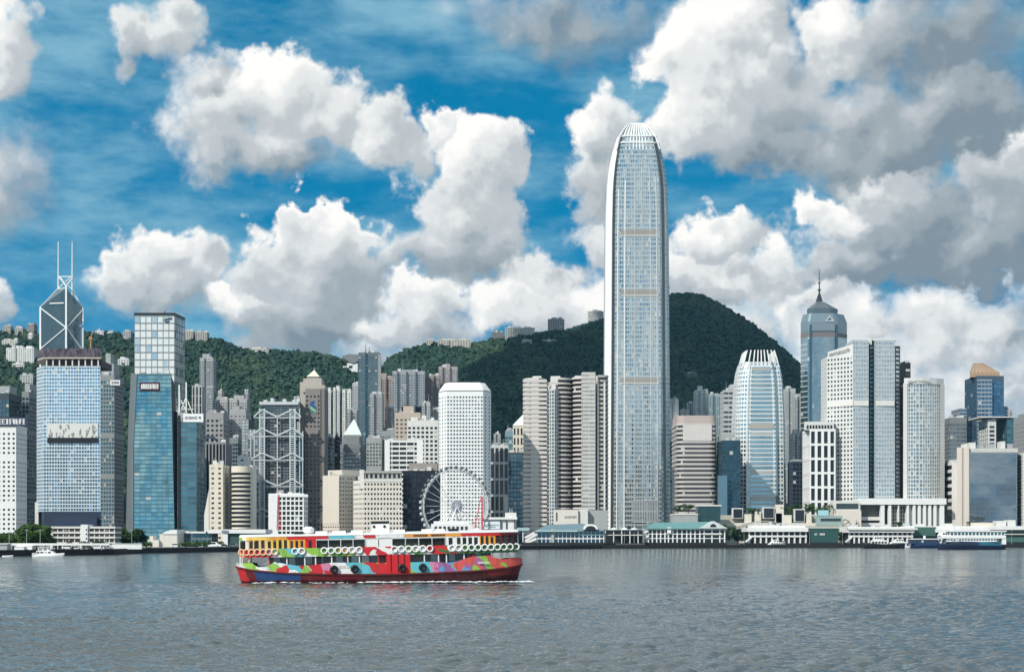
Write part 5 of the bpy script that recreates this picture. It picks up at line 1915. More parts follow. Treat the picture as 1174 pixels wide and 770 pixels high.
Yg = 1330
root = thing('hotel_tower', 'pale curved hotel slab with a fine vertical window grid and lettered parapet', 'tower', (PX(1060, Yg), Yg, GZ))
arc = [(1036.5, 4), (1041, 1.6), (1050, 0), (1058, 0), (1066, 1.2), (1074, 4), (1082, 9)]
poly = ccw(pp(arc + [(1082, 34), (1037, 34)], Yg))
w_ = MB()
zt = PZ(440, Yg)
pn = _fac(w_, lambda z: poly, PZ(572, Yg), zt, 29, 2.5, .72, .74, .35)
w_.build('wall', stone((.56, .585, .58), .5, .08, .08), root)
put_panes(root, pn, glass((.32, .39, .41), .12, .85, .5, .12), 'row', 'window_band')
MB().prism(ccw(pp([(px, d_ - .6) for px, d_ in arc] + [(1082, 34), (1037, 34)], Yg)), zt + .02, PZ(433, Yg), True, True).build('parapet_wall', FS, root)
MB().box(PX(1036, Yg), PX(1040.5, Yg), Yg + 1.0, Yg + 1.55, PZ(572, Yg), PZ(439, Yg)).build('edge_wall', OFFWHITE, root)
MB().prism(ccw(pp([(1078, 5.4), (1083, 8.4), (1083, 9.2), (1078, 6.2)], Yg)), PZ(572, Yg), zt).build('edge_wall', OFFWHITE, root)
mb = MB()
glyphs(mb, PX(1040, Yg), PX(1066, Yg), PZ(438.4, Yg), PZ(436.2, Yg), Yg - .62, 31, .2, 16)
mb.build('lettering', GREY, root)
# podium with tall colonnade
Yo = 1318
root = thing('podium_building', 'long white podium with tall columns and big dark openings under the pale hotel towers', 'building', (PX(1018, Yo), Yo, GZ))
MB().box(PX(985, Yo), PX(1085, Yo), Yo, Yo + 40, PZ(578, Yo), PZ(571, Yo)).build('fascia', WHITE, root)
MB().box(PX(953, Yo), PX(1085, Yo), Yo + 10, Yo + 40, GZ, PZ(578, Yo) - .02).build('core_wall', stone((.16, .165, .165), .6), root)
for px, w in ((986, 1.2), (1010, 4.5), (1019, 3.2), (1030, 1.2), (1040, 2.4), (1047, 3), (1053, 3), (1059, 3), (1065, 3), (1071, 3), (1078, 5)):
    MB().box(PX(px, Yo), PX(px + w, Yo), Yo + 1, Yo + 6, GZ, PZ(578, Yo) - .01).build('column', WHITE, root)
MB().box(PX(1041, Yo), PX(1083, Yo), Yo + 5.5, Yo + 9.9, GZ, PZ(579, Yo)).build('glazed_screen', G_SILV, root)
mb = MB()
for k in range(6):
    mb.box(PX(1021, Yo), PX(1040, Yo), Yo + 7, Yo + 8, PZ(580 + k * 4.3, Yo) - .3, PZ(580 + k * 4.3, Yo) + .3)
for k in range(7):
    mb.box(PX(1022 + k * 3, Yo), PX(1022.6 + k * 3, Yo), Yo + 6.9, Yo + 8.1, PZ(604, Yo), PZ(579, Yo))
mb.build('window_frame', OFFWHITE, root)
MB().box(PX(988, Yo), PX(1010, Yo), Yo + 4, Yo + 9.9, PZ(596, Yo), PZ(592, Yo)).build('balcony_band', OFFWHITE, root)
MB().box(PX(988, Yo), PX(1010, Yo), Yo + 4, Yo + 9.9, PZ(603, Yo), PZ(599, Yo)).build('balcony_band', OFFWHITE, root)
MB().box(PX(954, Yo), PX(985, Yo), Yo - 8, Yo + 9.8, GZ, PZ(585, Yo)).build('feature_wall', stone((.68, .62, .55), .7), root)
MB().box(PX(954, Yo), PX(984, Yo), Yo - 6, Yo + 9, PZ(584.9, Yo), PZ(574, Yo)).build('upper_wall', OFFWHITE, root)
MB().box(PX(957, Yo), PX(982, Yo), Yo - 6.5, Yo - 5.9, PZ(583, Yo), PZ(577, Yo)).build('strip_window', G_DARK, root)


def w3(px, py, Y, d_=0.):
    return (PX(px, Y), PZ(py, Y))


YL = Yo - 8
S_MARK = paint((.28, .27, .25), .6)


def stroke(pts, w, nm='wall_mark'):
    return ribbon([w3(px, py, YL) for px, py in pts], w, YL - .35, S_MARK, nm, .33)


stroke([(963, 598.5), (965, 597), (967, 598.5), (966, 600.5), (963.5, 601.5)], .5)
stroke([(966, 596), (969, 594.8), (972, 596.5), (975, 600.5), (977, 604), (979, 605.6), (981, 604.5)], .8)
stroke([(964, 602), (968, 601), (971, 599), (973.5, 597)], .5)
stroke([(981.6, 598.2), (981.6, 604.4)], .8)
stroke([(981.3, 595.6), (981.9, 596.4)], .7)
stroke([(988, 598), (985.2, 598.2), (983.6, 600.5), (983.6, 603), (985, 604.8), (987.6, 604.4), (988.8, 602.2), (988.6, 599.6), (987, 598)], .8) if False else None
ang = [(983.0 + 1.7 * math.cos(a_), 601.4 + 3.1 * math.sin(a_)) for a_ in np.linspace(0.4, 6.5, 14)]
stroke(ang, .7)

# ---- far right
quick('office_tower', 'grey glass tower between the curved hotel slab and the copper-topped tower', bx(1078, 1108, 1520, 34), 480, stone((.20, .215, .22), .5), G_GREY, 3.9, 3.4, .88, .66, .3, mode='row', win='window_band')
quick('office_block', 'block of stacked black and white floor stripes beside the beige-walled glass block', bx(1081, 1101, 1330, 28), 531, stone((.66, .66, .64), .6), G_BLACK, 6.2, 40, .96, .56, .5, mode='row', win='window_band', plant=[(.1, .9, .2, .8, 3)])
Yk = 1700
root = quick('office_tower', 'dark blue glass tower with a copper pyramid roof near the right edge', bx(1106, 1151, Yk, 44), 432, stone((.06, .10, .14), .4), glass((.07, .20, .34), .1, .85, .5, .05), 4.0, 3.6, .88, .78, .25, mode='row', win='window_band')
for a, b_, t_, d0, d1 in ((1102.5, 1110, 468, 6, 40), (1148, 1158, 466, 6, 40), (1120, 1136, 436, -4, 0)):
    pl_ = [(PX(a, Yk), Yk + d0), (PX(b_, Yk), Yk + d0), (PX(b_, Yk), Yk + d1), (PX(a, Yk), Yk + d1)]
    w_ = MB()
    pn = _fac(w_, lambda z: pl_, GZ, PZ(t_, Yk), 40, 4.0, .9, .6, .3)
    w_.prism(pl_, PZ(t_, Yk), PZ(t_, Yk) + .8)
    w_.build('stepped_wing', stone((.30, .33, .35), .5), root)
    put_panes(root, pn, glass((.06, .17, .29), .1, .85, .5, .05), 'row', 'window_band')
mb = MB()
zb_ = PZ(432, Yk) + 1.4
zm = PZ(427, Yk)
bq = ccw(pp([(1112, 3), (1146, 3), (1146, 38), (1112, 38)], Yk))
mb.prism(bq, zb_ - 1.3, zm, False)
apx = (PX(1128, Yk), Yk + 20, PZ(414, Yk))
mb.add([(x, y, zm) for x, y in bq] + [(apx[0] - 5, apx[1], apx[2]), (apx[0] + 5, apx[1], apx[2])], None, [[0, 1, 5, 4], [1, 2, 5], [2, 3, 4, 5], [3, 0, 4]])
COP = stone((.42, .29, .19), .5, .2, .2)
cop_ = mb.build('copper_roof', COP, root)
mb = MB()
for k in range(8):
    f_ = k / 7
    mb.bar((bq[0][0] + (bq[1][0] - bq[0][0]) * f_, bq[0][1] - .3, zm), (apx[0] - 5 + 10 * f_, apx[1] - .3, apx[2]), .5)
mb.build('roof_rib', stone((.24, .17, .12), .5), cop_)
root = quick('office_block', 'white and teal block stepping down behind the beige-walled glass block', bx(1122, 1142, 1500, 30), 482, stone((.62, .63, .61), .6), G_DARK, 4.0, 5.5, .62, .58, .5, mode='window', plant=[(.2, .8, .2, .8, 4)])
w_ = MB()
pl_ = bx(1142, 1164, 1498, 34)
pn = _fac(w_, lambda z: pl_, GZ, PZ(480, 1498), 34, 3.2, .92, .8, .25)
w_.prism(pl_, PZ(480, 1498), PZ(480, 1498) + 1)
w_.build('glass_wing_frame', stone((.08, .16, .18), .4), root)
put_panes(root, pn, G_DTEAL, 'row', 'window_band')
MB().box(PX(1122, 1500), PX(1160, 1500), 1496.5, 1534, PZ(480, 1500) + 1.1, PZ(477.5, 1500)).build('roof_slab', OFFWHITE, root)
quick('office_tower', 'grey slab with small windows cut by the right picture edge', bx(1162, 1200, 1420, 34), 478, stone((.30, .31, .31), .7), G_DARK, 3.8, 3.0, .5, .5, .4, mode='window', plant=[(.1, .5, .2, .8, 4)])
Yz = 1300
root = quick('office_block', 'blue mirrored glass block with a tall blank beige side wall at right', pp([(1111, 0), (1166, 0), (1168, 34), (1111, 34)], Yz), 520, stone((.26, .30, .33), .35, .05, .05, .4), glass((.24, .30, .345), .07, .92, .10, .0, .012, wave=.6, wsc=(.02, .02, .05)), 4.0, 4.2, .985, .97, .06, win='curtain_wall', marg=.6)
root['label'] = 'blue mirrored glass block with a tall blank beige side wall at right'
MB().prism(ccw(pp([(1097, 10), (1111, -.6), (1111, 33), (1097, 40)], Yz)), GZ, PZ(512, Yz)).build('side_wall', stone((.56, .50, .44), .7, .08, .10), root)
MB().prism(ccw(pp([(1103, 4.9), (1104, 4.0), (1104, 5), (1103, 6)], Yz)), GZ, PZ(513, Yz)).build('wall_joint', TAUPE, root)
MB().box(PX(1111, Yz), PX(1168, Yz), Yz + 2, Yz + 33, PZ(520, Yz) + 1.4, PZ(513.5, Yz)).build('roof_storey', stone((.58, .56, .52), .7), root)
for px, w, h in ((1108, 3, 4), (1114, 7, 5), (1126, 4, 3), (1133, 10, 4), (1150, 5, 6), (1158, 6, 4)):
    MB().box(PX(px, Yz), PX(px + w, Yz), Yz + 6, Yz + 16, PZ(513.5, Yz) + .02, PZ(513.5, Yz) + h).build('plant_room', OFFWHITE if w % 2 else GREY, root)
w_ = MB()
pl_ = bx(1166, 1173, Yz + 2, 30)
pn = _fac(w_, lambda z: pl_, GZ, PZ(520, Yz), 26, 2.6, .5, .5, .4)
w_.prism(pl_, PZ(520, Yz), PZ(520, Yz) + 1)
w_.build('window_wing', OFFWHITE, root)
put_panes(root, pn, G_BLACK, 'row', 'window_row')

# ---- houses on the hills
HOUSES = [
    ('beige ridge-top flats at the left end of the skyline', 3, 16, 374, 384, (.42, .40, .36)), ('jagged grey ridge-top flats beside the prism tower', 17, 30, 376, 385, (.45, .44, .42)),
    ('darker ridge-top flats partly hidden by the prism tower', 31, 43, 372, 384, (.32, .29, .27)), ('pale stepped terrace of hillside houses above the long white hillside flats', 2, 24, 390, 398, (.62, .60, .55)),
    ('small white gabled house on the wooded slope left of the prism tower', 32, 41, 383, 391, (.74, .73, .7)), ('long white hillside flats with dark balcony bays left of the prism tower', 7, 43, 399, 416, (.74, .74, .71)),
    ('low white villa just below the long white hillside flats', 14, 32, 417, 423, (.68, .67, .64)), ('pale clustered flats low on the wooded slope above the dark teal tower', 23, 42, 430, 441, (.50, .50, .49)),
    ('white flats peeping over the ridge right of the prism tower', 109, 122, 380, 386, (.70, .69, .66)), ('small white house on the ridge right of the crane', 123, 132, 381, 386, (.68, .68, .66)),
    ('grey ridge-top block left of the silver gridded tower', 141, 153, 380, 388, (.45, .44, .42)), ('white hillside house above the grey ribbed office tower', 135, 151, 412, 420, (.68, .68, .66)),
    ('beige ridge-top block right of the silver gridded tower', 211, 224, 380, 391, (.46, .43, .39)), ('second beige ridge-top block, stepping down to the trees', 224, 240, 381, 393, (.43, .41, .37)),
    ('small pale house on the ridge above the white truss tower', 287, 310, 400, 405, (.52, .51, .48)),
    ('pinnacled beige block at the start of the central ridge', 489, 497, 390, 398, (.50, .46, .40)), ('long beige ridge-top mansion block on the central ridge', 502, 540, 390, 399, (.52, .48, .42)),
    ('dark grey ridge block, leftmost of the pair near the striped towers', 564, 578, 381, 391, (.22, .225, .22)), ('pale ridge-top terrace right of the dark grey ridge block', 579, 613, 376, 388, (.50, .50, .47)),
    ('square grey ridge block close to the tallest skyscraper', 628, 647, 366, 378, (.30, .30, .29)), ('pale ridge-top flats touching the left side of the tallest skyscraper', 674, 692, 357, 367, (.50, .49, .46)),
    ('low pale roofs on the dark slope above the striped towers', 598, 612, 391, 396, (.40, .42, .42)), ('second low pale roof on the dark slope, further right', 622, 638, 390, 394, (.40, .42, .42)),
    ('white wall patch high on the dark peak right of the tallest skyscraper', 786, 800, 428, 436, (.13, .16, .18)),
]
for i, (lb, a, b_, t_, bs_, c_) in enumerate(HOUSES):
    Yh_ = hit((a + b_) / 2, bs_, 1950, 3400)
    if Yh_ is None:
        Yh_ = 2712 if a < 645 else 3312
    k_ = 1 if b_ - a < 24 else 2
    poly_ = notched(a, b_, Yh_ - 8, 20, k_, 2)
    gh = float(np.min(hill(np.array([p_[0] for p_ in poly_]), np.array([p_[1] for p_ in poly_])))) - 4
    z1_ = PZ(t_, Yh_ - 8)
    rr_ = random.Random(i)
    pl_ = [(rr_.uniform(.05, .3), rr_.uniform(.4, .6), .2, .8, rr_.uniform(2, 5)), (rr_.uniform(.62, .7), rr_.uniform(.8, .95), .2, .8, rr_.uniform(1.5, 4))]
    tower('hillside_flats', lb, poly_, min(gh, z1_ - 8), z1_, stone(c_, .8, .2, .25), G_DARK, max(2, int((z1_ - min(gh, z1_ - 8)) / 3.3)), 4.2, .66, .46, .7, cat='building', plant=pl_, parapet=.8)

# anvil-shaped lookout on the ridge
Yv = 2660
root = thing('lookout_building', 'white lookout building with a dark upturned bowl roof in the ridge gap', 'building', (PX(402, Yv), Yv, PZ(432, Yv)))
MB().box(PX(398, Yv), PX(410, Yv), Yv, Yv + 20, PZ(440, Yv), PZ(416, Yv)).build('wall', WHITE, root)
MB().box(PX(391, Yv), PX(398, Yv), Yv + 2, Yv + 18, PZ(432, Yv), PZ(419.5, Yv)).build('wing_wall', WHITE, root)
MB().box(PX(401, Yv), PX(406, Yv), Yv + 4, Yv + 14, PZ(416, Yv) + .02, PZ(412, Yv)).build('stem', MIDGREY, root)
mb = MB()
sec = [(392, 408.5), (399, 414), (404, 416.5), (409, 415), (412, 412), (416, 406.5), (399, 406)]
v_ = [(PX(a, Yv), Yv - 2, PZ(b_, Yv)) for a, b_ in sec] + [(PX(a, Yv), Yv + 22, PZ(b_, Yv)) for a, b_ in sec]
k_ = len(sec)
mb.add(v_, None, [list(range(k_)), list(range(2 * k_ - 1, k_ - 1, -1))] + [[i, k_ + i, k_ + (i + 1) % k_, (i + 1) % k_] for i in range(k_)])
mb.build('bowl_roof', stone((.20, .21, .22), .6), root)
MB().box(PX(400, Yv), PX(404, Yv), Yv - .4, Yv - .02, PZ(422, Yv), PZ(419, Yv)).build('window', G_BLACK, root)
MB().box(PX(403, Yv), PX(407, Yv), Yv - .4, Yv - .02, PZ(430, Yv), PZ(428, Yv)).build('window', G_BLACK, root)
# mast on the peak
root = thing('radio_mast', 'thin radio mast on top of the dark peak', 'mast', (PX(767, 3290), 3290, PZ(340, 3290)))
mb = MB()
mb.tube((PX(767, 3290), 3290, PZ(342, 3290)), (PX(767, 3290), 3290, PZ(324, 3290)), .9, .25, 6)
mb.build('pole', MIDGREY, root)
MB().lathe((PX(767, 3290), 3290, PZ(331, 3290)), [(.6, 0), (1.5, .5), (1.5, 2.5), (.5, 3)], 8).build('aerial', MIDGREY, root)

# more towers packed at the foot of the hills
for lb, a, b_, t_, Y, c_ in (('slim beige flats at the hill foot just right of the slim tall grey tower', 250, 257, 448, 2150, (.48, .45, .40)), ('pale pencil tower at the hill foot behind the plain grey concrete block', 268, 274, 452, 2200, (.55, .55, .52)),
                             ('grey pencil tower rising behind the white truss tower', 280, 287, 449, 2190, (.36, .37, .37)), ('pale flats between white truss tower and brown stone tower', 337, 345, 455, 2120, (.52, .51, .47)),
                             ('white pencil tower behind the pyramid-roofed tower', 417, 423, 462, 2080, (.60, .60, .57)), ('brownish flats filling the gap under the wide blue grey slab', 441, 452, 468, 1850, (.38, .34, .31)),
                             ('grey flats beside the tan block with square windows', 484, 494, 462, 1840, (.40, .41, .41)), ('beige flats peeping over the white block with the coarse grid', 494, 504, 470, 1860, (.46, .43, .39)),
                             ('dim grey flats low on the dark slope left of the striped towers', 566, 574, 498, 1850, (.34, .36, .36)), ('pale low flats at the foot of the dark peak beside the tallest skyscraper', 779, 790, 470, 2300, (.46, .47, .46)),
                             ('grey pencil flats behind the pinkish topped block', 787, 795, 462, 2350, (.40, .41, .41)), ('tall thin flats between the teal grey tower and the broad floored grey block', 826, 832, 455, 2330, (.44, .45, .44)),
                             ('beige flats right of the curved hotel slab, far behind', 1087, 1095, 492, 1900, (.46, .44, .41)), ('grey flats at the right edge behind the teal glass wing', 1152, 1161, 470, 1950, (.42, .43, .43))):
    quick('apartment_tower', lb, notched(a, b_, Y, 18, 1 if b_ - a < 8 else 2, 2.2), t_, stone(c_, .8, .2, .25), G_GREY, 3.1, 2.4, .55, .55)

# ------------------------------------------------------------------ waterfront
TEALROOF = stone((.14, .30, .29), .5, .15, .15)
TEALPALE = stone((.38, .52, .52), .5, .15, .15)
GREENBOX = stone((.03, .085, .08), .5, .15, .1)

# low white three-storey block behind the left sea wall
Yl = 720
root = thing('waterfront_block', 'low white three storey block with long balconies and a central stair tower', 'building', (PX(95, Yl), Yl, GZ))
for a, b_ in ((58, 93), (101, 132)):
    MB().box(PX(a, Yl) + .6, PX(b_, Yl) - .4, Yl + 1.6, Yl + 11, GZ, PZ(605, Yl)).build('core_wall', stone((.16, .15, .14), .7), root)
    for py in (623, 616.5, 610.8, 605):
        MB().box(PX(a, Yl), PX(b_, Yl), Yl, Yl + 11.5, PZ(py + .4, Yl), PZ(py - 1.9, Yl)).build('balcony', OFFWHITE, root)
    for k in range(6):
        x = PX(a, Yl) + .3 + (PX(b_, Yl) - PX(a, Yl) - 1) * k / 5
        MB().box(x, x + .35, Yl + .5, Yl + .9, GZ, PZ(604.8, Yl)).build('column', OFFWHITE, root)
MB().box(PX(93, Yl), PX(101, Yl), Yl - .8, Yl + 8, GZ, PZ(601, Yl)).build('stair_tower', WHITE, root)
for py in (606, 611, 616):
    MB().box(PX(99, Yl), PX(100.3, Yl), Yl - .9, Yl - .78, PZ(py + 2, Yl), PZ(py, Yl)).build('window', G_BLACK, root)
MB().box(PX(57.5, Yl), PX(60.5, Yl), Yl - .3, Yl + 11, GZ, PZ(603, Yl)).build('end_wall', WHITE, root)

# raised white walkway over the left sea wall
root = thing('raised_walkway', 'long white raised walkway on posts above the left sea wall', 'walkway', (PX(40, 672), 672, GZ))
MB().box(PX(-90, 672), PX(128, 672), 668, 673, 4.1, 5.0).build('deck', WHITE, root)
for k in range(12):
    x = PX(-80 + k * 18, 672)
    MB().box(x, x + .5, 669, 669.5, GZ, 4.1).build('post', GREY, root)
root = thing('parapet_wall', 'white parapet wall between the raised walkway and the bushes', 'wall', (PX(142, 712), 712, GZ))
MB().box(PX(126, 712), PX(163, 712), 711, 712.2, GZ, 4.6).build('wall_panel', WHITE, root)
MB().box(PX(126, 712), PX(163, 712), 710.8, 712.4, 4.6, 4.8).build('coping', OFFWHITE, root)
root = thing('boat_shed', 'small grey brick shed at the left end of the sea wall', 'shed', (PX(3, 655), 655, GZ))
MB().box(PX(-8, 655), PX(9, 655), 654, 659, GZ, 4.6).build('wall', GREY, root)
MB().box(PX(-9, 655), PX(10, 655), 653.5, 659.5, 4.6, 4.9).build('roof', OFFWHITE, root)


def tent(px, Y, w, h, label):
    r_ = thing('marquee_tent', label, 'tent', (PX(px, Y), Y, GZ), 'white marquee tents on the quay')
    x = PX(px, Y)
    MB().box(x - w / 2, x + w / 2, Y, Y + 4, GZ, GZ + h * .6).build('side_wall', WHITEP, r_)
    m_ = MB()
    c_ = [(x - w / 2 - .2, Y - .2, GZ + h * .6), (x + w / 2 + .2, Y - .2, GZ + h * .6), (x + w / 2 + .2, Y + 4.2, GZ + h * .6), (x - w / 2 - .2, Y + 4.2, GZ + h * .6)]
    m_.add(c_ + [(x, Y + 2, GZ + h)], None, [[0, 1, 4], [1, 2, 4], [2, 3, 4], [3, 0, 4]])
    m_.build('canopy', WHITEP, r_)


tent(22, 664, 4, 2.2, 'white tent left of the motor yacht on the quay')
tent(30, 666, 5, 2.6, 'larger white tent beside the motor yacht on the quay')
tent(148, 735, 4, 2.4, 'small white tent before the round bushes')


def van(px, Y, col, label, L=4.8, h=2.0):
    r_ = thing('parked_van' if h > 1.7 else 'parked_car', label, 'van' if h > 1.7 else 'car', (PX(px, Y), Y, GZ), 'vehicles parked on the quay')
    x = PX(px, Y)
    m_ = MB()
    prof_ = [(-L / 2, .35), (L / 2, .35), (L / 2, h * .5), (L * .36, h * .55), (L * .22, h), (-L * .46, h), (-L / 2, h * .6)]
    k_ = len(prof_)
    m_.add([(x + a, Y - .85, GZ + b_) for a, b_ in prof_] + [(x + a, Y + .85, GZ + b_) for a, b_ in prof_], None, [list(range(k_)), list(range(2 * k_ - 1, k_ - 1, -1))] + [[i, k_ + i, k_ + (i + 1) % k_, (i + 1) % k_] for i in range(k_)])
    bd_ = m_.build('body', paint(col, .3), r_)
    MB().box(x - L * .42, x + L * .2, Y - .87, Y - .84, GZ + h * .58, GZ + h * .92).build('side_window', G_BLACK, bd_)
    for s in (-.32, .32):
        MB().tube((x + s * L, Y - .9, GZ + .34), (x + s * L, Y - .6, GZ + .34), .34, .34, 12).build('wheel', BLACK, r_)


for px, Y, c_, lb, L, h in ((78, 690, (.75, .75, .74), 'white van under the raised walkway near the yacht', 5, 2.1), (88, 690, (.6, .6, .6), 'silver car under the walkway beside the white van', 4.4, 1.5), (101, 692, (.08, .08, .09), 'black van below the stair tower', 5, 2.1),
                            (112, 692, (.7, .7, .68), 'white minibus at the right of the raised walkway', 6, 2.4), (120, 694, (.4, .4, .42), 'grey car at the end of the raised walkway', 4.4, 1.5), (202, 860, (.78, .78, .76), 'white van before the cream shed', 5, 2.1),
                            (243, 900, (.8, .8, .78), 'white coach below the glass pavilion', 11, 2.8), (257, 930, (.1, .12, .14), 'dark car at the right end of the glass pavilion', 4.5, 1.5), (268, 940, (.75, .75, .73), 'white van by the dark green low block', 5, 2.2)):
    van(px, Y, c_, lb, L, h)


def lamp(px, Y, label, h=8.5):
    x = PX(px, Y)
    r_ = thing('street_lamp', label, 'lamp', (x, Y, GZ), 'lamp posts along the waterfront')
    MB().tube((x, Y, GZ), (x, Y, GZ + h), .11, .07, 6).build('pole', STEEL, r_)
    MB().bar((x - .7, Y, GZ + h), (x + .7, Y, GZ + h + .05), .2, .14).build('lamp_head', STEEL, r_)


for px, Y, lb in ((10.5, 676, 'lamp post at the far left before the trees'), (30.5, 676, 'tall lamp post in front of the big round tree'), (46, 676, 'lamp post at the right edge of the big round tree'), (75.5, 680, 'lamp post before the left wing of the low white block'),
                  (121.5, 684, 'lamp post before the right wing of the low white block'), (151, 740, 'lamp post rising out of the round bushes'), (204, 850, 'lamp post before the cream shed'), (220, 870, 'lamp post before the glass pavilion')):
    lamp(px, Y, lb)

# cream shed, glass pavilion, dark low block
Yu = 900
root = thing('cream_shed', 'cream stepped waterfront shed with a curved white roof', 'building', (PX(188, Yu), Yu, GZ))
CR2 = stone((.68, .64, .56), .7)
MB().box(PX(183, Yu), PX(203, Yu), Yu, Yu + 20, GZ, PZ(612, Yu)).build('wall', CR2, root)
MB().box(PX(170, Yu), PX(183, Yu), Yu - 2, Yu + 12, GZ, PZ(618.5, Yu)).build('terrace_wall', CR2, root)
MB().box(PX(172, Yu), PX(176, Yu), Yu - 1, Yu + 8, PZ(618.5, Yu), PZ(614, Yu)).build('chimney', CR2, root)
mb = MB()
sec = [(187, 612), (187, 610.5), (191, 608.6), (196, 607.2), (203, 606.8), (203, 612)]
k_ = len(sec)
mb.add([(PX(a, Yu), Yu - .5, PZ(b_, Yu) + .02) for a, b_ in sec] + [(PX(a, Yu), Yu + 20, PZ(b_, Yu) + .02) for a, b_ in sec], None, [list(range(k_)), list(range(2 * k_ - 1, k_ - 1, -1))] + [[i, k_ + i, k_ + (i + 1) % k_, (i + 1) % k_] for i in range(k_)])
mb.build('curved_roof', WHITE, root)
root = thing('glass_pavilion', 'long dark glass pavilion under thin white roofs beside the cream shed', 'building', (PX(227, Yu), Yu + 20, GZ))
pl_ = bx(204, 250, Yu + 20, 20)
w_ = MB()
pn = _fac(w_, lambda z: pl_, GZ + 1.5, PZ(611, Yu + 20), 2, 2.6, .88, .82, .2)
w_.prism(pl_, GZ - .1, GZ + 1.48, True)
w_.build('frame', MIDGREY, root)
put_panes(root, pn, G_DTEAL, 'window', 'glass_pane')
for a, b_, t_ in ((204, 217, 608.5), (217.5, 238, 609), (236, 254, 607.5)):
    MB().box(PX(a, Yu + 18), PX(b_, Yu + 18), Yu + 18, Yu + 42, PZ(611, Yu + 20) + .02 + t_ % .3, PZ(t_, Yu + 18)).build('roof', WHITE, root)
root = thing('low_block', 'low dark green glazed block with a white roof behind the left end of the ferry', 'building', (PX(280, 960), 960, GZ))
MB().box(PX(262, 960), PX(303, 960), 960, 985, GZ, PZ(611, 960)).build('wall', stone((.05, .10, .09), .4), root)
MB().box(PX(256, 960), PX(305, 960), 958, 986, PZ(611, 960) + .02, PZ(606.5, 960)).build('roof', WHITE, root)
MB().box(PX(256, 960), PX(261.5, 960), 958.5, 962, GZ, PZ(611, 960)).build('column', WHITE, root)

# ---- trees and bushes
m_leaf = leafy([(.022, .062, .014), (.060, .115, .028), (.105, .165, .045)], .35, 'leaves')
m_leafd = leafy([(.014, .042, .016), (.035, .075, .024), (.055, .10, .03)], .35, 'dark_leaves')
m_bark = stone((.10, .075, .055), .9, .3, .3)


def crown_mesh(h, r, n, seed, low=.28):
    q_ = np.random.default_rng(seed)
    nb = 11
    cen = q_.normal(size=(nb, 3)) * np.array([r * .48, r * .48, h * .17]) + np.array([0, 0, h * .66])
    rad = r * (.30 + .26 * q_.random(nb))
    pick = q_.integers(0, nb, n)
    d_ = q_.normal(size=(n, 3))
    d_ /= np.linalg.norm(d_, axis=1)[:, None]
    P_ = cen[pick] + d_ * (rad[pick] * (.55 + .5 * q_.random(n)))[:, None] * np.array([1, 1, .85])
    P_ = P_[P_[:, 2] > h * low]
    k_ = len(P_)
    s_ = r * (.050 + .055 * q_.random(k_))
    base = ico_v[None] * (1 + .55 * q_.normal(size=(k_, 12, 1)))
    V = base * s_[:, None, None] * np.array([1.35, 1.35, .7]) + P_[:, None]
    T = ico_f[None] + (np.arange(k_) * 12)[:, None, None]
    me = bpy.data.meshes.new('crown')
    V, T = V.reshape(-1, 3), T.reshape(-1, 3)
    me.vertices.add(len(V))
    me.vertices.foreach_set('co', V.astype(np.float32).ravel())
    me.loops.add(len(T) * 3)
    me.loops.foreach_set('vertex_index', T.astype(np.int32).ravel())
    me.polygons.add(len(T))
    me.polygons.foreach_set('loop_start', (np.arange(len(T)) * 3).astype(np.int32))
    me.polygons.foreach_set('use_smooth', np.zeros(len(T), dtype=bool))
    me.update(calc_edges=True)
    return me, cen


def tree(px, Y, h, r, seed, label, dark=False, name='street_tree', n=900, cat='tree', z0=GZ, group=None):
    rt = thing(name, label, cat, (PX(px, Y), Y, z0), group)
    ORG[rt] = Vector((0, 0, 0))
    me, cen = crown_mesh(h, r, n, seed, .28 if name == 'street_tree' else .05)
    me.materials.append(m_leafd if dark else m_leaf)
    o_ = bpy.data.objects.new('crown', me)
    COL.objects.link(o_)
    o_.parent = rt
    m_ = MB()
    m_.tube((0, 0, -.2), (0, 0, h * .45), r * .07 + .08, r * .045 + .05, 8)
    for c_ in cen[:6]:
        m_.tube((0, 0, h * (.3 + .1 * random.random())), tuple(c_), r * .035 + .03, .03, 5)
    m_.build('trunk', m_bark, rt)
    return rt


tree(4, 700, 6.5, 4.2, 1, 'bushy green tree at the far left end of the quay')
tree(15, 705, 6.0, 4.0, 2, 'low green tree between the far left tree and the big round tree')
tree(29, 700, 9.0, 5.2, 3, 'big round green tree before the dark base of the blue tower', n=1300)
tree(42, 703, 10.0, 5.6, 4, 'tallest green tree of the left group, nearest the low white block', n=1300)
tree(52, 708, 8.0, 4.2, 5, 'green tree touching the left end of the low white block')
tree(133, 742, 8.5, 4.6, 6, 'round bushy tree right of the low white block', n=1200)
tree(145, 746, 9.0, 5.0, 7, 'tallest of the round bushy trees before the slanting teal tower', dark=True, n=1300)
tree(157, 752, 8.0, 4.4, 8, 'dark round tree nearest the cream shed', dark=True, n=1100)
for i, (px, Y, lb) in enumerate(((79, 705, 'dark shrub under the left balconies of the low white block'), (97, 706, 'dark shrub at the foot of the stair tower'), (110, 706, 'dark shrub under the right balconies of the low white block'), (118, 708, 'dark shrub at the right end of the low white block'))):
    tree(px, Y, 3.6, 2.3, 40 + i, lb, True, 'shrub', 300, 'shrub', group='shrubs before the low white block')
for i, (px, Y, lb) in enumerate(((168, 800, 'low hedge bush at the foot of the terrace wall'), (213, 850, 'pale hedge bush left of the white coach'), (225, 865, 'pale hedge bush below the glass pavilion'), (233, 880, 'pale hedge bush beside the white coach'), (252, 905, 'low bush by the dark green low block'))):
    tree(px, Y, 2.6, 2.8, 60 + i, lb, False, 'shrub', 320, 'shrub', group='hedge bushes along the quay')

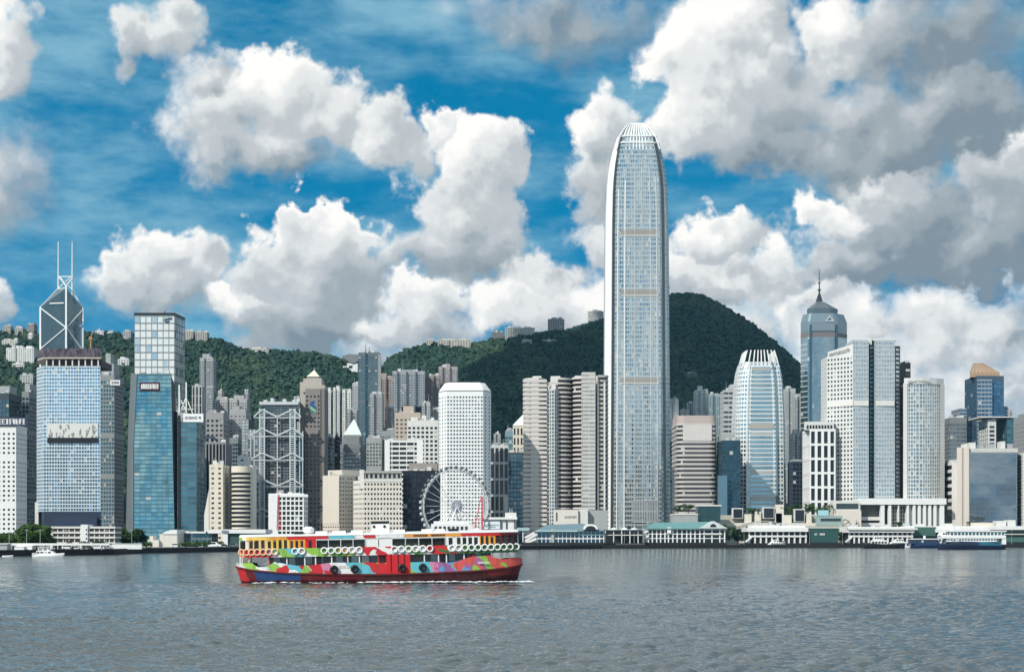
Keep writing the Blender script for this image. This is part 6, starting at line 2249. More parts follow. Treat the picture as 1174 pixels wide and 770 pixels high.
# ---- ferris wheel
Yw = 1115
hx, hz, Rw = PX(522, Yw), PZ(580, Yw), 26.3
root = thing('ferris_wheel', 'white ferris wheel standing in front of the porthole tower', 'ferris wheel', (hx, Yw, GZ))
ux, uy = math.cos(R(31)), math.sin(R(31))      # wheel plane direction
nxw, nyw = uy, -ux                             # axle direction, towards the harbour


def wp(a, r, off=0.0):
    return Vector((hx + ux * r * math.cos(a) + nxw * off, Yw + uy * r * math.cos(a) + nyw * off, hz + r * math.sin(a)))


WF = paint((.80, .81, .81), .4)
GON = paint((.10, .11, .12), .3)
for off in (-1.0, 1.0):
    mb = MB()
    for k in range(56):
        mb.bar(wp(2 * math.pi * k / 56, Rw, off), wp(2 * math.pi * (k + 1) / 56, Rw, off), .42)
    mb.build('rim', WF, root)
mb = MB()
for k in range(56):
    a_ = 2 * math.pi * k / 56
    mb.bar(wp(a_, Rw, -1), wp(a_ + math.pi / 56, Rw - 1.4, 0), .2)
    mb.bar(wp(a_ + math.pi / 56, Rw - 1.4, 0), wp(a_ + math.pi / 28, Rw, 1), .2)
    mb.bar(wp(a_ - math.pi / 56, Rw - 1.4, 0), wp(a_ + math.pi / 56, Rw - 1.4, 0), .26)
mb.build('rim_truss', WF, root)
for k in range(28):
    a_ = 2 * math.pi * k / 28
    MB().bar(wp(a_, 3, 1.8 if k % 2 else -1.8), wp(a_, Rw - 1.4, 0), .30).build('spoke', WF, root)
mb = MB()
mb.tube(wp(0, 0, -3), wp(0, 0, 3), 2.0, 2.0, 16)
mb.tube(wp(0, 0, 1.6), wp(0, 0, 2.2), 4.6, 4.6, 24)
hub_ = mb.build('hub', paint((.55, .55, .57), .4), root)
mb = MB()
for k in range(16):
    a_ = 2 * math.pi * k / 16
    mb.bar(wp(a_, 2.4, 2.6), wp(a_ + .25, 4.2, 2.5), .28, .2)
mb.build('hub_lamp_ring', paint((.50, .42, .56), .4), hub_)
for s in (-1, 1):
    for u in (-1, 1):
        p_ = wp(0, 0, s * 2.6)
        f_ = Vector((hx + ux * u * 13 + nxw * s * 5, Yw + uy * u * 13 + nyw * s * 5, GZ))
        MB().tube(f_, p_, .55, .45, 8).build('leg', WF, root)
for k in range(42):
    a_ = 2 * math.pi * k / 42 + .05
    c_ = wp(a_, Rw + 1.5, 0)
    MB().lathe((c_.x, c_.y, c_.z - 1.35), [(.5, 0), (1.1, .4), (1.15, 1.4), (.9, 2.1), (.3, 2.4)], 8).build('gondola', GON if 0.3 < a_ < 3.0 or a_ > 5.6 else paint((.45, .46, .47), .3), root)

# red derrick and white event pavilion beside the wheel
Ye2 = 1098
root = thing('red_derrick', 'red A-frame derrick mast right of the ferris wheel', 'derrick', (PX(553, Ye2), Ye2, GZ))
for a, b_, w, nm in (((552.8, 608), (552.8, 570), .95, 'mast'), ((544, 606), (551.6, 569), .5, 'brace'), ((552.8, 598), (541, 598), .4, 'cross_beam'), ((552.8, 602), (541, 602), .4, 'cross_beam'), ((552.8, 594), (546.5, 594), .3, 'rung'), ((552.8, 588), (547.8, 588), .3, 'rung'), ((552.8, 582), (549.2, 582), .3, 'rung'), ((550.5, 568), (553.2, 572), .5, 'head')):
    MB().bar((PX(a[0], Ye2), Ye2, PZ(a[1], Ye2)), (PX(b_[0], Ye2), Ye2 + .1, PZ(b_[1], Ye2)), w).build(nm, RED, root)
root = thing('event_pavilion', 'white event pavilion with a banner beside the ferris wheel, behind the ferry', 'pavilion', (PX(570, Ye2), Ye2 + 4, GZ))
MB().box(PX(552, Ye2), PX(592, Ye2), Ye2 + 6, Ye2 + 18, GZ, PZ(595, Ye2)).build('wall', WHITE, root)
MB().box(PX(550, Ye2), PX(593, Ye2), Ye2 + 4, Ye2 + 20, PZ(595, Ye2) + .02, PZ(592.5, Ye2)).build('roof', WHITE, root)
MB().box(PX(579, Ye2), PX(592, Ye2), Ye2 + 8, Ye2 + 16, PZ(592.5, Ye2) + .02, PZ(587, Ye2)).build('upper_cabin', OFFWHITE, root)
MB().box(PX(553.5, Ye2), PX(573, Ye2), Ye2 + 5.4, Ye2 + 5.9, PZ(606, Ye2), PZ(597.5, Ye2)).build('banner', paint((.72, .80, .85), .5), root)
banner_ = root.children[-1]
mb = MB()
glyphs(mb, PX(555, Ye2), PX(572, Ye2), PZ(602.4, Ye2), PZ(600.6, Ye2), Ye2 + 5.38, 8, .12, 12)
glyphs(mb, PX(561, Ye2), PX(568, Ye2), PZ(604.6, Ye2), PZ(603.2, Ye2), Ye2 + 5.38, 9, .12, 6)
mb.build('lettering', MIDGREY, banner_)
for px in (574, 580, 589.5):
    MB().box(PX(px, Ye2), PX(px + 1, Ye2), Ye2 + 5, Ye2 + 5.95, GZ, PZ(596, Ye2)).build('post', DARK, root)
for px in (584.5, 587):
    MB().tube((PX(px, Ye2), Ye2 + 12, PZ(587, Ye2)), (PX(px, Ye2), Ye2 + 12, PZ(582, Ye2)), .25, .2, 6).build('vent_pipe', STEEL, root)
root = thing('ticket_hall', 'white stepped ticket hall under the ferris wheel', 'building', (PX(515, Ye2), Ye2, GZ))
MB().box(PX(494, Ye2), PX(542, Ye2), Ye2 + 2, Ye2 + 10, GZ, PZ(600, Ye2)).build('wall', WHITE, root)
MB().box(PX(497, Ye2), PX(538, Ye2), Ye2 + 3, Ye2 + 9.5, PZ(600, Ye2) + .02, PZ(597, Ye2)).build('upper_wall', WHITE, root)
for k in range(8):
    MB().box(PX(498 + k * 5, Ye2), PX(501 + k * 5, Ye2), Ye2 + 1.8, Ye2 + 1.98, PZ(607, Ye2), PZ(603, Ye2)).build('window', G_DARK, root)


# ---- ferry piers
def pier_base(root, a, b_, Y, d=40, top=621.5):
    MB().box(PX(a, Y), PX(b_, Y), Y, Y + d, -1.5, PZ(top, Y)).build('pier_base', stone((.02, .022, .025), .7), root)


Ya1 = 1140
root = thing('ferry_pier', 'teal roofed ferry pier with an arched gable and outside stairs, left of the two', 'pier', (PX(648, Ya1), Ya1, 0))
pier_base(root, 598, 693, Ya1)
zf = PZ(621.5, Ya1)
MB().box(PX(617, Ya1), PX(692, Ya1), Ya1 + 4, Ya1 + 34, zf, PZ(608.5, Ya1)).build('glazed_hall', glass((.05, .12, .17), .12, .75, .4, .1), root)
for k in range(17):
    px = 616 + k * 4.75
    MB().box(PX(px, Ya1), PX(px, Ya1) + .55, Ya1 + 2, Ya1 + 2.6, zf, PZ(608.6, Ya1)).build('column', WHITEP, root)
MB().box(PX(616, Ya1), PX(693, Ya1), Ya1 + 1.8, Ya1 + 3.2, PZ(617.6, Ya1), PZ(616.4, Ya1)).build('balustrade', WHITEP, root)
MB().box(PX(661, Ya1), PX(693, Ya1), Ya1 + 1.5, Ya1 + 3.9, PZ(613.2, Ya1), PZ(612.2, Ya1)).build('canopy_rail', TEALPALE, root)
MB().box(PX(632, Ya1), PX(635, Ya1), Ya1 + .6, Ya1 + 3, zf - 1, PZ(606, Ya1)).build('clock_pylon', stone((.4, .45, .44), .5), root)
mb = MB()
rf = [(612, -1, 609), (694, -1, 608.5), (694, 38, 608.5), (612, 38, 609)]
rg = [(626, 18, 601), (668, 18, 599.5)]
v_ = [(PX(a, Ya1 + d_), Ya1 + d_, PZ(py, Ya1)) for a, d_, py in rf + rg]
mb.add(v_, None, [[0, 1, 5, 4], [1, 2, 5], [2, 3, 4, 5], [3, 0, 4], [3, 2, 1, 0]])
mb.build('hipped_roof', stone((.15, .24, .27), .5, .15, .15), root)
mb = MB()
mb.box(PX(614, Ya1), PX(662, Ya1), Ya1 - 1.6, Ya1 - 1.02, PZ(609.2, Ya1), PZ(607.4, Ya1))
mb.build('eave_gutter', TEALPALE, root)
arcp = [(677 + 8.2 * math.cos(a_), 606.5 - 6.2 * math.sin(a_)) for a_ in np.linspace(0, math.pi, 13)]
mb = MB()
k_ = len(arcp)
mb.add([(PX(a, Ya1), Ya1 - 1.8, PZ(b_, Ya1)) for a, b_ in arcp] + [(PX(a, Ya1), Ya1 + 12, PZ(b_, Ya1)) for a, b_ in arcp], None, [list(range(k_))[::-1]] + [[i, i + 1, k_ + i + 1, k_ + i] for i in range(k_ - 1)])
gab_ = mb.build('arched_gable', WHITEP, root)
arcq = [(677 + 6.0 * math.cos(a_), 606.3 - 3.8 * math.sin(a_)) for a_ in np.linspace(0, math.pi, 13)]
mb = MB()
mb.add([(PX(a, Ya1), Ya1 - 1.95, PZ(b_, Ya1)) for a, b_ in arcq], None, [list(range(k_))[::-1]])
mb.build('arched_window', G_BLACK, gab_)
for (a, pa), (b_, pb_) in (((602, 620), (616, 611.5)), ((602, 616), (616, 608.5)), ((602, 622.5), (615, 617))):
    MB().bar((PX(a, Ya1), Ya1 + 1, PZ(pa, Ya1)), (PX(b_, Ya1), Ya1 + 1, PZ(pb_, Ya1)), .9, 1.6).build('stair_flight', WHITEP, root)
MB().box(PX(593, Ya1), PX(607, Ya1), Ya1 + 2, Ya1 + 20, PZ(608, Ya1), PZ(604.5, Ya1)).build('side_canopy', TEALPALE, root)
MB().box(PX(599, Ya1), PX(600, Ya1), Ya1 + 3, Ya1 + 4, PZ(621, Ya1), PZ(608, Ya1) - .01).build('post', WHITEP, root)

Yp0 = 1175
root = thing('pergola_terrace', 'dark waterside terrace with white posts between the two teal roofed piers', 'terrace', (PX(714, Yp0), Yp0, 0))
MB().box(PX(690, Yp0), PX(740, Yp0), Yp0 + 3, Yp0 + 30, -1.5, PZ(622.5, Yp0)).build('quay', stone((.08, .085, .085), .8), root)
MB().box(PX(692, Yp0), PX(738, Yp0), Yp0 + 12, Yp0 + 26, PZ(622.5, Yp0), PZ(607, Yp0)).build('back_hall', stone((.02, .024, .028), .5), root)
for k in range(5):
    MB().box(PX(694 + k * 9.4, Yp0), PX(694.9 + k * 9.4, Yp0), Yp0 + 4, Yp0 + 4.8, PZ(622.5, Yp0), PZ(608, Yp0)).build('post', WHITEP, root)
MB().box(PX(692, Yp0), PX(737, Yp0), Yp0 + 4, Yp0 + 4.6, PZ(613.4, Yp0), PZ(612.6, Yp0)).build('rail', WHITEP, root)
for i, (px, c_, lb) in enumerate(((704, (.62, .66, .66), 'pale parasol on the dark terrace, left one'), (716, (.70, .72, .72), 'white parasol in the middle of the dark terrace'), (727, (.55, .6, .6), 'grey parasol on the dark terrace near the green roofed pier'))):
    x, Y = PX(px, Yp0 + 5), Yp0 + 5
    r_ = thing('parasol', lb, 'parasol', (x, Y, PZ(607, Yp0)), 'parasols on the dark terrace')
    MB().lathe((x, Y, PZ(607, Yp0)), [(3.6, 0), (3.4, .35), (1.6, 1.3), (.1, 2.0)], 10).build('canopy', paint(c_), r_)
    MB().tube((x, Y, PZ(622.4, Yp0)), (x, Y, PZ(607, Yp0) + 1.2), .12, .1, 6).build('pole', STEEL, r_)
tree(700, 1190, 11, 4, 81, 'dark tree behind the dark terrace, beside the left pier', True, n=500)
tree(722, 1195, 12.5, 4.6, 82, 'dark tree behind the dark terrace, near the green roofed pier', True, n=500)

Yb1 = 1190
root = thing('ferry_pier', 'green roofed ferry pier with white columns and a triangular gable with a round-headed window', 'pier', (PX(785, Yb1), Yb1, 0))
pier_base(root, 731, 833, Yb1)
zf = PZ(621.5, Yb1)
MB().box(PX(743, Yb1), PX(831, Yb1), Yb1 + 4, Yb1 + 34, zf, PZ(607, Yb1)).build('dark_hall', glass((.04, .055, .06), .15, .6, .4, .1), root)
for px in (743, 747.5, 752.5, 757, 762, 766, 771, 776, 781.5, 787, 791.5, 796.5, 802, 807, 816, 825, 830.5):
    MB().box(PX(px, Yb1), PX(px, Yb1) + .9, Yb1 + 2, Yb1 + 2.9, zf, PZ(607, Yb1)).build('column', WHITEP, root)
MB().box(PX(743, Yb1), PX(832, Yb1), Yb1 + 1.8, Yb1 + 3.2, PZ(617.2, Yb1), PZ(616.4, Yb1)).build('balustrade', WHITEP, root)
MB().box(PX(743, Yb1), PX(806, Yb1), Yb1 + 1.9, Yb1 + 3.1, PZ(612.2, Yb1), PZ(611.4, Yb1)).build('transom', WHITEP, root)
MB().box(PX(741, Yb1), PX(834, Yb1), Yb1 + .6, Yb1 + 36, PZ(607, Yb1), PZ(605.4, Yb1)).build('eave', OFFWHITE, root)
MB().box(PX(765, Yb1), PX(769.5, Yb1), Yb1 + .3, Yb1 + 1.9, PZ(611, Yb1), PZ(604, Yb1)).build('clock_box', WHITEP, root)
MB().box(PX(806, Yb1), PX(828, Yb1), Yb1 + 1.2, Yb1 + 1.9, PZ(612.6, Yb1), PZ(610.8, Yb1)).build('name_board', OFFWHITE, root)
for pts, nm in (([(740, -.5, 605.3), (806, -.5, 605.3), (818, 18, 597.3), (752, 18, 598.5)], 'roof_slope'), ([(752, 18, 598.5), (818, 18, 597.3), (834, 38, 605.3), (740, 38, 605.3)], 'roof_slope')):
    v_ = [(PX(a, Yb1), Yb1 + d_, PZ(py, Yb1)) for a, d_, py in pts]
    mb = MB()
    mb.add(v_ + [(x, y, z - .5) for x, y, z in v_], None, [[0, 1, 2, 3], [7, 6, 5, 4], [0, 4, 5, 1], [1, 5, 6, 2], [2, 6, 7, 3], [3, 7, 4, 0]])
    mb.build(nm, TEALROOF, root)
mb = MB()
mb.add([(PX(801, Yb1), Yb1 - 1.0, PZ(605.3, Yb1)), (PX(834, Yb1), Yb1 - 1.0, PZ(605.3, Yb1)), (PX(818.5, Yb1), Yb1 - 1.0, PZ(597, Yb1)), (PX(801, Yb1), Yb1 + 12, PZ(605.3, Yb1)), (PX(834, Yb1), Yb1 + 12, PZ(605.3, Yb1)), (PX(818.5, Yb1), Yb1 + 18, PZ(597, Yb1))], None, [[0, 1, 2], [1, 4, 5, 2], [0, 2, 5, 3]])
gab_ = mb.build('gable', stone((.60, .64, .62), .6), root)
arcq = [(817.5 + 3.6 * math.cos(a_), 603.8 - 3.6 * math.sin(a_)) for a_ in np.linspace(0, math.pi, 13)]
mb = MB()
mb.add([(PX(a, Yb1), Yb1 - 1.15, PZ(b_, Yb1)) for a, b_ in arcq], None, [list(range(13))[::-1]])
mb.build('arched_window', G_BLACK, gab_)
for (a, pa), (b_, pb_) in (((733, 620), (743, 614)), ((734, 612), (743, 608)), ((733, 616), (741, 612))):
    MB().bar((PX(a, Yb1), Yb1 + 1, PZ(pa, Yb1)), (PX(b_, Yb1), Yb1 + 1, PZ(pb_, Yb1)), .9, 1.6).build('stair_flight', WHITEP, root)

# cream kiosks behind the left pier
root = thing('kiosk_block', 'cream low block with a dark lettered sign behind the left teal roofed pier', 'building', (PX(655, 1260), 1260, GZ))
MB().box(PX(635, 1260), PX(663, 1260), 1260, 1276, GZ, PZ(584, 1260)).build('wall', stone((.68, .64, .57), .7), root)
MB().box(PX(664, 1262), PX(674, 1262), 1262, 1276, GZ, PZ(583.5, 1262)).build('round_tower', OFFWHITE, root)
MB().box(PX(663.2, 1266), PX(697, 1266), 1268, 1290, GZ, PZ(584.5, 1266)).build('annexe', GREY, root)
mb = MB()
glyphs(mb, PX(647, 1260), PX(661, 1260), PZ(593.6, 1260), PZ(591.2, 1260), 1259.98, 14, .2, 7)
mb.build('lettering', MIDGREY, root)
MB().box(PX(637.5, 1260), PX(639, 1260), 1259.8, 1259.98, PZ(597, 1260), PZ(587, 1260)).build('slot_window', DARK, root)

# ---- mall terraces
Yt1 = 1300
root = thing('shopping_mall', 'cream stepped shopping mall with dark framed screens and planted terraces', 'building', (PX(888, Yt1), Yt1, GZ))
CR3 = stone((.60, .57, .50), .75, .15, .2)
MB().box(PX(815, Yt1), PX(962, Yt1), Yt1, Yt1 + 30, GZ, PZ(599, Yt1)).build('lower_wall', CR3, root)
MB().box(PX(818, Yt1), PX(950, Yt1), Yt1 + 8, Yt1 + 34, PZ(599, Yt1) + .02, PZ(590, Yt1)).build('upper_wall', stone((.42, .41, .36), .75, .2, .2), root)
MB().box(PX(815, Yt1), PX(975, Yt1), Yt1 - 5, Yt1, PZ(606, Yt1), PZ(602.5, Yt1)).build('ramp_parapet', stone((.45, .45, .40), .8), root)
for px, py0, py1, w in ((840, 582, 594, 12), (875, 581, 594, 13), (911, 583, 598, 12)):
    sf_ = MB().box(PX(px, Yt1), PX(px + w, Yt1), Yt1 + 1, Yt1 + 7, PZ(py1, Yt1), PZ(py0, Yt1)).build('screen_frame', OFFWHITE, root)
    MB().box(PX(px + 1, Yt1), PX(px + w - 1, Yt1), Yt1 + .6, Yt1 + .98, PZ(py1 - 1, Yt1), PZ(py0 + 1.2, Yt1)).build('screen', G_BLACK, sf_)
for px, py, w in ((854, 589, 8), (889, 588, 8), (899, 590, 9), (925, 588, 6), (866, 586, 7), (890, 578, 9)):
    MB().box(PX(px, Yt1), PX(px + w, Yt1), Yt1 + 2, Yt1 + 7.5, PZ(599, Yt1) + .03, PZ(py, Yt1)).build('terrace_block', stone((.68, .63, .55), .75), root)
MB().box(PX(935, Yt1), PX(965, Yt1), Yt1 - 3, Yt1 - .02, PZ(602, Yt1), PZ(591, Yt1)).build('cafe_front', stone((.30, .40, .37), .5), root)
MB().box(PX(937, Yt1), PX(949, Yt1), Yt1 - 3.4, Yt1 - 3.02, PZ(588, Yt1) - 2, PZ(584.6, Yt1)).build('awning', paint((.35, .62, .66), .5), root)
MB().box(PX(940, Yt1), PX(963, Yt1), Yt1 - 3.3, Yt1 - 3.02, PZ(597, Yt1), PZ(594, Yt1)).build('window', G_DARK, root)
root = thing('glass_pavilion', 'dark green glass box pavilion standing by the striped block with the pinkish top', 'building', (PX(813, 1280), 1280, GZ))
MB().box(PX(800, 1280), PX(826, 1280), 1280, 1296, PZ(597, 1280), PZ(580, 1280)).build('glass_box', glass((.07, .14, .14), .1, .8, .2, .03), root)
MB().box(PX(799, 1280), PX(827, 1280), 1279, 1297, PZ(580, 1280) + .02, PZ(578.4, 1280)).build('roof', OFFWHITE, root)
MB().box(PX(801, 1280), PX(825, 1280), 1281, 1295, GZ, PZ(597, 1280) - .02).build('base', MIDGREY, root)
root = thing('low_block', 'low grey block between the tallest skyscraper and the dark green glass pavilion', 'building', (PX(787, 1270), 1270, GZ))
MB().box(PX(771, 1270), PX(800, 1270), 1270, 1290, GZ, PZ(590, 1270)).build('wall', GREY, root)
MB().box(PX(771, 1270), PX(800.5, 1270), 1269.5, 1291, PZ(590, 1270) + .02, PZ(588.6, 1270)).build('roof', OFFWHITE, root)
for i, (px, Y, z, h, r, lb) in enumerate(((777, 1272, 588.6, 6.5, 3.6, 'tree on the low grey block, left one'), (789, 1274, 588.6, 7.5, 4.0, 'tree on the low grey block beside the green glass pavilion'), (859, 1303, 590, 6, 3.5, 'terrace tree between the first two dark screens'), (866, 1304, 590, 5, 3.2, 'small terrace tree left of the middle dark screen'),
                                          (892, 1305, 590, 6.5, 3.6, 'terrace tree right of the middle dark screen'), (905, 1306, 590, 5.5, 3.6, 'terrace tree left of the right dark screen'), (926, 1307, 590, 7, 3.6, 'terrace tree right of the right dark screen'), (937, 1308, 590, 6, 3.8, 'terrace tree above the turquoise awning'), (947, 1309, 590, 7, 3.6, 'terrace tree below the white deep-framed block'),
                                          (912, 1318, 586, 5.5, 4.5, 'wide bush on the upper mall terrace at the foot of the banded blue tower'), (929, 1318, 586, 5.5, 4.8, 'wide bush on the upper mall terrace below the narrow dark block'))):
    tree(px, Y, h, r, 100 + i, lb, i % 3 == 0, 'terrace_tree', 260, 'tree', PZ(z, Y), 'trees on the terraces')
for i, (px, Y, h, r, lb) in enumerate(((836, 1245, 13, 6, 'dark green tree at the right end of the green roofed pier'), (846, 1250, 11, 6, 'second dark green tree before the curved canopy'), (855, 1258, 10, 5, 'dark green tree at the left end of the white pier'), (965, 1262, 10, 4.5, 'dark tree right of the dark green box pier'))):
    tree(px, Y, h, r, 130 + i, lb, True, n=600)
root = thing('curved_canopy', 'long shallow curved grey canopy behind the white pier', 'canopy', (PX(878, 1270), 1270, GZ))
ac = [(848 + 58 * t_, 607 - 9 * math.sin(math.pi * (t_ * .85 + .08))) for t_ in np.linspace(0, 1, 16)]
mb = MB()
k_ = len(ac)
mb.add([(PX(a, 1270), 1270, PZ(b_, 1270)) for a, b_ in ac] + [(PX(a, 1270), 1270, PZ(b_ - 1.3, 1270)) for a, b_ in ac] + [(PX(a, 1270), 1290, PZ(b_ - 1.3, 1270)) for a, b_ in ac] + [(PX(a, 1270), 1290, PZ(b_, 1270)) for a, b_ in ac], None,
       [[i, i + 1, k_ + i + 1, k_ + i] for i in range(k_ - 1)] + [[k_ + i, k_ + i + 1, 2 * k_ + i + 1, 2 * k_ + i] for i in range(k_ - 1)] + [[3 * k_ + i, 3 * k_ + i + 1, i + 1, i] for i in range(k_ - 1)])
mb.build('roof', stone((.34, .35, .32), .5, .15, .15), root)
for px in (856, 868, 880, 892, 902):
    MB().tube((PX(px, 1280), 1280, GZ), (PX(px, 1280), 1280, PZ(602, 1280)), .5, .4, 8).build('post', MIDGREY, root)

# white pier, dark green boxes, right-hand piers
Yc1 = 1215


def white_pier(a, b_, Y, label, ntop=604.5, nwin=10, z_roof=608.5):
    rt = thing('ferry_pier', label, 'pier', (PX((a + b_) / 2, Y), Y, 0))
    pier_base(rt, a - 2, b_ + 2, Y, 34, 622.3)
    zf_ = PZ(622.3, Y)
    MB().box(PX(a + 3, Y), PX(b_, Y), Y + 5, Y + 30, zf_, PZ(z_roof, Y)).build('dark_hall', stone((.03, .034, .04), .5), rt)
    MB().box(PX(a, Y), PX(b_ + 1, Y), Y + 1, Y + 32, PZ(z_roof + .6, Y), PZ(ntop, Y)).build('roof', WHITE, rt)
    MB().box(PX(a + 3, Y), PX(b_, Y), Y + 3, Y + 5.5, PZ(615.4, Y), PZ(613.4, Y)).build('floor_band', WHITE, rt)
    for k in range(nwin + 1):
        x = PX(a + 3 + (b_ - a - 4) * k / nwin, Y)
        MB().box(x - .6, x + .6, Y + 3.5, Y + 4.9, zf_, PZ(z_roof + .6, Y) - .01).build('column', WHITE, rt)
    MB().bar((PX(a - 2, Y), Y + 2, PZ(621, Y)), (PX(a + 5, Y), Y + 2.5, PZ(615.5, Y)), 1.0, 1.4).build('gangway', WHITE, rt)
    return rt


rt = white_pier(857, 926, Yc1, 'white two-deck pier with a stepped roof behind the small white launch')
MB().box(PX(864, Yc1), PX(925, Yc1), Yc1 + 6, Yc1 + 28, PZ(604.5, Yc1) + .02, PZ(602, Yc1)).build('roof_step', WHITE, rt)
for px, h in ((866, 2.5), (876, 1.5), (884, 3), (893, 1.5), (899, 2), (915, 2)):
    MB().box(PX(px, Yc1), PX(px + 3, Yc1), Yc1 + 8, Yc1 + 12, PZ(602, Yc1) + .02, PZ(602, Yc1) + h).build('roof_plant', STEEL, rt)
root = thing('pier_shed', 'dark green windowless pier shed with small white lettering', 'shed', (PX(945, Yc1), Yc1, 0))
pier_base(root, 926, 962, Yc1 - 3, 36, 621.5)
MB().box(PX(929.5, Yc1), PX(960.5, Yc1), Yc1 - 2, Yc1 + 26, PZ(621.5, Yc1), PZ(605.2, Yc1)).build('wall', GREENBOX, root)
MB().box(PX(929, Yc1), PX(961, Yc1), Yc1 - 2.4, Yc1 + 27, PZ(605.2, Yc1) + .02, PZ(604.4, Yc1)).build('roof', OFFWHITE, root)
mb = MB()
glyphs(mb, PX(933, Yc1), PX(936.3, Yc1), PZ(613, Yc1), PZ(611, Yc1), Yc1 - 2.01, 3, .15, 2)
glyphs(mb, PX(939, Yc1), PX(945, Yc1), PZ(613, Yc1), PZ(611, Yc1), Yc1 - 2.01, 5, .15, 5)
mb.build('lettering', WHITEP, root)
Yd1 = 1235
rt = white_pier(972, 1048, Yd1, 'long white two-deck pier behind the black hulled boat', 603.5, 13, 609.5)
MB().box(PX(972, Yd1), PX(1052, Yd1), Yd1 - .5, Yd1 + 3, PZ(607, Yd1), PZ(605, Yd1)).build('fascia', OFFWHITE, rt)
for px, w, h in ((977, 8, 1.5), (1003, 3, 2.5), (1018, 5, 2), (1040, 6, 3)):
    MB().box(PX(px, Yd1), PX(px + w, Yd1), Yd1 + 8, Yd1 + 14, PZ(603.5, Yd1) + .02, PZ(603.5, Yd1) + h).build('roof_plant', STEEL, rt)
root = thing('ferry_pier', 'green walled pier with a long white roof running to the right picture edge', 'pier', (PX(1120, Yd1), Yd1 + 4, 0))
pier_base(root, 1050, 1215, Yd1 + 4, 30, 621)
MB().box(PX(1052, Yd1), PX(1215, Yd1), Yd1 + 10, Yd1 + 30, PZ(621, Yd1), PZ(607, Yd1)).build('wall', stone((.07, .15, .13), .5), root)
MB().box(PX(1046, Yd1), PX(1075, Yd1), Yd1 + 5, Yd1 + 9.9, PZ(614, Yd1), PZ(603.8, Yd1)).build('green_screen', stone((.06, .13, .105), .4), root)
MB().box(PX(1044, Yd1), PX(1215, Yd1), Yd1 + 6, Yd1 + 32, PZ(606.9, Yd1), PZ(602.6, Yd1)).build('roof', WHITE, root)
MB().box(PX(1074, Yd1), PX(1136, Yd1), Yd1 + 3, Yd1 + 9, PZ(610, Yd1), PZ(606, Yd1)).build('canopy', WHITE, root)
MB().box(PX(1146, Yd1), PX(1215, Yd1), Yd1 + 8, Yd1 + 9.9, PZ(612.5, Yd1), PZ(611.5, Yd1)).build('rail', OFFWHITE, root)
for px, w, py in ((1058, 6, 600), (1088, 9, 599.5), (1122, 22, 598.5), (1148, 11, 596.5), (1161, 9, 595.5)):
    MB().box(PX(px, Yd1), PX(px + w, Yd1), Yd1 + 12, Yd1 + 22, PZ(602.6, Yd1) + .02, PZ(py, Yd1)).build('roof_block', OFFWHITE if px != 1122 else CREAM, root)
for i, (px, lb) in enumerate(((1030, 'shrub on the white pier roof'), (1114, 'shrub in front of the blue mirrored glass block'), (1158, 'shrub on the pier roof near the right picture edge'))):
    tree(px, Yd1 + 40, 6, 3.5, 150 + i, lb, True, 'terrace_tree', 240, 'tree', PZ(606, Yd1 + 40), 'trees on the terraces')

for px, Y, lb in ((690, 1150, 'lamp post at the right end of the teal roofed pier'), (738, 1180, 'lamp post at the left end of the green roofed pier'), (838, 1200, 'lamp post between the green roofed pier and the dark trees'), (853, 1208, 'lamp post at the left end of the white pier'),
                  (928, 1205, 'lamp post between the white pier and the green shed'), (966, 1215, 'lamp post right of the dark green pier shed'), (1046, 1228, 'lamp post where the green screen meets the white pier'), (1160, 1235, 'lamp post on the pier at the right picture edge')):
    lamp(px, Y, lb, 11)


# ------------------------------------------------------------------ boats
def hull_mesh(L, B, sheer, draft=.7, bow=1.0, stern=.5, n=25, flare=.8):
    """boat hull along x; sheer(t) gives the deck edge height for t in 0..1; bow at +x"""
    xs = np.linspace(-L / 2, L / 2, n)
    rows = []
    for x in xs:
        t_ = (x + L / 2) / L
        wb = max(0.02, (1 - max(0, (t_ - .55) / .45) ** 2.4 * bow) * (1 - max(0, (.3 - t_) / .3) ** 2.2 * (1 - stern)))
        zt_ = sheer(t_)
        b_ = B / 2 * wb
        xo = x * (1 - .0)
        lo = .97
        rows.append([(xo, -b_, zt_), (xo * lo, -b_ * (flare + .1), zt_ * .45), (xo * lo * .99, -b_ * flare, 0), (xo * .95, -b_ * .5, -draft), (xo * .95, b_ * .5, -draft), (xo * lo * .99, b_ * flare, 0), (xo * lo, b_ * (flare + .1), zt_ * .45), (xo, b_, zt_)])
    V = [p_ for r_ in rows for p_ in r_]
    m_ = len(rows[0])
    F_ = []
    for i in range(n - 1):
        for j in range(m_ - 1):
            F_.append([i * m_ + j, i * m_ + j + 1, (i + 1) * m_ + j + 1, (i + 1) * m_ + j])
        F_.append([i * m_ + m_ - 1, i * m_, (i + 1) * m_, (i + 1) * m_ + m_ - 1])      # deck
    F_.append(list(range(m_))[::-1])
    F_.append([(n - 1) * m_ + j for j in range(m_)])
    mb_ = MB()
    mb_.add(V, None, F_)
    return mb_


def boat(name, label, cat, px, Y, rz=0.0, rx=0.0, trim=0.0, group=None):
    r_ = thing(name, label, cat, (PX(px, Y), Y, 0), group)
    r_.rotation_euler = (rx, -trim, rz)
    ORG[r_] = Vector((0, 0, 0))
    return r_


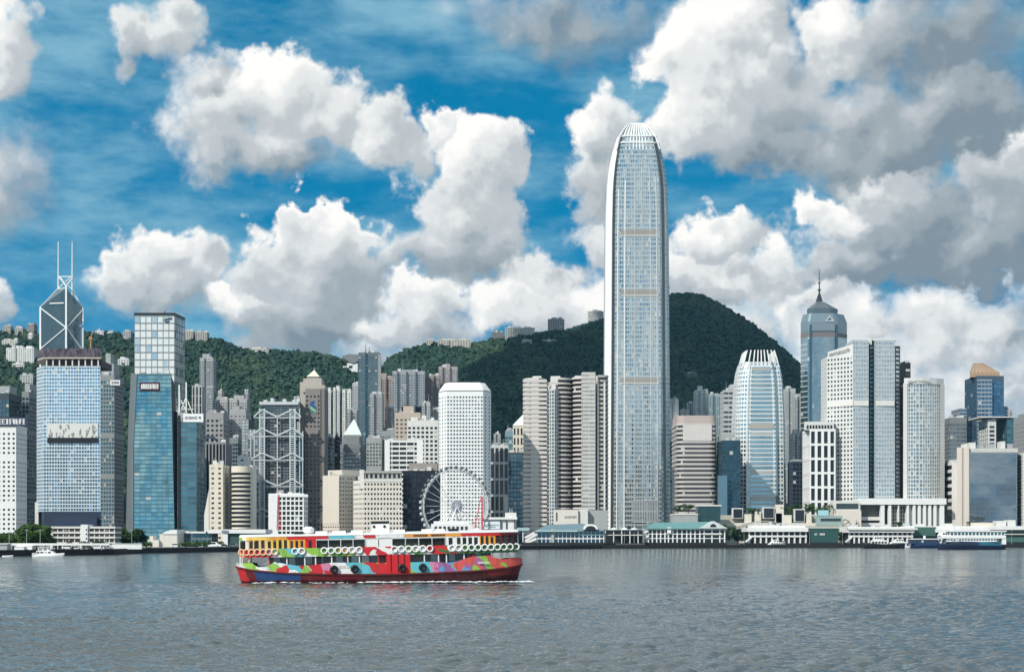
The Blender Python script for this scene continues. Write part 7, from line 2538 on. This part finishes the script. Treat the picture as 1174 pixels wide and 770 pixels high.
def cabin(root, x0, x1, b, z0, z1, m, nwin=0, wz=(.3, .8), gm=None, nm='cabin', rake=0.0, rakeb=0.0):
    mb_ = MB()
    v_ = [(x0, -b, z0), (x1, -b, z0), (x1, b, z0), (x0, b, z0), (x0 + rakeb, -b * .95, z1), (x1 - rake, -b * .95, z1), (x1 - rake, b * .95, z1), (x0 + rakeb, b * .95, z1)]
    mb_.add(v_, None, [[0, 1, 5, 4], [1, 2, 6, 5], [2, 3, 7, 6], [3, 0, 4, 7], [4, 5, 6, 7], [3, 2, 1, 0]])
    cab_ = mb_.build(nm, m, root)
    h = z1 - z0
    for k in range(nwin):
        a = x0 + rakeb + (x1 - x0 - rake - rakeb) * (k + .15) / nwin
        c_ = x0 + rakeb + (x1 - x0 - rake - rakeb) * (k + .85) / nwin
        for s in (-1, 1):
            MB().box(a, c_, s * b - .06, s * b + .06, z0 + h * wz[0], z0 + h * wz[1]).build('window', gm or G_BLACK, cab_)


# motor yacht at the left
root = boat('motor_yacht', 'white motor yacht with a raised bow moored off the left sea wall', 'yacht', 56, 575)
hull_mesh(11.6, 3.6, lambda t_: 1.05 + .75 * t_ ** 1.6, .5, 1.0, .85).build('hull', WHITEP, root, True)
cabin(root, -4.2, 2.9, 1.5, 1.2, 2.5, WHITEP, 4, (.35, .75), G_BLACK, 'cabin', 1.6)
cabin(root, -3.6, .8, 1.3, 2.5, 3.3, WHITEP, 2, (.3, .8), G_BLACK, 'flybridge', .9)
MB().box(-4.0, .6, -1.4, 1.4, 3.75, 3.9).build('hardtop', WHITEP, root)
for x in (-3.6, -.2):
    for s in (-1.2, 1.2):
        MB().bar((x, s, 3.3), (x, s, 3.78), .08).build('hardtop_post', STEEL, root)
MB().box(-5.6, -4.2, -1.7, -1.6, 1.0, 1.8).build('stern_rail', STEEL, root)
root = boat('dinghy', 'tiny white dinghy off the quay by the glass pavilion', 'boat', 237, 850)
hull_mesh(3.6, 1.5, lambda t_: .45 + .2 * t_ ** 2, .2).build('hull', WHITEP, root, True)
MB().box(-.9, -.6, -.55, .55, .30, .42).build('thwart', TAUPE, root)
root = boat('dinghy', 'tiny white dinghy by the grey brick shed', 'boat', 9, 598)
hull_mesh(4.2, 1.6, lambda t_: .5 + .25 * t_ ** 2, .2).build('hull', WHITEP, root, True)
MB().box(-.9, -.6, -.55, .55, .30, .42).build('thwart', TAUPE, root)

# small launch by the white pier
root = boat('launch', 'small white launch with a raked front by the white pier', 'boat', 885, 1170, R(180))
hull_mesh(20, 5, lambda t_: 1.3 + .9 * t_ ** 2, .7, 1, .9).build('hull', WHITEP, root, True)
cabin(root, -8, 4.5, 2.2, 1.5, 4.2, WHITEP, 5, (.4, .8), G_DARK, 'cabin', 3.5)
cabin(root, -5, 1.0, 1.8, 4.2, 6.2, WHITEP, 2, (.3, .75), G_DARK, 'wheelhouse', 1.8)
MB().tube((-3, 0, 6.2), (-3, 0, 9), .12, .06, 6).build('mast', STEEL, root)
MB().box(-9.5, -8.2, -2.2, 2.2, 1.5, 5.5).build('stern_frame', MIDGREY, root)

# black hulled work boat, white one beside it
root = boat('work_boat', 'black hulled work boat with a cluttered white deck moored before the long white pier', 'boat', 1014, 1130, R(0))
root.scale = (1.08, 1.0, 1.15)
hull_mesh(28, 7, lambda t_: 3.2 - 1.3 * math.sin(math.pi * min(1, t_ * 1.05)) * .6 + .5 * (1 - t_), 1, 1, .7).build('hull', stone((.012, .012, .014), .4), root, True)
cabin(root, -9, 2, 2.2, 2.0, 5.0, WHITEP, 5, (.35, .75), G_DARK, 'cabin', .6)
cabin(root, -7, -2, 1.9, 5.0, 7.4, WHITEP, 3, (.35, .8), G_DARK, 'wheelhouse', .5)
MB().tube((-4.4, 0, 7.4), (-4.4, 0, 11.5), .16, .08, 6).build('mast', DARK, root)
MB().lathe((0.5, 0, 5.0), [(.7, 0), (.6, 1.8), (.65, 2.0)], 10).build('funnel', DARK, root)
for x in (4, 7, 10):
    MB().box(x, x + 1.6, -1, 1, 2.0, 3.0).build('deck_box', TAUPE, root)
for k in range(5):
    MB().torus((-10 + k * 5, -3.45, 1.1), .5, .2, 'y', 12, 6).build('fender', BLACK, root)
root = boat('launch', 'white cabin launch half hidden behind the black hulled work boat', 'boat', 1026, 1152, R(180))
hull_mesh(22, 5, lambda t_: 1.6 + .8 * t_ ** 2, .7, 1, .9).build('hull', WHITEP, root, True)
cabin(root, -8, 5, 2.2, 1.8, 4.6, WHITEP, 6, (.4, .75), G_DARK, 'cabin', 2.5)
cabin(root, -6, 1, 1.8, 4.6, 6.6, WHITEP, 3, (.3, .75), G_DARK, 'wheelhouse', 1.4)
root = boat('passenger_ferry', 'low navy passenger ferry moored behind the white and navy one', 'ferry', 1060, 1160, R(180))
hull_mesh(27, 8, lambda t_: 3.2 + .5 * abs(t_ - .5), 1, .9, .2).build('hull', stone((.015, .035, .085), .35), root, True)
cabin(root, -12, 11, 3.6, 3.2, 6.4, stone((.02, .05, .11), .35), 10, (.3, .75), G_DARK, 'lower_deck', .8)
MB().box(-12, 11.5, -3.9, 3.9, 6.4, 7.0).build('roof', WHITEP, root)
MB().lathe((0, 0, 7.0), [(.9, 0), (.9, 2.0), (1, 2.1)], 10).build('funnel', WHITEP, root)

# white and navy passenger ferry at the right
root = boat('passenger_ferry', 'white two-deck passenger ferry with a navy and teal hull under way at the right', 'ferry', 1113.5, 1010, R(2))
root.scale = (.94, 1.0, 1.1)
LF = 48.0
m_h, t, b, o = mat('ferry_hull_paint')
oc = t.n('ShaderNodeSeparateXYZ', {0: t.n('ShaderNodeTexCoord').outputs['Object']}).outputs
teal = t.m('MULTIPLY', t.ss(oc[0], 2, 6), t.ss(oc[2], 2.2, 2.3))
setc(t, b, 'Base Color', t.mix(teal, (.012, .02, .05, 1), (.02, .12, .18, 1)))
b.inputs['Roughness'].default_value = .35
hull_mesh(LF, 9, lambda t_: 4.4 + .9 * (1 - t_) ** 2, 1, .6, .1).build('hull', m_h, root, True)
MB().box(-19, 17, -4.45, 4.45, 4.55, 4.8).build('rubbing_strake', WHITEP, root)
cabin(root, -18, 16, 4.0, 4.6, 6.5, WHITEP, 17, (.3, .72), G_DTEAL, 'lower_deck', .2)
MB().box(-22, 22.5, -4.3, 4.3, 6.5, 8.0).build('upper_bulwark', WHITEP, root)
cabin(root, -16, 22, 4.1, 8.0, 10.4, WHITEP, 15, (.15, .80), G_DTEAL, 'upper_deck', .2)
cabin(root, -22.5, -16, 3.6, 8.0, 10.0, WHITEP, 3, (.3, .8), G_DARK, 'wheelhouse', .0, 1.5)
MB().box(-19, 23, -4.4, 4.4, 10.4, 11.0).build('roof', WHITEP, root)
MB().box(20, 22.6, -4.2, 4.2, 3.0, 6.2).build('stern_wall', WHITEP, root)
MB().lathe((-13, 0, 11), [(1.3, 0), (1.3, 2.2), (1.1, 2.4)], 12).build('funnel', WHITEP, root)
MB().box(-8, 16, -3, 3, 12.4, 12.6).build('sun_awning', OFFWHITE, root)
for k in range(7):
    MB().bar((-7.5 + k * 3.9, -2.8, 11), (-7.5 + k * 3.9, -2.8, 12.4), .15).build('awning_post', STEEL, root)
for s in (-1, 1):
    MB().bar((-22.6, s * 3.4, 3.9), (-19.5, s * 3.6, 8), .6, .3).build('bow_frame', WHITEP, root)

# ------------------------------------------------------------------ the painted ferry
KF = 0.139


def fx(px):
    return (px - 436.5) * KF


YF = 250
ferry = boat('passenger_ferry', 'double-deck ferry painted in bright patches of red, green, orange and white crossing the harbour', 'ferry', 436.5, YF, R(5), 0, R(1.15))
FM = Matrix.LocRotScale(Vector((PX(436.5, YF), YF, 0)), ferry.rotation_euler, None)
FC = {'red': (.58, .025, .03), 'dred': (.045, .004, .006), 'lime': (.27, .52, .08), 'green': (.10, .33, .05), 'dgreen': (.04, .16, .04), 'white': (.80, .79, .77), 'cyan': (.13, .50, .58), 'pink': (.62, .22, .36), 'purple': (.36, .13, .33),
      'orange': (.78, .33, .05), 'peach': (.80, .52, .25), 'navy': (.015, .05, .16), 'blue': (.12, .34, .58), 'coral': (.68, .10, .08), 'grey': (.6, .62, .62), 'maroon': (.13, .008, .012), 'yellow': (.80, .52, .10)}


def livery(name, bands, slant=0.0, warp=1.2, low=None):
    """hand-painted patches along the hull: colour changes at given columns, with slanted wavy borders"""
    m, t, b, o = mat(name)
    P_ = t.n('ShaderNodeTexCoord').outputs['Object']
    s_ = t.n('ShaderNodeSeparateXYZ', {0: P_}).outputs
    w_ = t.m('MULTIPLY', t.m('SUBTRACT', t.noise(t.v('MULTIPLY', P_, (1, .1, 1)), .35, 2.0, .5), .5), warp * 2)
    x_ = t.m('ADD', t.m('ADD', s_[0], w_), t.m('MULTIPLY', s_[2], slant))
    u_ = t.m('DIVIDE', t.m('ADD', x_, 24.0), 48.0)
    if low is None and slant > .6:        # smaller patches of other colours inside the big ones
        vc = t.n('ShaderNodeTexVoronoi', {'Vector': t.v('ADD', t.v('MULTIPLY', P_, (.55, .05, .8)), t.v('SCALE', t.noise(P_, .8, 2.0, .5, out=1), s=.5)), 'Scale': 1.0})
        cv = t.n('ShaderNodeSeparateXYZ', {0: vc.outputs['Color']}).outputs
        u_ = t.m('ADD', u_, t.m('MULTIPLY', t.m('GREATER_THAN', cv[0], .70), t.m('MULTIPLY_ADD', cv[1], .36, -.18)))
    rp = t.n('ShaderNodeValToRGB', {0: u_})
    rp.color_ramp.interpolation = 'CONSTANT'
    el_ = rp.color_ramp.elements
    for i, (px, c_) in enumerate(bands):
        p_ = min(1, max(0, (fx(px) + 24) / 48))
        if i < 1:
            e_ = el_[0]
            e_.position = 0
        elif i == 1:
            e_ = el_[1]
            e_.position = p_
        else:
            e_ = el_.new(p_)
        e_.color = c4(FC[c_])
    col = rp.outputs[0]
    if low:
        col = t.mix(t.ss(t.m('ADD', s_[2], t.m('MULTIPLY', w_, .25)), low[0], low[0] + .03), c4(FC[low[1]]), col)
    dirt = t.noise(t.v('MULTIPLY', P_, (1.2, 1, .25)), 1.0, 4.0, .65)
    col = t.mix(t.ss(dirt, .48, .78, 0, .55), col, (.09, .055, .045, 1))
    setc(t, b, 'Base Color', col)
    b.inputs['Roughness'].default_value = .42
    return m


def sheer(x):
    return float(np.interp(x, [-22.6, -20, -15, -8, 0, 8, 15, 20, 22.6], [3.1, 2.6, 2.05, 1.7, 1.5, 1.55, 1.75, 2.1, 2.5]))


def halfb(x):
    return 4.35 * max(.02, 1 - abs(x / 22.9) ** 5.5) ** .5


# hull
xs = np.concatenate([np.linspace(-22.6, -17, 12), np.linspace(-16, 16, 22), np.linspace(17, 22.6, 12)])
rows = []
for x in xs:
    b_ = halfb(x)
    s_ = sheer(x)
    k_ = .955 if abs(x) > 17 else 1 - .045 * max(0, (abs(x) - 12) / 5)
    rows.append([(x, -b_, s_), (x * (k_ + 1) / 2, -b_ * .985, s_ * .5), (x * k_, -b_ * .93, 0), (x * k_, -b_ * .6, -1.0), (x * k_, b_ * .6, -1.0), (x * k_, b_ * .93, 0), (x * (k_ + 1) / 2, b_ * .985, s_ * .5), (x, b_, s_)])
m_ = len(rows[0])
mb = MB()
F_ = []
for i in range(len(xs) - 1):
    for j in range(m_ - 1):
        F_.append([i * m_ + j, i * m_ + j + 1, (i + 1) * m_ + j + 1, (i + 1) * m_ + j])
F_ += [list(range(m_))[::-1], [(len(xs) - 1) * m_ + j for j in range(m_)]]
mb.add([p_ for r_ in rows for p_ in r_], None, F_)
mb.build('hull', livery('hull_paint', [(200, 'red'), (292, 'maroon'), (299, 'navy'), (350, 'maroon'), (420, 'dred'), (520, 'dred'), (560, 'maroon'), (640, 'dred')], .4, .8, (0.75, 'dred')), ferry, True)
# main deck
mb = MB()
mb.add([(x, -halfb(x) * .97, sheer(x) - .25) for x in xs] + [(x, halfb(x) * .97, sheer(x) - .25) for x in xs], None, [[i, i + 1, len(xs) + i + 1, len(xs) + i] for i in range(len(xs) - 1)])
mb.build('main_deck', stone((.18, .16, .14), .8), ferry)
for s in (-1, 1):
    mb = MB()
    for i in range(len(xs) - 1):
        p_, q_ = (xs[i], s * (halfb(xs[i]) + .05), sheer(xs[i]) - .12), (xs[i + 1], s * (halfb(xs[i + 1]) + .05), sheer(xs[i + 1]) - .12)
        mb.bar(p_, q_, .22, .22)
    mb.build('rubbing_strake', stone((.13, .02, .02), .6), ferry)
# painted bulwark of the main deck
LB = livery('bulwark_paint', [(200, 'coral'), (296, 'grey'), (306, 'lime'), (330, 'white'), (347, 'cyan'), (362, 'red'), (386, 'pink'), (402, 'white'), (420, 'cyan'), (440, 'red'), (466, 'lime'), (488, 'cyan'), (507, 'pink'), (518, 'purple'), (530, 'blue'), (546, 'purple'), (568, 'lime'), (579, 'coral')], .9, 1.6)


def bul_top(x):
    px = x / KF + 436.5
    return float(np.interp(px, [275, 294, 298, 310, 318, 345, 362, 380, 430, 436, 482, 484, 512, 520, 540, 562, 566, 578, 582, 598], [3.6, 3.6, 2.9, 3.0, 3.7, 3.0, 3.1, 3.4, 3.3, 3.2, 3.2, 3.3, 3.0, 3.1, 3.9, 4.0, 3.6, 3.3, 3.5, 3.5]))


for s in (-1, 1):
    mb = MB()
    xb_ = np.linspace(-22.55, 22.55, 90)
    v_ = []
    for x in xb_:
        y = s * halfb(x) * .985
        z0_, z1_ = sheer(x) - .05, max(sheer(x) + .35, bul_top(x))
        v_ += [(x, y, z0_), (x, y, z1_), (x, y - s * .12, z1_), (x, y - s * .12, z0_)]
    f_ = []
    for i in range(len(xb_) - 1):
        for j in range(4):
            f_.append([i * 4 + j, (i + 1) * 4 + j, (i + 1) * 4 + (j + 1) % 4, i * 4 + (j + 1) % 4])
    mb.add(v_, None, f_)
    mb.build('bulwark', LB, ferry)
FR = {k: paint(v, .42) for k, v in FC.items()}
# centre casing, lower deck saloons and posts
MB().box(fx(443), fx(470), -4.32, 4.32, 1.5, 4.55).build('centre_casing', FR['red'], ferry)
for px in (448, 456, 463):
    MB().box(fx(px), fx(px) + .12, -4.40, -4.33, 1.7, 4.5).build('casing_rib', FR['maroon'], ferry)
mb = MB()
mb.lathe((fx(430), 0, 0), [(0, 0)], 3) if False else None
MB().box(fx(312), fx(442.7), -3.0, 3.0, 1.6, 4.5).build('engine_casing', stone((.22, .22, .22), .6), ferry)
MB().box(fx(470.3), fx(562), -3.0, 3.0, 1.6, 4.5).build('engine_casing', stone((.22, .22, .22), .6), ferry)
for px0, px1, n_ in ((316, 350, 4), (352, 362, 1), (364, 382, 2), (386, 412, 3), (415, 434, 2)):
    for k in range(n_):
        a = fx(px0 + (px1 - px0) * (k + .08) / n_)
        c_ = fx(px0 + (px1 - px0) * (k + .92) / n_)
        MB().box(a, c_, -3.06, -3.01, 3.2, 4.4).build('saloon_window', G_DARK if k % 2 else G_GREY, ferry)
for px0, px1, n_ in ((484, 502, 2), (505, 530, 3), (534, 560, 3)):
    for k in range(n_):
        a = fx(px0 + (px1 - px0) * (k + .08) / n_)
        c_ = fx(px0 + (px1 - px0) * (k + .92) / n_)
        MB().box(a, c_, -3.06, -3.01, 3.2, 4.4).build('saloon_window', G_GREY if k % 2 else G_DARK, ferry)
for px, c_ in ((279, 'white'), (289, 'peach'), (312, 'coral'), (332, 'white'), (352, 'white'), (364, 'white'), (382, 'white'), (400, 'grey'), (413, 'white'), (434, 'red'), (486, 'white'), (502, 'white'), (511, 'white'), (531, 'white'), (541, 'red'), (558, 'purple'), (564, 'white')):
    for s in (-1, 1):
        y = s * min(4.15, halfb(fx(px)) * .93)
        MB().box(fx(px) - .09, fx(px) + .09, y - .09, y + .09, sheer(fx(px)), 4.62).build('deck_post', FR[c_], ferry)
MB().box(fx(360), fx(370), -4.0, -3.1, 1.6, 4.55).build('stair_casing', BLACK, ferry)
MB().box(fx(508), fx(512), -4.0, -3.1, 1.6, 4.55).build('stair_casing', BLACK, ferry)


# upper deck
def updeck(x):
    return min(4.32, 4.32 * max(.02, 1 - abs(x / 22.4) ** 9) ** .5)


xu = np.concatenate([np.linspace(-22.0, -19, 10), np.linspace(-18, 18, 30), np.linspace(19, 22.0, 10)])


def ring_wall(z0_, z1_, th_, x0=-22.0, x1=22.0, sides=(-1, 1)):
    mb_ = MB()
    for s in sides:
        xx = [x for x in xu if x0 <= x <= x1]
        if xx[0] > x0:
            xx = [x0] + xx
        if xx[-1] < x1:
            xx = xx + [x1]
        v_ = []
        for x in xx:
            y = s * updeck(x)
            v_ += [(x, y, z0_), (x, y, z1_), (x, y - s * th_, z1_), (x, y - s * th_, z0_)]
        f_ = []
        for i in range(len(xx) - 1):
            for j in range(4):
                f_.append([i * 4 + j, (i + 1) * 4 + j, (i + 1) * 4 + (j + 1) % 4, i * 4 + (j + 1) % 4])
        f_ += [[0, 1, 2, 3], [len(v_) - 4, len(v_) - 1, len(v_) - 2, len(v_) - 3]]
        mb_.add(v_, None, f_)
    return mb_


mb = MB()
k_ = len(xu)
mb.add([(x, -updeck(x) * .99, 4.62) for x in xu] + [(x, updeck(x) * .99, 4.62) for x in xu] + [(x, -updeck(x) * .99, 4.46) for x in xu] + [(x, updeck(x) * .99, 4.46) for x in xu], None,
       [[i, i + 1, k_ + i + 1, k_ + i] for i in range(k_ - 1)] + [[2 * k_ + i + 1, 2 * k_ + i, 3 * k_ + i, 3 * k_ + i + 1] for i in range(k_ - 1)])
mb.build('upper_deck', stone((.30, .27, .23), .8), ferry)
UP = livery('upper_paint', [(200, 'peach'), (311, 'coral'), (326, 'red'), (357, 'pink'), (365, 'white'), (372, 'lime'), (380, 'cyan'), (392, 'white'), (402, 'lime'), (420, 'green'), (438, 'orange'), (448, 'white'), (466, 'red'), (486, 'white'), (514, 'green'), (523, 'white'), (537, 'red'), (563, 'dgreen')], 1.3, 1.4)
ring_wall(4.42, 5.75, .1).build('upper_bulwark', UP, ferry)
# window frames by zone; dark panes in open bays paint their inner shade
G_CAB = glass((.03, .035, .03), .12, .25, .8, .0, .05)
ZN = [(279, 288, 1, 'white', .55), (289, 309, 3, 'peach', .68), (310, 334, 4, 'yellow', .66), (335, 352, 3, 'orange', .62), (353, 364, 1, 'red', .35), (365, 420, 4, 'grey', .97), (421, 449, 1, 'white', .05), (450, 510, 4, 'grey', .97), (511, 521, 1, 'white', .5),
      (522, 548, 4, 'white', .72), (549, 566, 3, 'orange', .68), (567, 594, 4, 'maroon', .66)]
for a, b_, n_, c_, wf_ in ZN:
    for s in (-1, 1):
        mb = MB()
        for k in range(n_ + 1 if wf_ < .94 or True else 0):
            hw_ = (b_ - a) / n_ * (1 - wf_) / 2 * KF
            xc = fx(a + (b_ - a) * k / n_)
            x0_, x1_ = max(fx(a), xc - hw_ - .03), min(fx(b_ + 1), xc + hw_ + .03)
            y = min(updeck(x0_), updeck(x1_)) * s
            mb.box(x0_, x1_, min(y, y - s * .1), max(y, y - s * .1), 5.74 + k * .001, 7.12)
        x0_, x1_ = fx(a), fx(b_ + 1)
        y = min(updeck(x0_), updeck(x1_)) * s
        mb.box(x0_, x1_, min(y, y - s * .102), max(y, y - s * .102), 6.92, 7.121)
        wfr_ = mb.build('window_frame', FR[c_], ferry)
        for k in range(n_ if wf_ > .2 else 0):
            xa_, xb_2 = fx(a + (b_ - a) * (k + .03) / n_), fx(a + (b_ - a) * (k + .97) / n_)
            y = (min(updeck(xa_), updeck(xb_2)) - (.07 if wf_ < .9 else .5)) * s
            MB().box(xa_, xb_2, y - .01, y + .01, 5.76, 6.91).build('window', G_CAB, wfr_)
# roof with painted fascia
RF_ = livery('fascia_paint', [(200, 'white'), (284, 'lime'), (302, 'white'), (308, 'yellow'), (334, 'orange'), (354, 'red'), (392, 'red'), (400, 'cyan'), (428, 'white'), (438, 'red'), (452, 'white'), (486, 'orange'), (549, 'red'), (592, 'maroon')], .4, .5)
ring_wall(7.10, 7.62, .14, -22.0, 22.0).build('roof_fascia', RF_, ferry)
mb = MB()
v_, f_ = [], []
for x in xu:
    w_ = updeck(x)
    for u in (-1, -.6, 0, .6, 1):
        v_.append((x, w_ * u * 1.01, 7.62 + .42 * (1 - u * u)))
for i in range(len(xu) - 1):
    for j in range(4):
        f_.append([i * 5 + j, (i + 1) * 5 + j, (i + 1) * 5 + j + 1, i * 5 + j + 1])
mb.add(v_, None, f_)
mb.build('roof', FR['white'], ferry, True)
for x in (-21.95, 21.9):
    mb = MB()
    mb.box(x - .06, x + .06, -updeck(x) + .05, updeck(x) - .05, 4.5, 5.75)
    for u in (-1, -.33, .33, 1):
        mb.box(x - .07, x + .07, u * (updeck(x) - .1) - .1, u * (updeck(x) - .1) + .1, 5.75, 7.12)
    mb.build('end_wall', FR['peach' if x < 0 else 'white'], ferry)
# seats, inner casing
MB().box(fx(420), fx(448), -3.2, 3.2, 4.63, 7.1).build('upper_casing', FR['white'], ferry)
BEN = stone((.16, .10, .06), .6)
for k in range(26):
    px = 297 + k * 11
    if 414 < px < 452:
        continue
    mb = MB()
    for s in (-1, 1):
        mb.box(fx(px), fx(px) + .5, min(s * .6, s * 3.6), max(s * .6, s * 3.6), 4.95, 5.08)
    mb.box(fx(px) + .2, fx(px) + .28, -3.6, 3.6, 5.08, 5.6)
    mb.build('bench', BEN, ferry)
for px0, px1 in ((362, 418), (452, 510)):
    MB().box(fx(px0), fx(px1), -.4, .4, 4.63, 7.1).build('centre_partition', stone((.08, .06, .05), .6), ferry)
for px in (300, 380, 400, 470, 495, 560):
    MB().box(fx(px), fx(px) + .16, 3.0, 3.16, 4.63, 7.1).build('inner_post', BEN, ferry)
# roof gear
mb = MB()
mb.box(fx(427), fx(447), -1.5, 1.5, 7.9, 9.35)
fun_ = mb.build('funnel', FR['white'], ferry)
MB().box(fx(426.5), fx(447.5), -1.55, 1.55, 9.36, 9.75).build('funnel_cap', BLACK, fun_)
for px in (430, 442):
    MB().tube((fx(px), -1.62, 8.9), (fx(px), -1.5, 8.9), .22, .22, 10).build('porthole', BLACK, fun_)
for px, w in ((364, 13), (383, 15), (404, 13), (452, 13), (484, 12), (500, 10)):
    MB().box(fx(px), fx(px + w), -2.6, -.6, 7.85, 8.35).build('liferaft_locker', FR['white'], ferry)
for px, w in ((340, 10), (515, 11)):
    MB().box(fx(px), fx(px + w), -1.8, 0, 7.9, 8.35).build('roof_box', BLACK, ferry)
MB().lathe((fx(356), -1.2, 7.9), [(.5, 0), (.9, .3), (.9, .9), (.5, 1.2)], 10, .9).build('radar_dome', FR['white'], ferry)
MB().tube((fx(437), 0, 9.7), (fx(437), 0, 12.2), .07, .04, 6).build('mast', FR['white'], ferry)
for px, sgn in ((286, -1), (583, 1)):
    MB().lathe((fx(px), 0, sheer(fx(px)) - .2), [(.25, 0), (.25, .7), (.4, .75), (.4, .95)], 10).build('bollard', BLACK, ferry)
    MB().lathe((fx(px) - sgn * 1.4, -1.5, sheer(fx(px)) - .2), [(.22, 0), (.22, .8), (.32, .85), (.32, 1.0)], 10).build('bollard', BLACK, ferry)
for px in (582, 595):
    MB().bar((fx(px), -.8, 4.5), (fx(px + 7), -.6, 3.1) if px < 590 else (fx(590), -.8, 3.2), .06).build('stay', FR['grey'], ferry)
mb = MB()
glyphs(mb, fx(474), fx(490), 7.22, 7.5, -4.36, 2, .03, 9)
glyphs(mb, fx(494), fx(510), 7.22, 7.5, -4.36, 4, .03, 9)
mb.build('lettering', FR['dred'], ferry)
mb = MB()
glyphs(mb, fx(388), fx(402), 2.5, 2.95, -4.33, 6, .03, 5)
glyphs(mb, fx(546), fx(560), 2.75, 3.05, -4.27, 7, .03, 8)
mb.build('bulwark_lettering', FR['white'], ferry)


def hung(name, label, cat, group, mesh, local, m):
    o_ = bpy.data.objects.new(name, mesh)
    COL.objects.link(o_)
    o_.matrix_world = FM @ Matrix.Translation(local)
    tag(o_, label, cat, group)
    return o_


ring_me = MB().torus((0, 0, 0), .46, .125, 'y', 20, 8).mesh('life_ring', smooth=True)
ring_me.materials.append(FR['white'])
ring_pe = MB().torus((0, 0, 0), .45, .125, 'y', 20, 8).mesh('life_ring', smooth=True)
ring_pe.materials.append(paint((.74, .56, .34), .5))
for px in (281, 287, 293, 299.5, 306, 312.5, 319):
    hung('life_ring', 'cream life ring hung along the left end of the painted ferry upper deck', 'life ring', 'cream life rings on the painted ferry', ring_pe, (fx(px), -updeck(fx(px)) - .16, 5.25), None)
for px in [341.5, 349] + [374 + k * 7.8 for k in range(6)] + [452.5 + k * 8 for k in range(6)] + [517.5 + k * 7.4 for k in range(11)]:
    hung('life_ring', 'white life ring hung along the painted ferry upper deck', 'life ring', 'white life rings on the painted ferry', ring_me, (fx(px), -updeck(fx(px)) - .16, 5.28), None)
tyre_me = MB().torus((0, 0, 0), .42, .24, 'y', 18, 8).mesh('tyre_fender', smooth=True)
tyre_me.materials.append(BLACK)
for px in (384.5, 407.5, 460.5, 484):
    hung('tyre_fender', 'black tyre fender hung on the painted ferry side', 'tyre', 'tyre fenders on the painted ferry', tyre_me, (fx(px), -4.62, 2.35), None)
for i, (px, c_, h_, lb) in enumerate(()):
    pass
# foam along the waterline
q_ = np.random.default_rng(9)
mb = MB()
for k in range(210):
    if k < 120:
        x = q_.uniform(-3, 24)
        y = -4.5 - abs(q_.normal()) * .5
    else:
        x = q_.uniform(-20, 22)
        y = -4.3 - abs(q_.normal()) * .25
    w_ = FM @ Vector((x, y, 0))
    s_ = .10 + .28 * q_.random() ** 2
    z_ = .05 + .12 * q_.random() + (0.1 if k < 120 else 0)
    n_ = 7
    pts = [(w_.x + s_ * 2.6 * math.cos(2 * math.pi * j / n_) * q_.uniform(.6, 1.2), w_.y + s_ * 1.4 * math.sin(2 * math.pi * j / n_) * q_.uniform(.6, 1.2), z_) for j in range(n_)]
    mb.add(pts + [(w_.x, w_.y, z_ + s_ * .5)], None, [[j, (j + 1) % n_, n_] for j in range(n_)])
m_foam, t, b, o = mat('foam')
b.inputs['Base Color'].default_value = (.72, .76, .78, 1)
b.inputs['Roughness'].default_value = .7
tag(mb.build('foam', m_foam), 'white foam along the painted ferry waterline', 'foam', kind='stuff')


# ------------------------------------------------------------------ humid air over the harbour
m_hz = bpy.data.materials.new('humid_air')
m_hz.use_nodes = True
t = NT(m_hz.node_tree)
o = t.n('ShaderNodeOutputMaterial')
pv = t.n('ShaderNodeVolumePrincipled', {'Color': (.30, .66, 1.0, 1), 'Density': 2.4e-5, 'Anisotropy': .2})
t.t.links.new(pv.outputs[0], o.inputs['Volume'])
hz = MB().box(-27000, 27000, -20500, 41000, -4.0, 600.0).build('haze', m_hz)
tag(hz, 'thin humid haze over the harbour', 'haze', kind='stuff')
